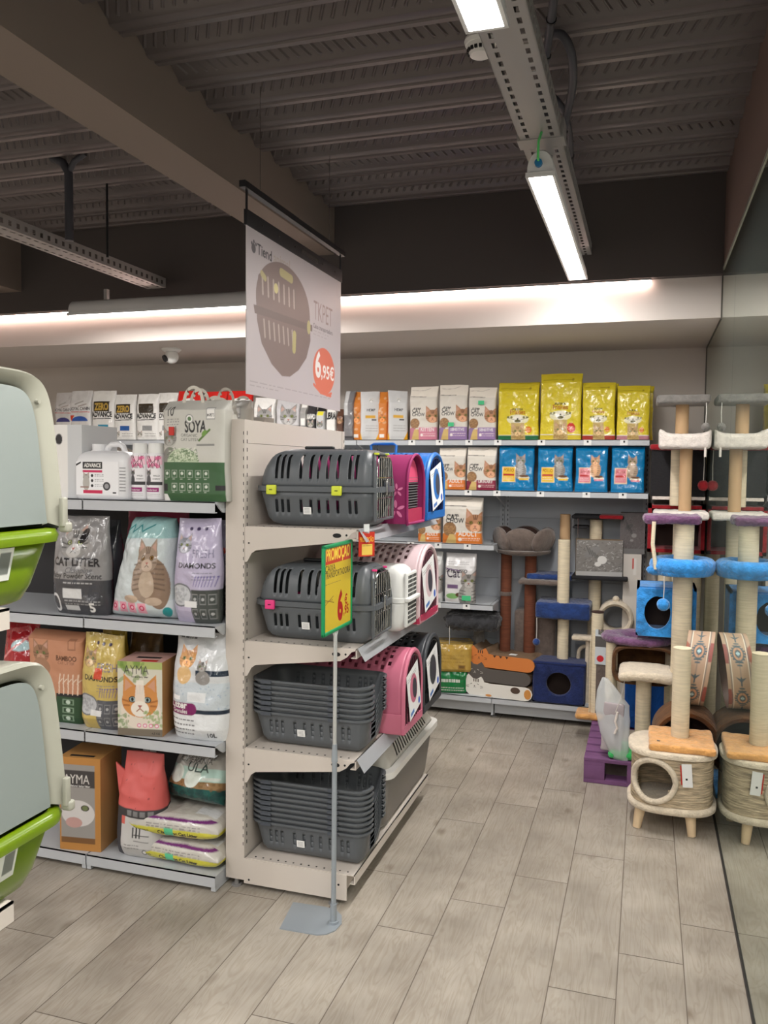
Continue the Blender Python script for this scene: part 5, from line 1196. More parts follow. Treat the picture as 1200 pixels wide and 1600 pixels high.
# row 3
near('litter_bag', 'red glossy litter bag at the left edge above the lower litter box hood', (-8, 972, 50, 1130), Z3, .13, S(160, 34, 40), lambda c: c.ell(.6, .75, .25, .12, S(170, 200, 206)).line(.1, .6, .9, .9, .05, S(220, 140, 140)), Yf=2.70, seed=101, wr=2.2, res=240)
def art_bamboo(c):
    c.cat(.28, .76, .15, S(150, 112, 86), S(90, 62, 46)); c.ell(.28, .60, .16, .16, S(160, 120, 94)); c.text('BAMBOO', .73, .70, .36, S(90, 56, 36), bold=.03, sy=1.2).text('CAT LITTER', .73, .66, .3, S(120, 84, 64), bold=0).rect(.77, .82, .90, .94, S(150, 104, 80)).rect(.785, .835, .885, .925, S(188, 134, 104))
    c.rect(.55, 0, 1, .30, S(44, 72, 46)).rect(.55, .30, 1, .335, INK)
    for k in range(5): x = .60+k*.08; c.line(x, .33, x+.02, .55, .02, S(222, 200, 180)).line(x, .45, x+.07, .50, .015, S(222, 200, 180))
    for k in range(3): c.rect(.66, .03+k*.09, .86, .095+k*.09, S(150, 176, 150), .6).rect(.68, .04+k*.09, .84, .085+k*.09, S(44, 72, 46)).ell(.76, .063+k*.09, .04, .03, S(190, 206, 190))
    return c
near('litter_bag', 'terracotta bamboo litter bag with a cat print on the third shelf', (40, 986, 127, 1132), Z3, .12, S(188, 134, 104), art_bamboo, Yf=2.67, seed=102, style='gusset', m=M_PAPER, top=.92, side=S(176, 122, 94))
near('litter_bag', 'yellow diamonds litter bag with round grey window print on the third shelf', (117, 992, 184, 1142), Z3, .12, S(196, 172, 96), lambda c: art_dia(c, S(196, 172, 96), S(84, 86, 92), ct=S(170, 140, 90)).rect(.42, .55, .6, .66, S(200, 70, 40)), seed=103, wr=2.2)
near('litter_bag', 'gold-topped litter bag behind the yellow diamonds bag', (148, 978, 190, 1130), Z3, .10, S(206, 172, 60), lambda c: c.rect(0, .8, 1, 1, S(214, 180, 60)), Yf=2.82, seed=104, res=200)
near('litter_bag', 'clear brown-print litter bag behind the printed carton on the third shelf', (190, 988, 245, 1130), Z3, .12, S(120, 92, 60), lambda c: c.mottle(.1, .4, .9, .95, S(160, 120, 70), 20, .08), Yf=2.86, seed=105, res=200)
def art_ayma(c):
    c.rect(0, .9, 1, 1, S(170, 180, 110)); c.mottle(.05, .75, .6, 1, S(110, 140, 60), 12, .08, .6, 3); fur = S(206, 140, 76); c.ell(.52, .34, .44, .40, S(226, 214, 200))
    c.cat(.5, .47, .40, fur, S(150, 84, 40), eye=S(150, 170, 170), light=S(236, 228, 216)); c.poly([(.42, .75), (.58, .75), (.62, .45), (.38, .45)], S(236, 228, 216), .8); c.mottle(0, .05, .25, .3, S(110, 140, 80), 25, .035).mottle(.6, .15, 1, .35, S(130, 160, 80), 25, .04); c.rect(0, 0, 1, .10, S(120, 110, 96))
    c.text('AYMA', .42, .83, .55, S(60, 60, 60), bold=-.005, sy=1.35).text('Natural baby litter', .5, .785, .38, INK, bold=.02).text('Fine Sand', .55, .26, .3, WHT)
    for k in range(4): c.ell(.48+k*.13, .145, .045, .045, S(220, 90, 140)).ell(.48+k*.13, .145, .03, .03, S(236, 220, 224))
    c.text('4,5 KG', .85, .03, .18, INK); return c
def art_box(label, b, zb, d, col, art, Yf, rz, topc=None, res=520):
    xc, w, h = size(*b, Yf); h = rect(*b, Yf)[3]-zb; cv = Cv(w, h, col, res); art(cv); return carton('litter_carton', label, (xc, Yf+d/2, zb+.0005), w, h, d, cv, S(186, 138, 88), rz, topc=topc, cat='box')
o = art_box('litter carton with an orange and white kitten face on the third shelf', (182, 1034, 245, 1148), Z3, .16, S(210, 206, 190), art_ayma, 2.635, math.radians(10), topc=S(214, 170, 160))
MB().box((.0, -.07, o.dimensions.z), (.06, -.05, o.dimensions.z+.001), inkred).box((-.04, -.02, o.dimensions.z), (.055, .0, o.dimensions.z+.001), inkblk).build('top_label', o)
def art_10l(c):
    c.rect(0, .0, 1, .56, S(196, 204, 210)).rect(0, 0, 1, .27, S(226, 228, 230)).rect(0, .27, 1, .31, S(30, 44, 60)).rect(.5, .62, 1, .67, S(30, 44, 60))
    c.cat(.30, .76, .15, S(206, 150, 90), S(150, 96, 50)); c.ell(.28, .62, .13, .13, S(216, 176, 120)).cat(.6, .70, .08, S(140, 136, 132), S(70, 70, 70)).ell(.62, .60, .12, .1, S(140, 136, 132)); c.mottle(.0, .32, 1, .54, S(150, 170, 190), 60, .012, .7)
    c.ell(.45, .31, .09, .09, S(120, 24, 90)).rect(0, .255, .45, .365, S(120, 24, 90)).text('Litter', .22, .315, .32, WHT, bold=.03).text('Granules', .24, .27, .30, WHT).rect(.38, .38, .68, .47, S(226, 228, 230)).rect(.1, .39, .25, .43, S(240, 240, 240)).text('10L', .78, .045, .14, INK, bold=.03)
    c.blurb(.05, .20, .5, 4, .045, S(60, 60, 66), .012).blurb(.1, .945, .4, 1, .1, INK, .015).rect(0, .95, .12, .97, INK); return c
near('litter_bag', 'large white ten litre litter bag with purple oval at the right of the third shelf', (257, 990, 349, 1172), Z3, .16, S(206, 208, 210), art_10l, seed=106, wr=1.8)
# row 4
def art_whitecat(c):
    c.rect(0, 0, 1, 1, S(182, 128, 66)).rect(.04, .08, .86, .92, S(150, 146, 142)).rect(.04, .68, .86, .86, S(66, 62, 62)).text('AYMA', .42, .72, .62, S(220, 216, 210), bold=-.005, sy=1.3).text('Natural baby litter', .5, .685, .5, WHT); c.ell(.45, .40, .40, .30, S(206, 202, 200)).ell(.62, .46, .10, .07, S(60, 56, 50)).ell(.62, .46, .07, .055, S(110, 120, 80)).ell(.35, .30, .2, .12, S(190, 150, 144)).rect(.04, .08, .86, .14, S(120, 84, 50)); return c
o = art_box('orange-brown litter carton with a white cat close-up on the bottom shelf', (92, 1184, 150, 1330), Z4, .17, S(182, 128, 66), art_whitecat, 2.64, math.radians(8), topc=S(186, 136, 76))
MB().box((-.05, -.07, o.dimensions.z), (.05, -.055, o.dimensions.z+.001), inkblk).build('top_slot', o)
def art_red(c):
    c.rect(0, 0, 1, .42, S(196, 194, 192)).rect(0, .42, 1, .50, S(60, 58, 60)).rect(0, 0, .22, .42, S(60, 60, 66)).rect(.22, .34, .3, .42, S(206, 100, 90)); c.mottle(.2, .5, 1, .95, S(90, 40, 44), 10, .015)
    for k in range(4): c.rect(.35+k*.14, .435, .45+k*.14, .485, S(160, 160, 160), .5)
    c.text('III', .55, .22, .16, INK, bold=0).line(.5, .19, .8, .19, .01, INK).line(.5, .25, .8, .25, .01, INK).ell(.7, .08, .05, .05, INK).ell(.7, .08, .035, .035, WHT).blurb(.3, .14, .6, 2, .03, GR, .01); return c
o = near('litter_bag', 'coral red litter bag with a folded pointed top on the bottom shelf', (164, 1178, 252, 1342), Z4, .15, S(206, 96, 92), art_red, seed=111, wr=1.8, m=M_PAPER, wf=.9, taper=.18, lean=.03)
MB().prism([(-.105, .385), (-.03, .335), (.02, .30), (-.02, .25), (-.075, .24), (-.088, .30)], 'y', -.062, -.055, mat('coral_film', S(206, 96, 92), .5), T=Matrix.Translation((-.01, 0, -.045)) @ Matrix.Rotation(-.12, 4, 'X')).build('folded_corner', o)
def art_teal(c):
    c.rect(0, 0, 1, .28, S(24, 84, 78)).mottle(0, .0, 1, .26, S(14, 60, 60), 40, .05, .6).rect(0, .28, 1, .44, S(150, 118, 80)).mottle(0, .28, 1, .46, S(120, 90, 56), 80, .02).rect(0, .42, 1, .66, S(176, 206, 196)).ell(.25, .50, .13, .13, S(220, 228, 220)).ell(.55, .46, .13, .13, S(220, 228, 220)).rect(.7, .44, .95, .50, S(206, 214, 206))
    c.text('ULA', .6, .585, .34, S(50, 70, 66), sy=.9).text('POMERANIA', .5, .74, .6, S(70, 70, 70), bold=0).text('LITIERE VEGETALE', .5, .82, .65, S(80, 80, 80), bold=0); return c
near('litter_bag', 'teal and clear wood pellet litter bag slumped on the stacked flat bags', (236, 1172, 338, 1290), .262, .17, S(170, 168, 162), art_teal, Yf=2.70, seed=112, wr=2.4, rz=math.radians(-8), tilt=math.radians(-14), style='flat', lean=.16, taper=.1)
def flatbag(label, zc, seed, y0, x0, x1, rz):
    """bag lying on its back: printed front faces the aisle edge"""
    xc, w, _ = size(x0, y0-15, x1, y0+15, 2.66); hh = .092; cv = Cv(w, hh, S(196, 192, 184), 520); cv.rect(0, .12, 1, .46, S(206, 200, 70)).rect(0, .78, 1, .86, S(110, 50, 110)).ell(.06, .29, .02, .02, INK).text('FLAMINGO', .15, .24, .15, INK, bold=.03).text('Champion Cat Litter', .55, .22, .44, INK, bold=.04).rect(.40, .14, .50, .5, S(90, 200, 150)).blurb(.2, .6, .8, 2, .1, S(120, 116, 120), .03)
    img = cv.final(); ny, nx = img.shape[:2]; D = .27; ns = ny*3
    s = np.linspace(0, 1, ns)[:, None]; u = np.linspace(-1, 1, nx)[None]; a = s*2*PI          # ring around x axis
    prof = (1-np.abs(u)**5)**.5*.85+.15; Yp = -np.sign(np.cos(a))*np.abs(np.cos(a))**.38*D/2*(1-.04*np.abs(u)**4); Zp = np.sign(np.sin(a))*np.abs(np.sin(a))**.8*hh/2*prof*.98
    n1 = vnoise(u*w/2+0*s, a*.05, seed, 45)+.5*vnoise(u*w/2, a*.05, seed+2, 110); Zp = Zp+.0045*n1*np.sign(np.sin(a)); X = u*w/2+.003*vnoise(a*.1, u, seed, 20)
    V = np.stack([X+0*a, Yp+.003*n1, Zp+hh/2], -1); t01 = (Zp/(hh/2)+1)/2; front = Yp < 0
    iz = np.clip((t01*(ny-1)).astype(int), 0, ny-1); ix = np.broadcast_to(np.arange(nx)[None], iz.shape); col = img[iz, ix].copy(); col[~(front & (Yp < -D*.0))] = S(190, 186, 178)
    topm = (Zp > 0) & (Yp > -D*.35) & (Yp < D*.4); col[topm] = S(188, 182, 172); lab = (Zp > 0) & (Yp > -D*.3) & (Yp < -D*.02) & (np.abs(X-w*.3) < w*.12); col[lab] = S(206, 206, 206)
    V2 = np.transpose(V, (1, 0, 2)); c2 = np.transpose(col, (1, 0, 2))
    o = grid_obj('litter_bag', V2[:, :-1], c2[:, :-1], M_FILM, None, (xc, 2.66+D/2-.02, zc), (0, 0, rz)); tag(o, label, 'bag of cat litter', None); return o
flatbag('flat yellow-striped litter bag lying directly on the bottom shelf, lower of two', .0615, 121, 1345, 210, 348, math.radians(-3))
flatbag('flat yellow-striped litter bag stacked on another one, under the teal bag', .158, 122, 1305, 205, 340, math.radians(3))

# =================================================================== CAT FURNITURE
def post(p, x, y, z0, z1, r, m=None, name='post', n=22, rope=True):
    m = m or sisal
    if not rope: return MB().cyl((x, y, z0), (x, y, z1), r, m, n=n).build(name, p)
    k = max(2, int((z1-z0)/.0035)); rings = [[((r+(.0008 if i % 2 else -.0006))*math.cos(a)+x, (r+(.0008 if i % 2 else -.0006))*math.sin(a)+y, z0+(z1-z0)*i/k) for a in [2*PI*j/n for j in range(n)]] for i in range(k+1)]
    return MB().loft(rings, m).build(name, p, angle=80)
def pad(p, c, size, m, name='platform', r=.018, disp=.004, cell=.014, seed=0): return MB().rbox(c, size, r, m, 4, cell, disp, seed=seed, fq=40).build(name, p, angle=80)
def pom(p, x, y, z0, z1, r, m, sm=None):
    o = MB().tube([(x, y, z0), (x+.002, y, (z0+z1)/2), (x, y, z1)], .0022, sm or mat('white_cord', S(206, 202, 196), .8), 6).build('cord', p)
    MB().sphere((x, y, z1-r*.8), r, m, 12, disp=.08).build('pompom', o); return o
def torus_bed(p, c, rx, ry, h, m, name='bed', tube=.03, seed=0):
    """round bed: flat base disc with a plump rim"""
    b = MB(); n = 44
    b.loft([[(c[0]+rx*q*math.cos(a), c[1]+ry*q*math.sin(a), c[2]+z) for a in [2*PI*j/n for j in range(n)]] for q, z in ((.9, 0), (.98, .006), (1.005, .02), (1.0, .045), (.9, .05), (.6, .04), (.02, .04))], m)
    o = b.build(name, p, angle=80); t = []; ringn = 12
    for j in range(n):
        a = 2*PI*j/n; rr = []
        for i in range(ringn):
            g = 2*PI*i/ringn; q = tube*(1+.10*noise.noise(Vector((math.cos(a)*3+seed, math.sin(a)*3, g)))); rr.append((c[0]+(rx-tube*.7+q*math.cos(g))*math.cos(a), c[1]+(ry-tube*.7+q*math.cos(g))*math.sin(a), c[2]+h-tube+q*math.sin(g)*1.0+.0))
        t.append(rr)
    MB().loft(t+[t[0]], m, caps=(False, False)).build('bed_rim', o, angle=80); return o
def wall_disc_hole(c, w, h, rx, rz, holez, d, m, name, p, inner=wood_in, seed=0, nn=40):
    """plush box with a round opening in its front (-y) face"""
    b = MB(); x, y, z = c; W2, D2 = w/2, d/2
    def rim(k):  # square outline point for angle k
        a = 2*PI*k/nn; ca, sa = math.cos(a), math.sin(a); s = min((W2)/abs(ca) if abs(ca) > 1e-6 else 9, ((h-holez) if sa > 0 else holez)/abs(sa) if abs(sa) > 1e-6 else 9); return ca*s, sa*s
    f0, f1, f2, f3, f4 = [], [], [], [], []
    for k in range(nn):
        a = 2*PI*k/nn; ex, ez = rim(k); hx, hz = rx*math.cos(a), rz*math.sin(a); j = .003*noise.noise(Vector((k*.9, seed, 1)))
        f0.append((x+ex*.985, y-D2+.012, z+holez+ez*.99)); f1.append((x+ex*.95, y-D2, z+holez+ez*.95)); f2.append((x+hx*1.05+(ex-hx)*.03, y-D2-.003, z+holez+hz*1.05)); f3.append((x+hx+j, y-D2+.004, z+holez+hz+j)); f4.append((x+hx, y-D2+.03, z+holez+hz))
    b.loft([f0, f1, f2, f3, f4], m, caps=(False, False))
    b.box((x-W2, y-D2+.01, z), (x-W2+.012, y+D2, z+h), m).box((x+W2-.012, y-D2+.01, z), (x+W2, y+D2, z+h), m).box((x-W2, y-D2+.01, z), (x+W2, y+D2, z+.012), m).box((x-W2, y+D2-.012, z), (x+W2, y+D2, z+h), m)
    o = b.build(name, p, angle=60); MB().rbox((x, y, z+h-.006), (w+.006, d+.006, .018), .008, m, 3, .02, .002).build('roof', o, angle=70)
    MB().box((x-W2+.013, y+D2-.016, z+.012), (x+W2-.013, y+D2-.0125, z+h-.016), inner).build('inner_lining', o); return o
BS = .1355                                   # top of the back base shelf
def PX(x, Y, y=900): return at(x, y, 'y', Y).x
def PZ(y, Y, x=950): return at(x, y, 'y', Y).z

# ---- brown flower-bed tree
def flower_tree():
    Y = 5.22; t = thing('cat_tree', 'brown cat tree topped with a taupe flower-shaped bed, left on the back shelf', 'cat tree', (PX(815, Y), Y, BS)); X0 = PX(815, Y)
    L = lambda x, y: PX(x, Y, y)-X0; Zb = PZ(866, Y, 815)-BS
    post(t, L(791, 900), 0, .012, Zb, .034, sisalbr); post(t, L(829, 900), 0, .012, Zb, .036, sisalbr)
    MB().box((L(772, 1000), -.14, 0), (L(832, 1000), .13, .012), taupepsh).build('base', t)
    for z in (.30,): MB().cyl((L(791, 900), 0, PZ(930, Y, 790)-BS), (L(791, 900), 0, PZ(924, Y, 790)-BS), .038, taupepsh).build('collar', t)
    cx, cz = L(818, 860), Zb
    bd = MB(); n = 36; bd.loft([[(cx+r*math.cos(2*PI*k/n), r*.9*math.sin(2*PI*k/n), cz+z) for k in range(n)] for r, z in ((.12, 0), (.165, .012), (.17, .03), (.12, .035), (.01, .03))], taupepsh); bo = bd.build('bed', t, angle=80)
    for k in range(6):
        a = PI/6+k*PI/3; T = Matrix.Translation((cx+.150*math.cos(a), .115*math.sin(a), cz+.092)) @ Matrix.Rotation(a-PI/2, 4, 'Z') @ Matrix.Rotation(-.30, 4, 'X')
        m_ = MB(); m_.sphere((0, 0, 0), 1, taupepsh, 12, sq=(.108, .034, .084), T=T); m_.sphere((0, -.016, .006), 1, taupedk, 10, sq=(.086, .023, .068), T=T); m_.build('petal', bo, angle=80)
    pad(t, (L(845, 908), -.02, PZ(907, Y, 845)-BS), (L(876, 908)-L(813, 908), .2, .03), taupepsh)
    w = L(868, 980)-L(803, 980); MB().rbox(((L(868, 980)+L(803, 980))/2, .072, (PZ(955, Y, 840)-BS)/2+.006), (w, .14, PZ(955, Y, 840)-BS-.01), .02, taupepsh, 4, .03, .003).build('box_house', t, angle=70)
    return t
flower_tree()
# ---- charcoal fuzzy tree with a hanging white ball
def charcoal_tree():
    Y = 5.20; X0 = PX(742, Y, 965); t = thing('cat_tree', 'low cat tree with a shaggy charcoal hammock above the cat-shaped scratchers', 'cat tree', (X0, Y, BS)); zt = PZ(968, Y, 742)-BS
    MB().box((PX(700, Y)-X0, -.13, 0), (PX(765, Y)-X0, .13, .016), blackfab).build('base', t)
    post(t, .02, .05, .016, zt, .035, greylt)
    pad(t, (0, -.02, zt), (PX(785, Y, 965)-PX(702, Y, 965), .26, .10), greypsh, 'hammock', .045, .018, .012, 5)
    pom(t, PX(711, Y)-X0, -.14, zt-.02, PZ(1005, Y, 711)-BS, .022, mat('white_fluff', S(196, 190, 180), .9)); return t
charcoal_tree()
# ---- cat-shaped cardboard scratchers
def scratcher(label, b, Y, z, body, art, rz, lines=INK):
    x0, y0, x1, y1 = b; X0, X1 = PX(x0, Y, y1), PX(x1, Y, y1); w = X1-X0; h = .098; t = thing('cat_scratcher', label, 'cat scratcher', ((X0+X1)/2, Y+.10, z), rz, 'cat-shaped scratchers'); c = S(*body); m = mat('scratcher_%d_%d' % (body[0], body[2]), c, .6); hw = w/2
    head = .115; pts = [(-hw+.03, 0), (hw-.045, 0)]+[(hw-.045+.045*math.sin(a), .042-.042*math.cos(a)) for a in (.5, 1., 1.57, 2.1, 2.6)]+[(hw-.045, .084), (-hw+head+.05, .080), (-hw+head+.01, .085), (-hw+head-.002, .108), (-hw+head-.012, .118), (-hw+head-.04, .100), (-hw+.05, .103), (-hw+.022, .128), (-hw+.012, .118), (-hw+.006, .09), (-hw, .05), (-hw+.01, .018)]
    MB().prism(pts, 'y', -.10, .115, mat('corrugated_card', S(124, 100, 78), .8, bump=.4, bscale=60, stretch=(.3, 3, 12))).build('card_core', t, angle=30)
    f = MB().prism([(p[0]*1.004, p[1]*1.004) for p in pts], 'y', -.1055, -.1001, m); fo = f.build('front_panel', t, angle=30)
    d = MB(); y = -.1062
    def st(x, z_, w_, h_, m_, rot=0): d.box((-w_/2, -.0003, -h_/2), (w_/2, .0003, h_/2), m_, T=Matrix.Translation((x, y, z_)) @ Matrix.Rotation(rot, 4, 'Y'))
    fx, fz = -hw+.062, .058; ink = mat('scratcher_ink', S(60, 44, 36), .6) if lines is INK else mat('scratcher_ink_pale', S(206, 200, 190), .6)
    for g in (-1, 1):
        st(fx+g*.022, fz+.012, .014, .0025, ink, g*.5); st(fx+g*.045, fz, .018, .0018, ink, g*.2); st(fx+g*.045, fz-.009, .018, .0018, ink, -g*.15); st(fx+g*.004, fz-.008, .008, .0018, ink, g*.6)
    d.sphere((fx, y, fz), .004, ink, 6, sq=(1, .2, .8))
    art(d, st, hw, fx, ink); d.build('face_print', fo)
    for k in range(3): MB().box((-hw+.055+k*.014, -.107, .085), (-hw+.060+k*.014, -.1056, .103), ink).build('forehead_stripe', fo) if lines is INK else None
    return t
scratcher('white cat-shaped cardboard scratcher with brown and orange patches, lowest of the three', (728, 1060, 836, 1090), 5.045, BS, (226, 222, 214),
          lambda d, st, hw, fx, ink: [d.prism([(hw-.105+.03*math.cos(a), .07+.02*math.sin(a)-.012) for a in [2*PI*k/14 for k in range(14)]], 'y', -.1068, -.1056, mat('patch_brown', S(80, 62, 52), .6)), d.prism([(hw-.028+.022*math.cos(a), .042+.03*math.sin(a)) for a in [2*PI*k/14 for k in range(14)]], 'y', -.1068, -.1056, mat('patch_orange', S(206, 140, 70), .6)), d.prism([(-.06+.02*math.cos(a), .008+.007*math.sin(a)) for a in [2*PI*k/12 for k in range(12)]], 'y', -.1068, -.1056, mat('patch_orange', S(206, 140, 70), .6))], math.radians(-7))
scratcher('dark grey cat-shaped cardboard scratcher, middle of the three', (729, 1030, 835, 1062), 5.05, BS+.089, (88, 82, 78), lambda d, st, hw, fx, ink: st(-hw+.1, .03, .001, .001, ink), math.radians(-9), lines=None)
o = scratcher('orange cat-shaped cardboard scratcher, topmost of the three', (736, 1000, 843, 1030), 5.05, BS+.178, (206, 122, 60), lambda d, st, hw, fx, ink: [d.prism([(-hw+.155+k*.04, .081), (-hw+.175+k*.04, .081), (-hw+.165+k*.04, .066)], 'y', -.1068, -.1056, ink) for k in range(3)], math.radians(-11))
MB().box((.03, -.06, .0845), (.075, -.02, .0855), stickw).build('price_sticker', o)

# ---- navy tree
def navy_tree():
    Y = 5.17; X0 = PX(876, Y, 1070); t = thing('cat_tree', 'navy blue cat tree with a round-holed cube house and tall sisal posts', 'cat tree', (X0, Y, BS)); L = lambda x, y: PX(x, Y-.13, y)-X0
    hh = PZ(1036, 5.03, 876)-BS; w = L(918, 1070)-L(836, 1070)
    wall_disc_hole((0, -.055, 0), w, hh, .072, .070, hh*.48, .18, navydk, 'cube_house', t)
    z1 = PZ(962, Y, 880)-BS; z2 = PZ(940, Y, 880)-BS; xp = PX(880, Y, 1000)-X0; xq = PX(882, Y, 900)-X0
    post(t, xp, -.02, hh, z1, .034); pad(t, ((PX(836, 5.05, 950)+PX(922, 5.05, 950))/2-X0, .02, (z1+z2)/2), (PX(922, 5.05, 950)-PX(836, 5.05, 950), .27, z2-z1+.012), navypsh, seed=3)
    z3 = PZ(842, Y, 882)-BS; post(t, xq, -.06, z2, z3, .036); post(t, xq-.01, .08, z2, PZ(803, Y+.1, 880)-BS, .032, cardtube, rope=False)
    pad(t, (PX(858, Y, 905)-X0, .09, PZ(903, Y, 870)-BS), (PX(905, Y, 905)-PX(833, Y, 905), .2, .04), navypsh, seed=9)
    pom(t, PX(838, 5.04, 985)-X0, -.12, z1, PZ(999, 5.04, 838)-BS, .022, navypsh); return t
navy_tree()
# ---- back tree with black shelf carrying a carton
def black_tree():
    Y = 5.27; X0 = PX(925, Y, 900); t = thing('cat_tree', 'cat tree with black shelves edged in red, behind the silver carton', 'cat tree', (X0, Y, BS)); L = lambda x, y: PX(x, Y-.1, y)-X0
    post(t, PX(931, Y, 830)-X0, .02, .012, PZ(812, Y, 931)-BS, .038); MB().box((-.03, -.06, 0), (.058, .09, .012), blackfab).build('base', t)
    z = PZ(903, Y-.1, 936)-BS; MB().rbox(((L(893, 903)+L(981, 903))/2, -.03, z), (L(981, 903)-L(893, 903), .22, .022), .008, blackfab).build('shelf', t)
    z2 = PZ(808, Y-.08, 934)-BS; MB().rbox(((L(893, 808)+L(975, 808))/2, 0, z2), (L(975, 808)-L(893, 808), .2, .022), .01, blackfab).rbox((L(955, 808), -.004, z2+.002), (.14, .2, .024), .01, redpsh).build('shelf', t)
    z3 = PZ(824, Y-.08, 905)-BS; MB().rbox((L(906, 824), 0, z3), (.09, .16, .014), .006, blackfab).build('shelf', t); MB().cyl((L(902, 850), -.08, z+.01), (L(902, 850), -.08, z2), .002, chrome, n=6).build('cord', t); return t, z+BS+.0115
_, zsh = black_tree()
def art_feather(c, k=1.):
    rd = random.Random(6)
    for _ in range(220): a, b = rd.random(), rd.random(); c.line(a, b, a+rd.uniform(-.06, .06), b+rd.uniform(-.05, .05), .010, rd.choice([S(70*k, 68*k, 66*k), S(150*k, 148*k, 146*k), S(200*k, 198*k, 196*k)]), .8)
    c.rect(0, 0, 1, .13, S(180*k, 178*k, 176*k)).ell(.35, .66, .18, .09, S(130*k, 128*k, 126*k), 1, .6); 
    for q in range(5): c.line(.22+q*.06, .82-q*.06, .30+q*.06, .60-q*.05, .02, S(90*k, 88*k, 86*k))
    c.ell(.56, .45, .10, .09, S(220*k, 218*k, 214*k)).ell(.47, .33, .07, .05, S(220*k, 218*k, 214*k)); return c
xa, xb = PX(902, 5.17, 870), PX(975, 5.17, 870); h = PZ(844, 5.17, 936)-zsh
cv = Cv(xb-xa, h, S(128, 124, 120), 330); art_feather(cv); carton('toy_carton', 'silver carton with a striped cat stretching on it, standing on the black shelf', ((xa+xb)/2-.012, 5.17+.045, zsh), xb-xa, h, .09, cv, S(150, 124, 92), math.radians(7))
# tall white carton at the right end of the back base shelf, darker picture carton on top of it
ztop = PZ(866, 5.2, 985); X1, X2 = PX(972, 5.2, 960), PX(1000, 5.2, 960)
cv = Cv(X2-X1, ztop-BS, S(206, 200, 192), 260); cv.rect(.55, .86, .72, .97, S(220, 216, 210)).rect(.5, .9, .58, .97, inkred.node_tree.nodes['Principled BSDF'].inputs['Base Color'].default_value[:3]); carton('tall_carton', 'tall narrow off-white carton just left of the sky blue cube house', ((X1+X2)/2, 5.27, BS), X2-X1, ztop-BS, .13, cv, S(196, 190, 180))
xa, xb = PX(969, 5.2, 830), PX(1008, 5.2, 830); h = PZ(802, 5.2, 990)-ztop
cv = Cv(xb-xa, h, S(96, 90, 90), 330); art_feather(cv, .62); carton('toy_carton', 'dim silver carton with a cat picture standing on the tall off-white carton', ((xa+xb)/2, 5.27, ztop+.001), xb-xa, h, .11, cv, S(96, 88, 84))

# ---- beige tree with an arch tunnel
def beige_tree():
    Y = 5.2; X0 = PX(962, Y, 960); t = thing('cat_tree', 'beige cat tree with an upright ring tunnel, between the navy house and the tall carton', 'cat tree', (X0, Y, BS)); zc = PZ(968, Y-.08, 962)-BS; R_ = .092
    for dx in (-.03, .035): post(t, dx, .04, .014, zc-R_*.8, .022, cream, rope=False)
    MB().box((-.055, -.06, 0), (.06, .12, .014), cream).build('base', t)
    rings = []
    for k in range(41):
        a = 2*PI*k/40; rings.append([(q*math.cos(a), y_, zc+q*math.sin(a)) for q, y_ in ((R_, -.08), (R_+.012, -.07), (R_+.012, .09), (R_, .1), (R_-.014, .09), (R_-.014, -.07))])
    MB().loft(rings, cream, caps=(False, False)).build('ring_tunnel', t, angle=60); MB().sphere((0, -.02, zc+R_+.022), .02, cream, 10).build('ball', t)
    pad(t, (-.185, -.075, PZ(992, Y, 905)-BS), (.13, .09, .03), cream, disp=.002); post(t, -.155, -.08, .0, PZ(996, Y, 905)-BS, .014, cream, rope=False)
    MB().tube([(-.215, -.02, PZ(1030, Y, 900)-BS)]+[(-.165-.05*math.cos(a), -.02, PZ(1020, Y, 900)-BS+.05*math.sin(a)) for a in [PI*k/10 for k in range(1, 10)]]+[(-.115, -.02, PZ(1030, Y, 900)-BS)], .012, cream, 8).build('arch', t); return t
beige_tree()

# ---- red tree on the floor right of the shelving
def red_tree():
    Y = 5.12; X0 = PX(1058, Y, 830); t = thing('cat_tree', 'tall red and black cat tree standing in the corner against the mirror', 'cat tree', (X0, Y, 0)); L = lambda x, y: PX(x, Y-.14, y)-X0; f = 4.98
    a, b = L(1012, 828), min(L(1105, 828), MX-X0-.006); z0, z1 = PZ(864, f, 1058), PZ(790, f, 1058)
    bx = MB(); bx.box((a, -.14, z0), (a+.02, .14, z1), redpsh).box((b-.02, -.14, z0), (b, .14, z1), redpsh).box((a, -.14, z1-.018), (b, .14, z1), redpsh).box((a, -.14, z0), (b, .14, z0+.02), redpsh).box((a, .125, z0), (b, .14, z1), redpsh); o = bx.build('red_cube_house', t)
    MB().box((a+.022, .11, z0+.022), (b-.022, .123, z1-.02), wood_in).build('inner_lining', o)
    # black cloth cube with red roof above
    c0, c1 = PZ(775, f, 1058), PZ(702, f, 1058)
    MB().box((a+.01, -.12, c0), (b-.004, .13, c1), blackfab).build('black_cloth_cube', t); pad(t, ((a+b)/2, 0, c1+.012), (b-a, .28, .034), redpsh, 'red_roof'); MB().box((a+.02, -.13, c0-.022), (b-.004, .13, c0-.004), whitepsh).build('pale_board', t)
    post(t, PX(1056, 4.97, 750)-X0, -.155, z1, c1-.005, .03); post(t, .06, .05, z1, c0-.02, .03)
    pom(t, PX(1099, 4.98, 740)-X0, -.165, c1-.004, PZ(752, 4.96, 1099), .03, redpsh)
    for dx in (-.06, .1): post(t, dx, 0, .02, z0, .04)
    MB().rbox(((a+b)/2, 0, .011), (b-a, .3, .022), .008, redpsh).build('base', t); return t
red_tree()

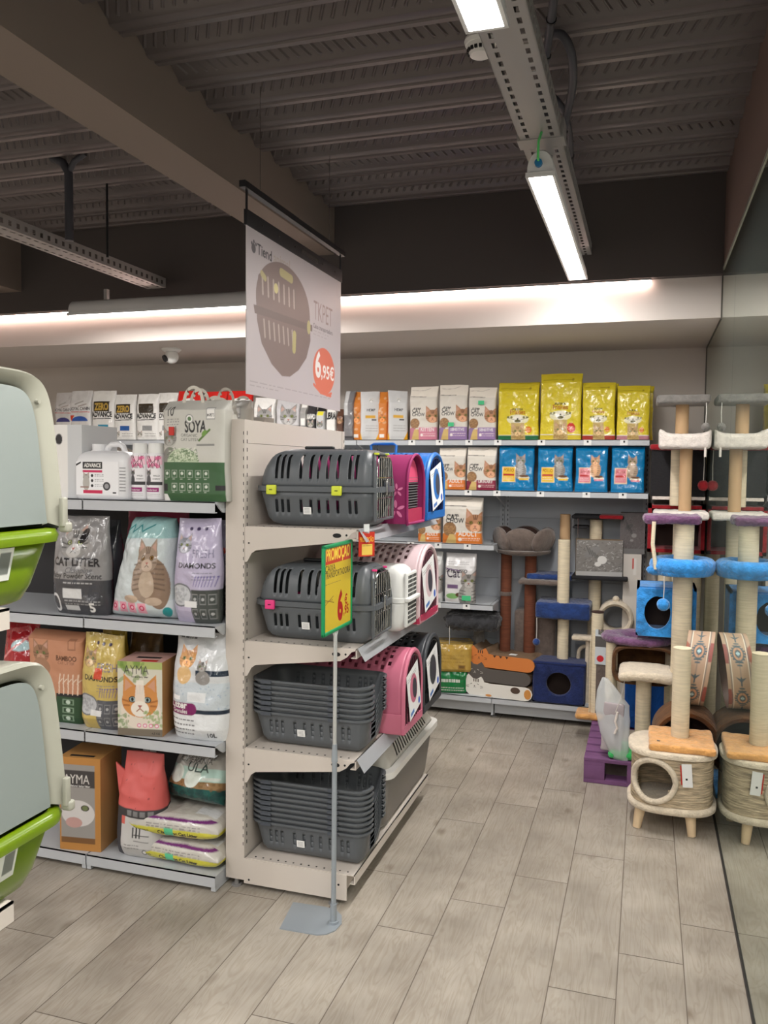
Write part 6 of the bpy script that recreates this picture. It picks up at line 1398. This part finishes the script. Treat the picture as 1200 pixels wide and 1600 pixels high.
# ---- tall grey and white tree
def white_tree():
    Y = 4.80; X0 = PX(1068, Y, 740); t = thing('cat_tree', 'tall cat tree with a grey top shelf and two white platforms beside the mirror', 'cat tree', (X0, Y, 0)); L = lambda x, y: PX(x, Y-.13, y)-X0; mx = MX-X0-.006
    zt = PZ(624, Y-.1, 1068); a, b = L(1026, 624), min(L(1111, 624), mx); MB().rbox(((a+b)/2, 0, zt), (b-a, .28, .045), .015, greylt, 4, .02, .002).build('top_shelf', t, angle=70)
    zb0, zb1 = PZ(699, Y-.13, 1070), PZ(676, Y-.13, 1070); a, b = L(1030, 686), min(L(1120, 686), mx); post(t, PX(1066, Y, 650)-X0, 0, zb0+.02, zt-.02, .034, cardtube, rope=False)
    def cup(w):   # raised corners
        q = abs(w.x)/((b-a)/2); return Vector((w.x, w.y, w.z+(.022*max(0, q-.7)/.3 if w.z > 0 else 0)-(.012*(1-q*q) if w.z > 0 else 0)))
    MB().rbox(((a+b)/2, 0, (zb0+zb1)/2), (b-a, .27, zb1-zb0+.012), .022, whitepsh, 4, .014, .003, fn=cup, fq=40).build('white_bed', t, angle=80)
    MB().cyl((mx-.03, -.13, zb0), (mx-.03, -.13, zb0-.05), .006, whitepsh, n=8).build('tassel', t)
    z3 = PZ(806, Y-.13, 1070); post(t, PX(1071, Y, 750)-X0, 0, z3, zb0+.005, .033, cardtube, rope=False); a, b = L(1021, 806), min(L(1119, 806), mx)
    MB().rbox(((a+b)/2, 0, z3), (b-a, .28, .042), .015, whitepsh, 4, .016, .003, fq=40).build('white_platform', t, angle=80)
    post(t, .0, .02, .02, z3-.015, .045); MB().rbox((-.04, 0, .011), (.34, .3, .022), .008, whitepsh).build('base', t)
    pom(t, PX(1103, 4.68, 650)-X0, -.125, zt-.01, PZ(662, 4.68, 1103), .022, greylt); return t
white_tree()

# ---- sky blue and purple tree
def blue_tree():
    Y = 4.28; X0 = PX(1066, Y, 940); t = thing('cat_tree', 'thick-posted cat tree with sky blue donut bed and sky blue cube house', 'cat tree', (X0, Y, 0)); mx = MX-X0-.004; L = lambda x, y: PX(x, Y-.12, y)-X0
    zt = PZ(811, Y, 1050); zb = PZ(903, Y-.14, 1068); zc = PZ(868, Y, 1068)
    post(t, 0, 0, .02, zt-.015, .046, name='thick_post')
    a, b = PX(1005, Y, 811)-X0, PX(1096, Y, 811)-X0; MB().rbox(((a+b)/2, .03, zt), (b-a, .22, .042), .02, purplepsh, 4, .014, .006, seed=4, fq=40).build('purple_platform', t, angle=80)
    bc = (PX(1018, Y, 885)-X0+mx)/2; br = (mx-(PX(1018, Y, 885)-X0))/2; torus_bed(t, (bc, 0, zb), br, .15, .085, bluepsh, 'donut_bed', .040, 2); MB().sphere((bc-br+.02, -.05, zb+.02), .035, bluepsh, 10, sq=(1.3, 1, .7), disp=.1).build('bed_bump', t)
    MB().tube([(PX(1022, Y-.1, 822)-X0, -.08, zt-.01), (PX(1020, Y-.1, 850)-X0, -.09, PZ(850, Y-.1, 1020)), (PX(1025, Y-.1, 884)-X0, -.09, zb+.03)], .0095, sisal, 10).build('thick_rope', t)
    pom(t, PX(1037, Y-.16, 925)-X0, -.15, zb+.005, PZ(937, Y-.15, 1037), .030, bluepsh)
    # cube house behind the post
    fY = 4.34; x0, x1 = PX(994, fY, 960)-X0, PX(1088, fY, 960)-X0; z0, z1 = PZ(995, fY, 1030), PZ(918, fY, 1030)
    w = x1-x0; h = z1-z0; hx = PX(1027, fY, 960)-X0
    b_ = MB(); nn = 40; y = fY-Y; rx, rz = .062, .083; hz = (z0+z1)/2-.004; R0, R1, R2, R3 = [], [], [], []
    for k in range(nn):
        q = 2*PI*k/nn; ca, sa = math.cos(q), math.sin(q); sx = (x1-hx if ca > 0 else hx-x0)/max(abs(ca), 1e-6); sz = (h/2)/max(abs(sa), 1e-6); s = min(sx, sz)
        R0.append((hx+ca*s, y+.012, hz+sa*s)); R1.append((hx+ca*(s-.01 if s < .3 else s), y, hz+sa*s*.96)); R2.append((hx+rx*ca*(1+.06*noise.noise(Vector((k*.7, 1, 0)))), y-.002, hz+rz*sa*(1+.06*noise.noise(Vector((k*.7, 4, 0)))))); R3.append((hx+rx*ca, y+.02, hz+rz*sa))
    b_.loft([R0, R1, R2, R3], bluepsh, caps=(False, False)); d = .26
    b_.box((x0, y+.01, z0), (x0+.014, y+d, z1), bluepsh).box((x1-.014, y+.01, z0), (x1, y+d, z1), bluepsh).box((x0, y+.01, z1-.014), (x1, y+d, z1), bluepsh).box((x0, y+.01, z0), (x1, y+d, z0+.014), bluepsh).box((x0, y+d-.014, z0), (x1, y+d, z1), bluepsh)
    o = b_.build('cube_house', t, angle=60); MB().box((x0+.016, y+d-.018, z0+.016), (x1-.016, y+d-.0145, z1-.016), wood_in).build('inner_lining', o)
    MB().rbox((-.004, .05, .011), (.25, .36, .022), .008, bluepsh).build('base', t); MB().box((-.03, .03, z0+.05), (.03, .075, z1-.05), cream).build('house_bracket', t); return t
blue_tree()

# ---- purple pallet
PXL, PXR, PY0, PZT = PX(912, 4.16, 1200), .045, 4.16, .125
def pallet():
    t = thing('pallet', 'purple painted wooden pallet on the floor under the cat furniture', 'pallet', (PXL, PY0, 0)); W_, D_ = PXR-PXL, .78
    for k in range(7): MB().rbox((W_/2, .045+k*(D_-.09)/6, PZT-.009), (W_, .088, .018), .002, purplewd).build('deck_board', t)
    for x in (.05, W_-.05): 
        for y in (.045, D_/2, D_-.045): MB().rbox((x, y, .055), (.10, .09, .068), .002, purplewd).build('block', t)
    for x in (.05, W_-.05): MB().box((x-.05, 0, .089), (x+.05, D_, .1075), purplewd).build('stringer_board', t)
    for y in (.045, D_-.045): MB().box((0, y-.045, .002), (W_, y+.045, .021), purplewd).build('bottom_board', t)
    return t
pallet()
# ---- purple oval with brown plush cave
def purple_cave():
    Y = 4.50; X0 = PX(995, Y, 1040); t = thing('cat_tree', 'cat tree with a shaggy purple oval top over a brown plush cave, on the pallet', 'cat tree', (X0, Y, PZT+.001)); zb = PZT+.001
    x0, x1 = PX(937, Y-.13, 1000)-X0, PX(1056, Y-.13, 1000)-X0; zt = PZ(1004, Y-.13, 990)-zb; n = 52; rings = []
    for q, z in ((.2, -.01), (.8, -.018), (.96, -.014), (1.0, 0), (.97, .014), (.86, .021), (.55, .018), (.42, .008), (.38, -.004), (.02, -.006)):
        rings.append([((x0+x1)/2+(x1-x0)/2*q*math.cos(2*PI*k/n)*(1+.02*noise.noise(Vector((k*.8, q*5, 0)))), .16*q*math.sin(2*PI*k/n), zt+z+.006*noise.noise(Vector((k*.9, q*9, 3)))) for k in range(n)])
    MB().loft(rings, purplepsh).build('oval_top', t, angle=80)
    a, b = PX(957, Y-.13, 1040)-X0, PX(1056, Y-.13, 1040)-X0; z0, z1 = PZ(1070, Y-.13, 1000)-zb, zt-.02; w2 = (b-a)/2; hh = z1-z0; rg = []
    for y_, s in ((-.13, .94), (-.14, 1), (-.13, 1.03), (.13, 1.03), (.14, 1)): rg.append([((a+b)/2+w2*s*(1 if math.cos(g) > 0 else -1)*abs(math.cos(g))**.5, y_, (z0+z1)/2+hh/2*s*(1 if math.sin(g) > 0 else -1)*abs(math.sin(g))**.5) for g in [2*PI*(k+.5)/44 for k in range(44)]])
    inn = [[((a+b)/2+w2*.90*(1 if math.cos(g) > 0 else -1)*abs(math.cos(g))**.5, y_, (z0+z1)/2+hh/2*.86*(1 if math.sin(g) > 0 else -1)*abs(math.sin(g))**.5) for g in [2*PI*(k+.5)/44 for k in range(44)]] for y_ in (.12, -.12)]
    MB().loft(inn+rg, brownpsh, caps=(True, True)).build('brown_cave', t, angle=70)
    post(t, PX(955, Y-.1, 1040)-X0, -.05, .012, zt-.02, .030); post(t, PX(1049, Y, 1040)-X0, .08, .012, zt-.02, .030); MB().rbox(((x0+x1)/2, 0, .006), ((x1-x0)*.8, .3, .012), .004, cream).build('base', t); return t
purple_cave()
# ---- tall sisal scratching post with a label
def label_post():
    Y = 4.86; X0 = PX(932, Y, 1040); t = thing('scratching_post', 'tall sisal scratching post with a printed label and orange plush base', 'scratching post', (X0, Y, PZT+.001)); zb = PZT+.001
    post(t, 0, 0, .03, PZ(957, Y, 932)-zb, .033); MB().cyl((0, 0, PZ(957, Y, 932)-zb), (0, 0, PZ(957, Y, 932)-zb+.008), .034, taupedk).build('top_cap', t)
    pad(t, (-.03, 0, .016), (.16, .16, .032), orangepsh, 'base', disp=.002)
    cv = Cv(.085, .20, S(206, 212, 216), 500); cv.rect(0, .5, 1, .8, S(90, 86, 84)).rect(.2, .85, .9, 1, S(60, 56, 54)).cat(.45, .9, .2, S(120, 116, 112), S(60, 58, 56)).ell(.35, .17, .22, .22, S(206, 40, 50)).blurb(.65, .3, .95, 5, .05, GR, .01); T = Matrix.Translation((-.008, -.040, PZ(1036, Y, 940)-zb)) @ Matrix.Rotation(PI/2, 4, 'X'); panel_print('hang_label', cv, t, T)
    MB().box((.0, -.036, .035), (.085, -.0345, PZ(1036, Y, 940)-zb), taupepsh).build('scratch_panel', t); MB().cyl((-.035, -.02, .03), (-.035, -.02, PZ(1000, Y, 930)-zb), .003, sisal, n=6).build('cord', t); return t
label_post()
# ---- small cream bed on a post with green base
def cream_tree():
    Y = 4.27; X0 = PX(1005, Y, 1100); t = thing('cat_tree', 'small cat tree with a cream bed on a sisal post and bright green base', 'cat tree', (X0, Y, PZT+.001)); zb = PZT+.001
    a, b = PX(966, Y-.1, 1058)-X0, PX(1054, Y-.1, 1058)-X0; zt = PZ(1060, Y-.1, 1005)-zb
    MB().rbox(((a+b)/2, 0, zt), (b-a, .26, .046), .022, cream, 4, .014, .003, fq=40, fn=lambda w: Vector((w.x, w.y, w.z+.010*(1-(w.x/((b-a)/2))**2)))).build('cream_bed', t, angle=80)
    post(t, 0, 0, .02, zt-.025, .037); pad(t, (-.04, 0, .02), (.24, .2, .04), greenpsh, 'green_base', disp=.006, seed=6)
    MB().tube([(a+.03, -.09, zt-.02), (a+.015, -.1, zt-.11), (a-.01, -.1, zt-.18)], .002, mat('white_cord', S(206, 202, 196), .8), 6).build('cord', t); return t
cream_tree()
# ---- clear plastic bag with folded fabric
def plastic_bag():
    Y = 4.02; cx = PX(953, Y, 1130); z0 = .0; zt = PZ(1066, 4.14, 945); m = mat('frosted_plastic', S(226, 230, 232), .25, alpha=.45, bump=.5, bscale=18); t = thing('plastic_bag', 'frosted clear plastic bag leaning on the purple pallet, a folded grey sheet inside', 'plastic bag', (cx, 4.20, PZT+.0012))
    zb = PZT+.0012; n = 30; rings = []; H_ = zt-zb
    for i in range(26):
        s = i/25; wl = float(np.interp(s, [0, .3, .6, .85, 1], [.015, -.05, -.08, -.072, -.05])); wr = float(np.interp(s, [0, .5, .68, .85, 1], [.085, .09, .082, .03, -.025])); dd = .035*math.sin(min(1, s*3+.25)*PI/2)*(1-s*.75)
        rings.append([((wl+wr)/2+(wr-wl)/2*math.cos(2*PI*k/n)+.004*noise.noise(Vector((k*.6, s*8, 0))), -.02+.05*s+dd*math.sin(2*PI*k/n)*(1+.35*noise.noise(Vector((k*.9, s*6, 5)))), H_*s) for k in range(n)])
    MB().loft(rings, m).build('bag_film', t, angle=80, rot=None)
    MB().rbox((.0, -.004, H_*.40), (.10, .016, H_*.62), .008, mat('grey_sheet', S(176, 166, 170), .8), 4, .02, .004, T=Matrix.Rotation(.05, 4, 'Y')).build('folded_sheet', t, angle=80)
    MB().tube([(.03, -.035, H_*.62), (.02, -.04, H_*.5), (.03, -.04, H_*.42), (.018, -.04, H_*.34)], .006, whitepsh, 8).build('white_tassel', t); return t
plastic_bag()
# ---- leaning sky blue board, brown ring bed, patterned tunnel
a = PX(975, 4.66, 1110); b = PX(1045, 4.66, 1110); o = MB().rbox((0, 0, .17), (b-a, .02, .34), .008, mat('royal_blue_plush', S(20, 88, 176), .9, bump=.6, bscale=60, var=.2), 3, .04, .002).build('plush_board', None, ((a+b)/2, 4.72, PZT+.003), (math.radians(-10), 0, 0)); tag(o, 'royal blue plush board leaning behind the small cream bed post', 'board')
RINGTOP = PZ(1104, 4.04, 1095)
def ring_bed():
    Y = 4.02; cx = PX(1072, Y, 1140); t = thing('cat_tunnel', 'brown plush ring tunnel half hidden behind the stool with the straw house', 'cat tunnel', (cx, Y+.03, 0)); R_ = .150; cz = RINGTOP-R_
    rings = []
    for k in range(49):
        g = 2*PI*k/48; rings.append([(q*math.cos(g), y_, cz+q*math.sin(g)) for q, y_ in ((R_-.03, -.10), (R_-.008, -.118), (R_, -.10), (R_, .10), (R_-.02, .11), (R_-.034, .1))])
    MB().loft(rings, brownpsh, caps=(False, False)).build('ring', t, angle=60); MB().cyl((0, .095, cz), (0, .1, cz), R_-.02, taupedk, n=40).build('back_cloth', t)
    for dx in (-.08, .08): MB().cyl((dx, 0, 0), (dx, 0, cz-R_+.03), .02, pinewd, n=12).build('leg', t)
    return t
ring_bed()
def aztec():
    Y = 4.04; x0, x1 = PX(1066, Y-.12, 1040), MX-.020; R_ = .172; zc = RINGTOP+R_+.002
    t = thing('cat_tunnel', 'round fabric tunnel with a terracotta and teal geometric pattern, against the mirror', 'cat tunnel', ((x0+x1)/2, Y+.02, 0), math.radians(-4)); w = x1-x0-.016; res = 330
    cv = Cv(w, 2*PI*R_, S(182, 154, 130), res, 2); A = cv.w/cv.h; T1, T2, T3 = S(156, 92, 70), S(84, 98, 104), S(236, 224, 204)
    for k in range(5):
        y = (k+.5)/5; r = .26
        cv.poly([(0, y-.05), (.13, y-.03), (.13, y+.03), (0, y+.05)], T1).poly([(.13, y-.035), (.25, y), (.13, y+.035)], T1).poly([(.87, y-.035), (.75, y), (.87, y+.035)], T1).rect(.87, y-.045, 1, y+.045, S(150, 84, 76))
        for g in range(-4, 5): q = .30*(1-abs(g)/5.2)+.02; cv.rect(.5-q, y+g*.0125-.0035, .5+q, y+g*.0125+.0035, T2)
        cv.ell(.5, y, .22, .34, T2).ell(.5, y, .17, .28, S(196, 150, 118)).ell(.5, y, .11, .17, T2).poly([(.5-.07, y), (.5, y+.012), (.5+.07, y), (.5, y-.012)], S(190, 224, 232))
        cv.poly([(.3, y+.1), (.5, y+.075), (.7, y+.1), (.5, y+.09)], T2).rect(.47, y+.06, .53, y+.14, T2)
    for x, c in ((.16, T2), (.20, T3), (.80, T3), (.84, T2)): cv.rect(x-.012, 0, x+.012, 1, c)
    cv.rect(.485, 0, .515, 1, T2, .7)
    img = cv.final(); ny, nx = img.shape[:2]; g = np.linspace(0, 2*PI, ny)[:, None]; u = np.linspace(-w/2, w/2, nx)[None]
    q = R_*(1-.0*u)+0*g; V = np.stack([u+0*g+.035*np.cos(g)*0+.022*np.sin(g), -q*np.cos(g)*.72, zc+q*np.sin(g)], -1); grid_obj('patterned_band', V, img, M_PAPER, t, closed=False, caps=False)
    V2 = V.copy(); V2[..., 1] *= .97; V2[..., 2] = zc+(V2[..., 2]-zc)*.97; grid_obj('inner_lining', V2[:, ::-1], np.tile(np.array(S(90, 60, 50)), (ny, nx, 1)), M_PAPER, t, closed=False, caps=False)
    return t
aztec()

# ---- stool house in front, against the mirror
def stool():
    cx, cy = .137, 3.80; t = thing('cat_house', 'straw-covered cat house stool on wooden legs with orange plush top and sisal post', 'cat house', (cx, cy, 0)); hw, hd, r = .172, .155, .12
    def oval(s, z, o_=0, n=72):
        P = []
        for k in range(n):
            a = 2*PI*k/n; c_, s_ = math.cos(a), math.sin(a); P.append(((hw+o_)*s*(1 if c_ > 0 else -1)*abs(c_)**.72, (hd+o_)*s*(1 if s_ > 0 else -1)*abs(s_)**.72, z))
        return P
    z0, z1, zt = .112, .335, .358
    b = MB(); b.loft([oval(1, z0-.018, .006), oval(1, z0-.012, .012), oval(1, z0+.006, .013), oval(1, z0+.012, .006)], cream); b.build('bottom_board', t, angle=60)
    # straw wall with a round hole toward the front left
    N_, K_ = 144, 40; zs = [z0+.01+(z1-z0-.01)*i/K_ for i in range(K_+1)]; base = oval(.985, 0, 0, N_); ha = None; hj = min(range(N_), key=lambda j: (base[j][0]+.078)**2+(base[j][1]+hd)**2); hp = Vector(base[hj]); hz = (z0+z1)/2+.008; HR = .085
    tan = (Vector(base[(hj+1) % N_])-Vector(base[hj-1])).normalized()
    def inh(j, z, f=1.): d = (Vector(base[j % N_])-hp); return (d.dot(tan))**2+(z-hz)**2 < (HR*f)**2 and d.length < .14
    rd = random.Random(5)
    rings = [[(p[0]*(1+.006*rd.uniform(-1, 1)), p[1]*(1+.006*rd.uniform(-1, 1)), z) for p in base] for z in zs]
    b = MB().loft(rings, seagrass, caps=(False, False), skip=lambda i, j: inh(j, (zs[i]+zs[i+1])/2) and inh(j+1, (zs[i]+zs[i+1])/2)); wl = solid(b.build('straw_wall', t, angle=80), .012)
    # cream rim around the hole, following the wall
    def onwall(d):
        best = min(range(N_), key=lambda j: abs((Vector(base[j])-hp).dot(tan)-d)+((Vector(base[j])-hp).length > .16)*9); return Vector(base[best])
    P = []; nrm = Vector((tan.y, -tan.x, 0))
    for k in range(48):
        a = 2*PI*k/48; w = onwall(HR*1.04*math.cos(a)); P.append(w+nrm*.004+Vector((0, 0, hz+HR*1.04*math.sin(a))))
    for _ in range(6): P = [(P[k-1]+P[k]*2+P[(k+1) % 48])/4 for k in range(48)]
    P = [hp+Vector((0, 0, hz))+(q-hp-Vector((0, 0, hz)))*1.03+nrm*.002 for q in P]
    MB().tube(P, .0125, cream, 10, closed=True).build('hole_rim', wl, angle=80)
    MB().loft([oval(1, z1-.004, .004), oval(1, z1, .012), oval(1, zt-.006, .013), oval(1, zt, .006)], cream).build('top_board', t, angle=60)
    def w_(w): return w
    o = MB().rbox((.035, -.0, zt+.014), (.268, .29, .03), .012, orangepsh, 4, .012, .0025, fq=45).build('orange_pad', t, angle=80)
    post(t, .03, .01, zt+.028, PZ(1012, 3.81, 1067), .0375, name='sisal_post', n=28)
    for (x, y) in ((-.125, -.085), (.075, -.105), (-.1, .1), (.11, .1)):
        k = MB(); k.cyl((x*1.0, y, z0-.012), (x*1.12, y*1.12, 0), .024, pinewd, r1=.017, n=14); k.build('leg', t)
    tg = MB().box((.005, -.0012, 0), (.045, .0, .098), stickw, T=Matrix.Translation((.035, -hd-.014, .225)) @ Matrix.Rotation(-.08, 4, 'Y')).box((.018, -.0018, .03), (.026, -.0011, .038), inkblk, T=Matrix.Translation((.035, -hd-.014, .225)) @ Matrix.Rotation(-.08, 4, 'Y')); tg.box((-.001, -.0012, .01), (.004, 0, .092), inkred, T=Matrix.Translation((.035, -hd-.014, .225)) @ Matrix.Rotation(-.08, 4, 'Y')); tg.build('price_tag', t)
    MB().rbox((-.06, -.09, zt+.030), (.014, .01, .004), .002, chrome).build('staple', t); return t
stool()

# =================================================================== GROUPS OF REPEATS
for o in bpy.data.objects:
    if o.parent or 'label' not in o or 'group' in o: continue
    n = o.name.split('.')[0]; z = o.location.z
    if n == 'cat_food_bag': o['group'] = 'cat food bags on the %s' % ('top shelf of the back wall' if z > 1.6 else 'second shelf of the back wall' if z > 1.3 else 'lower shelves of the back wall')
    elif n in ('litter_bag', 'litter_carton'): o['group'] = 'litter packages on the shelves'
    elif n == 'shampoo_bottle': o['group'] = 'deodorizer bottles beside the jug'
    elif n == 'pet_carrier': o['group'] = 'pet carriers on the cream gondola'
    elif n == 'cat_tree': o['group'] = 'cat trees in the back right corner'
    elif n == 'litter_box': o['group'] = 'green litter boxes at the left edge'
    elif n == 'shelving_unit': o['group'] = 'shelving units'
    elif n == 'cable_conduit': o['group'] = 'conduits beside the cable tray'
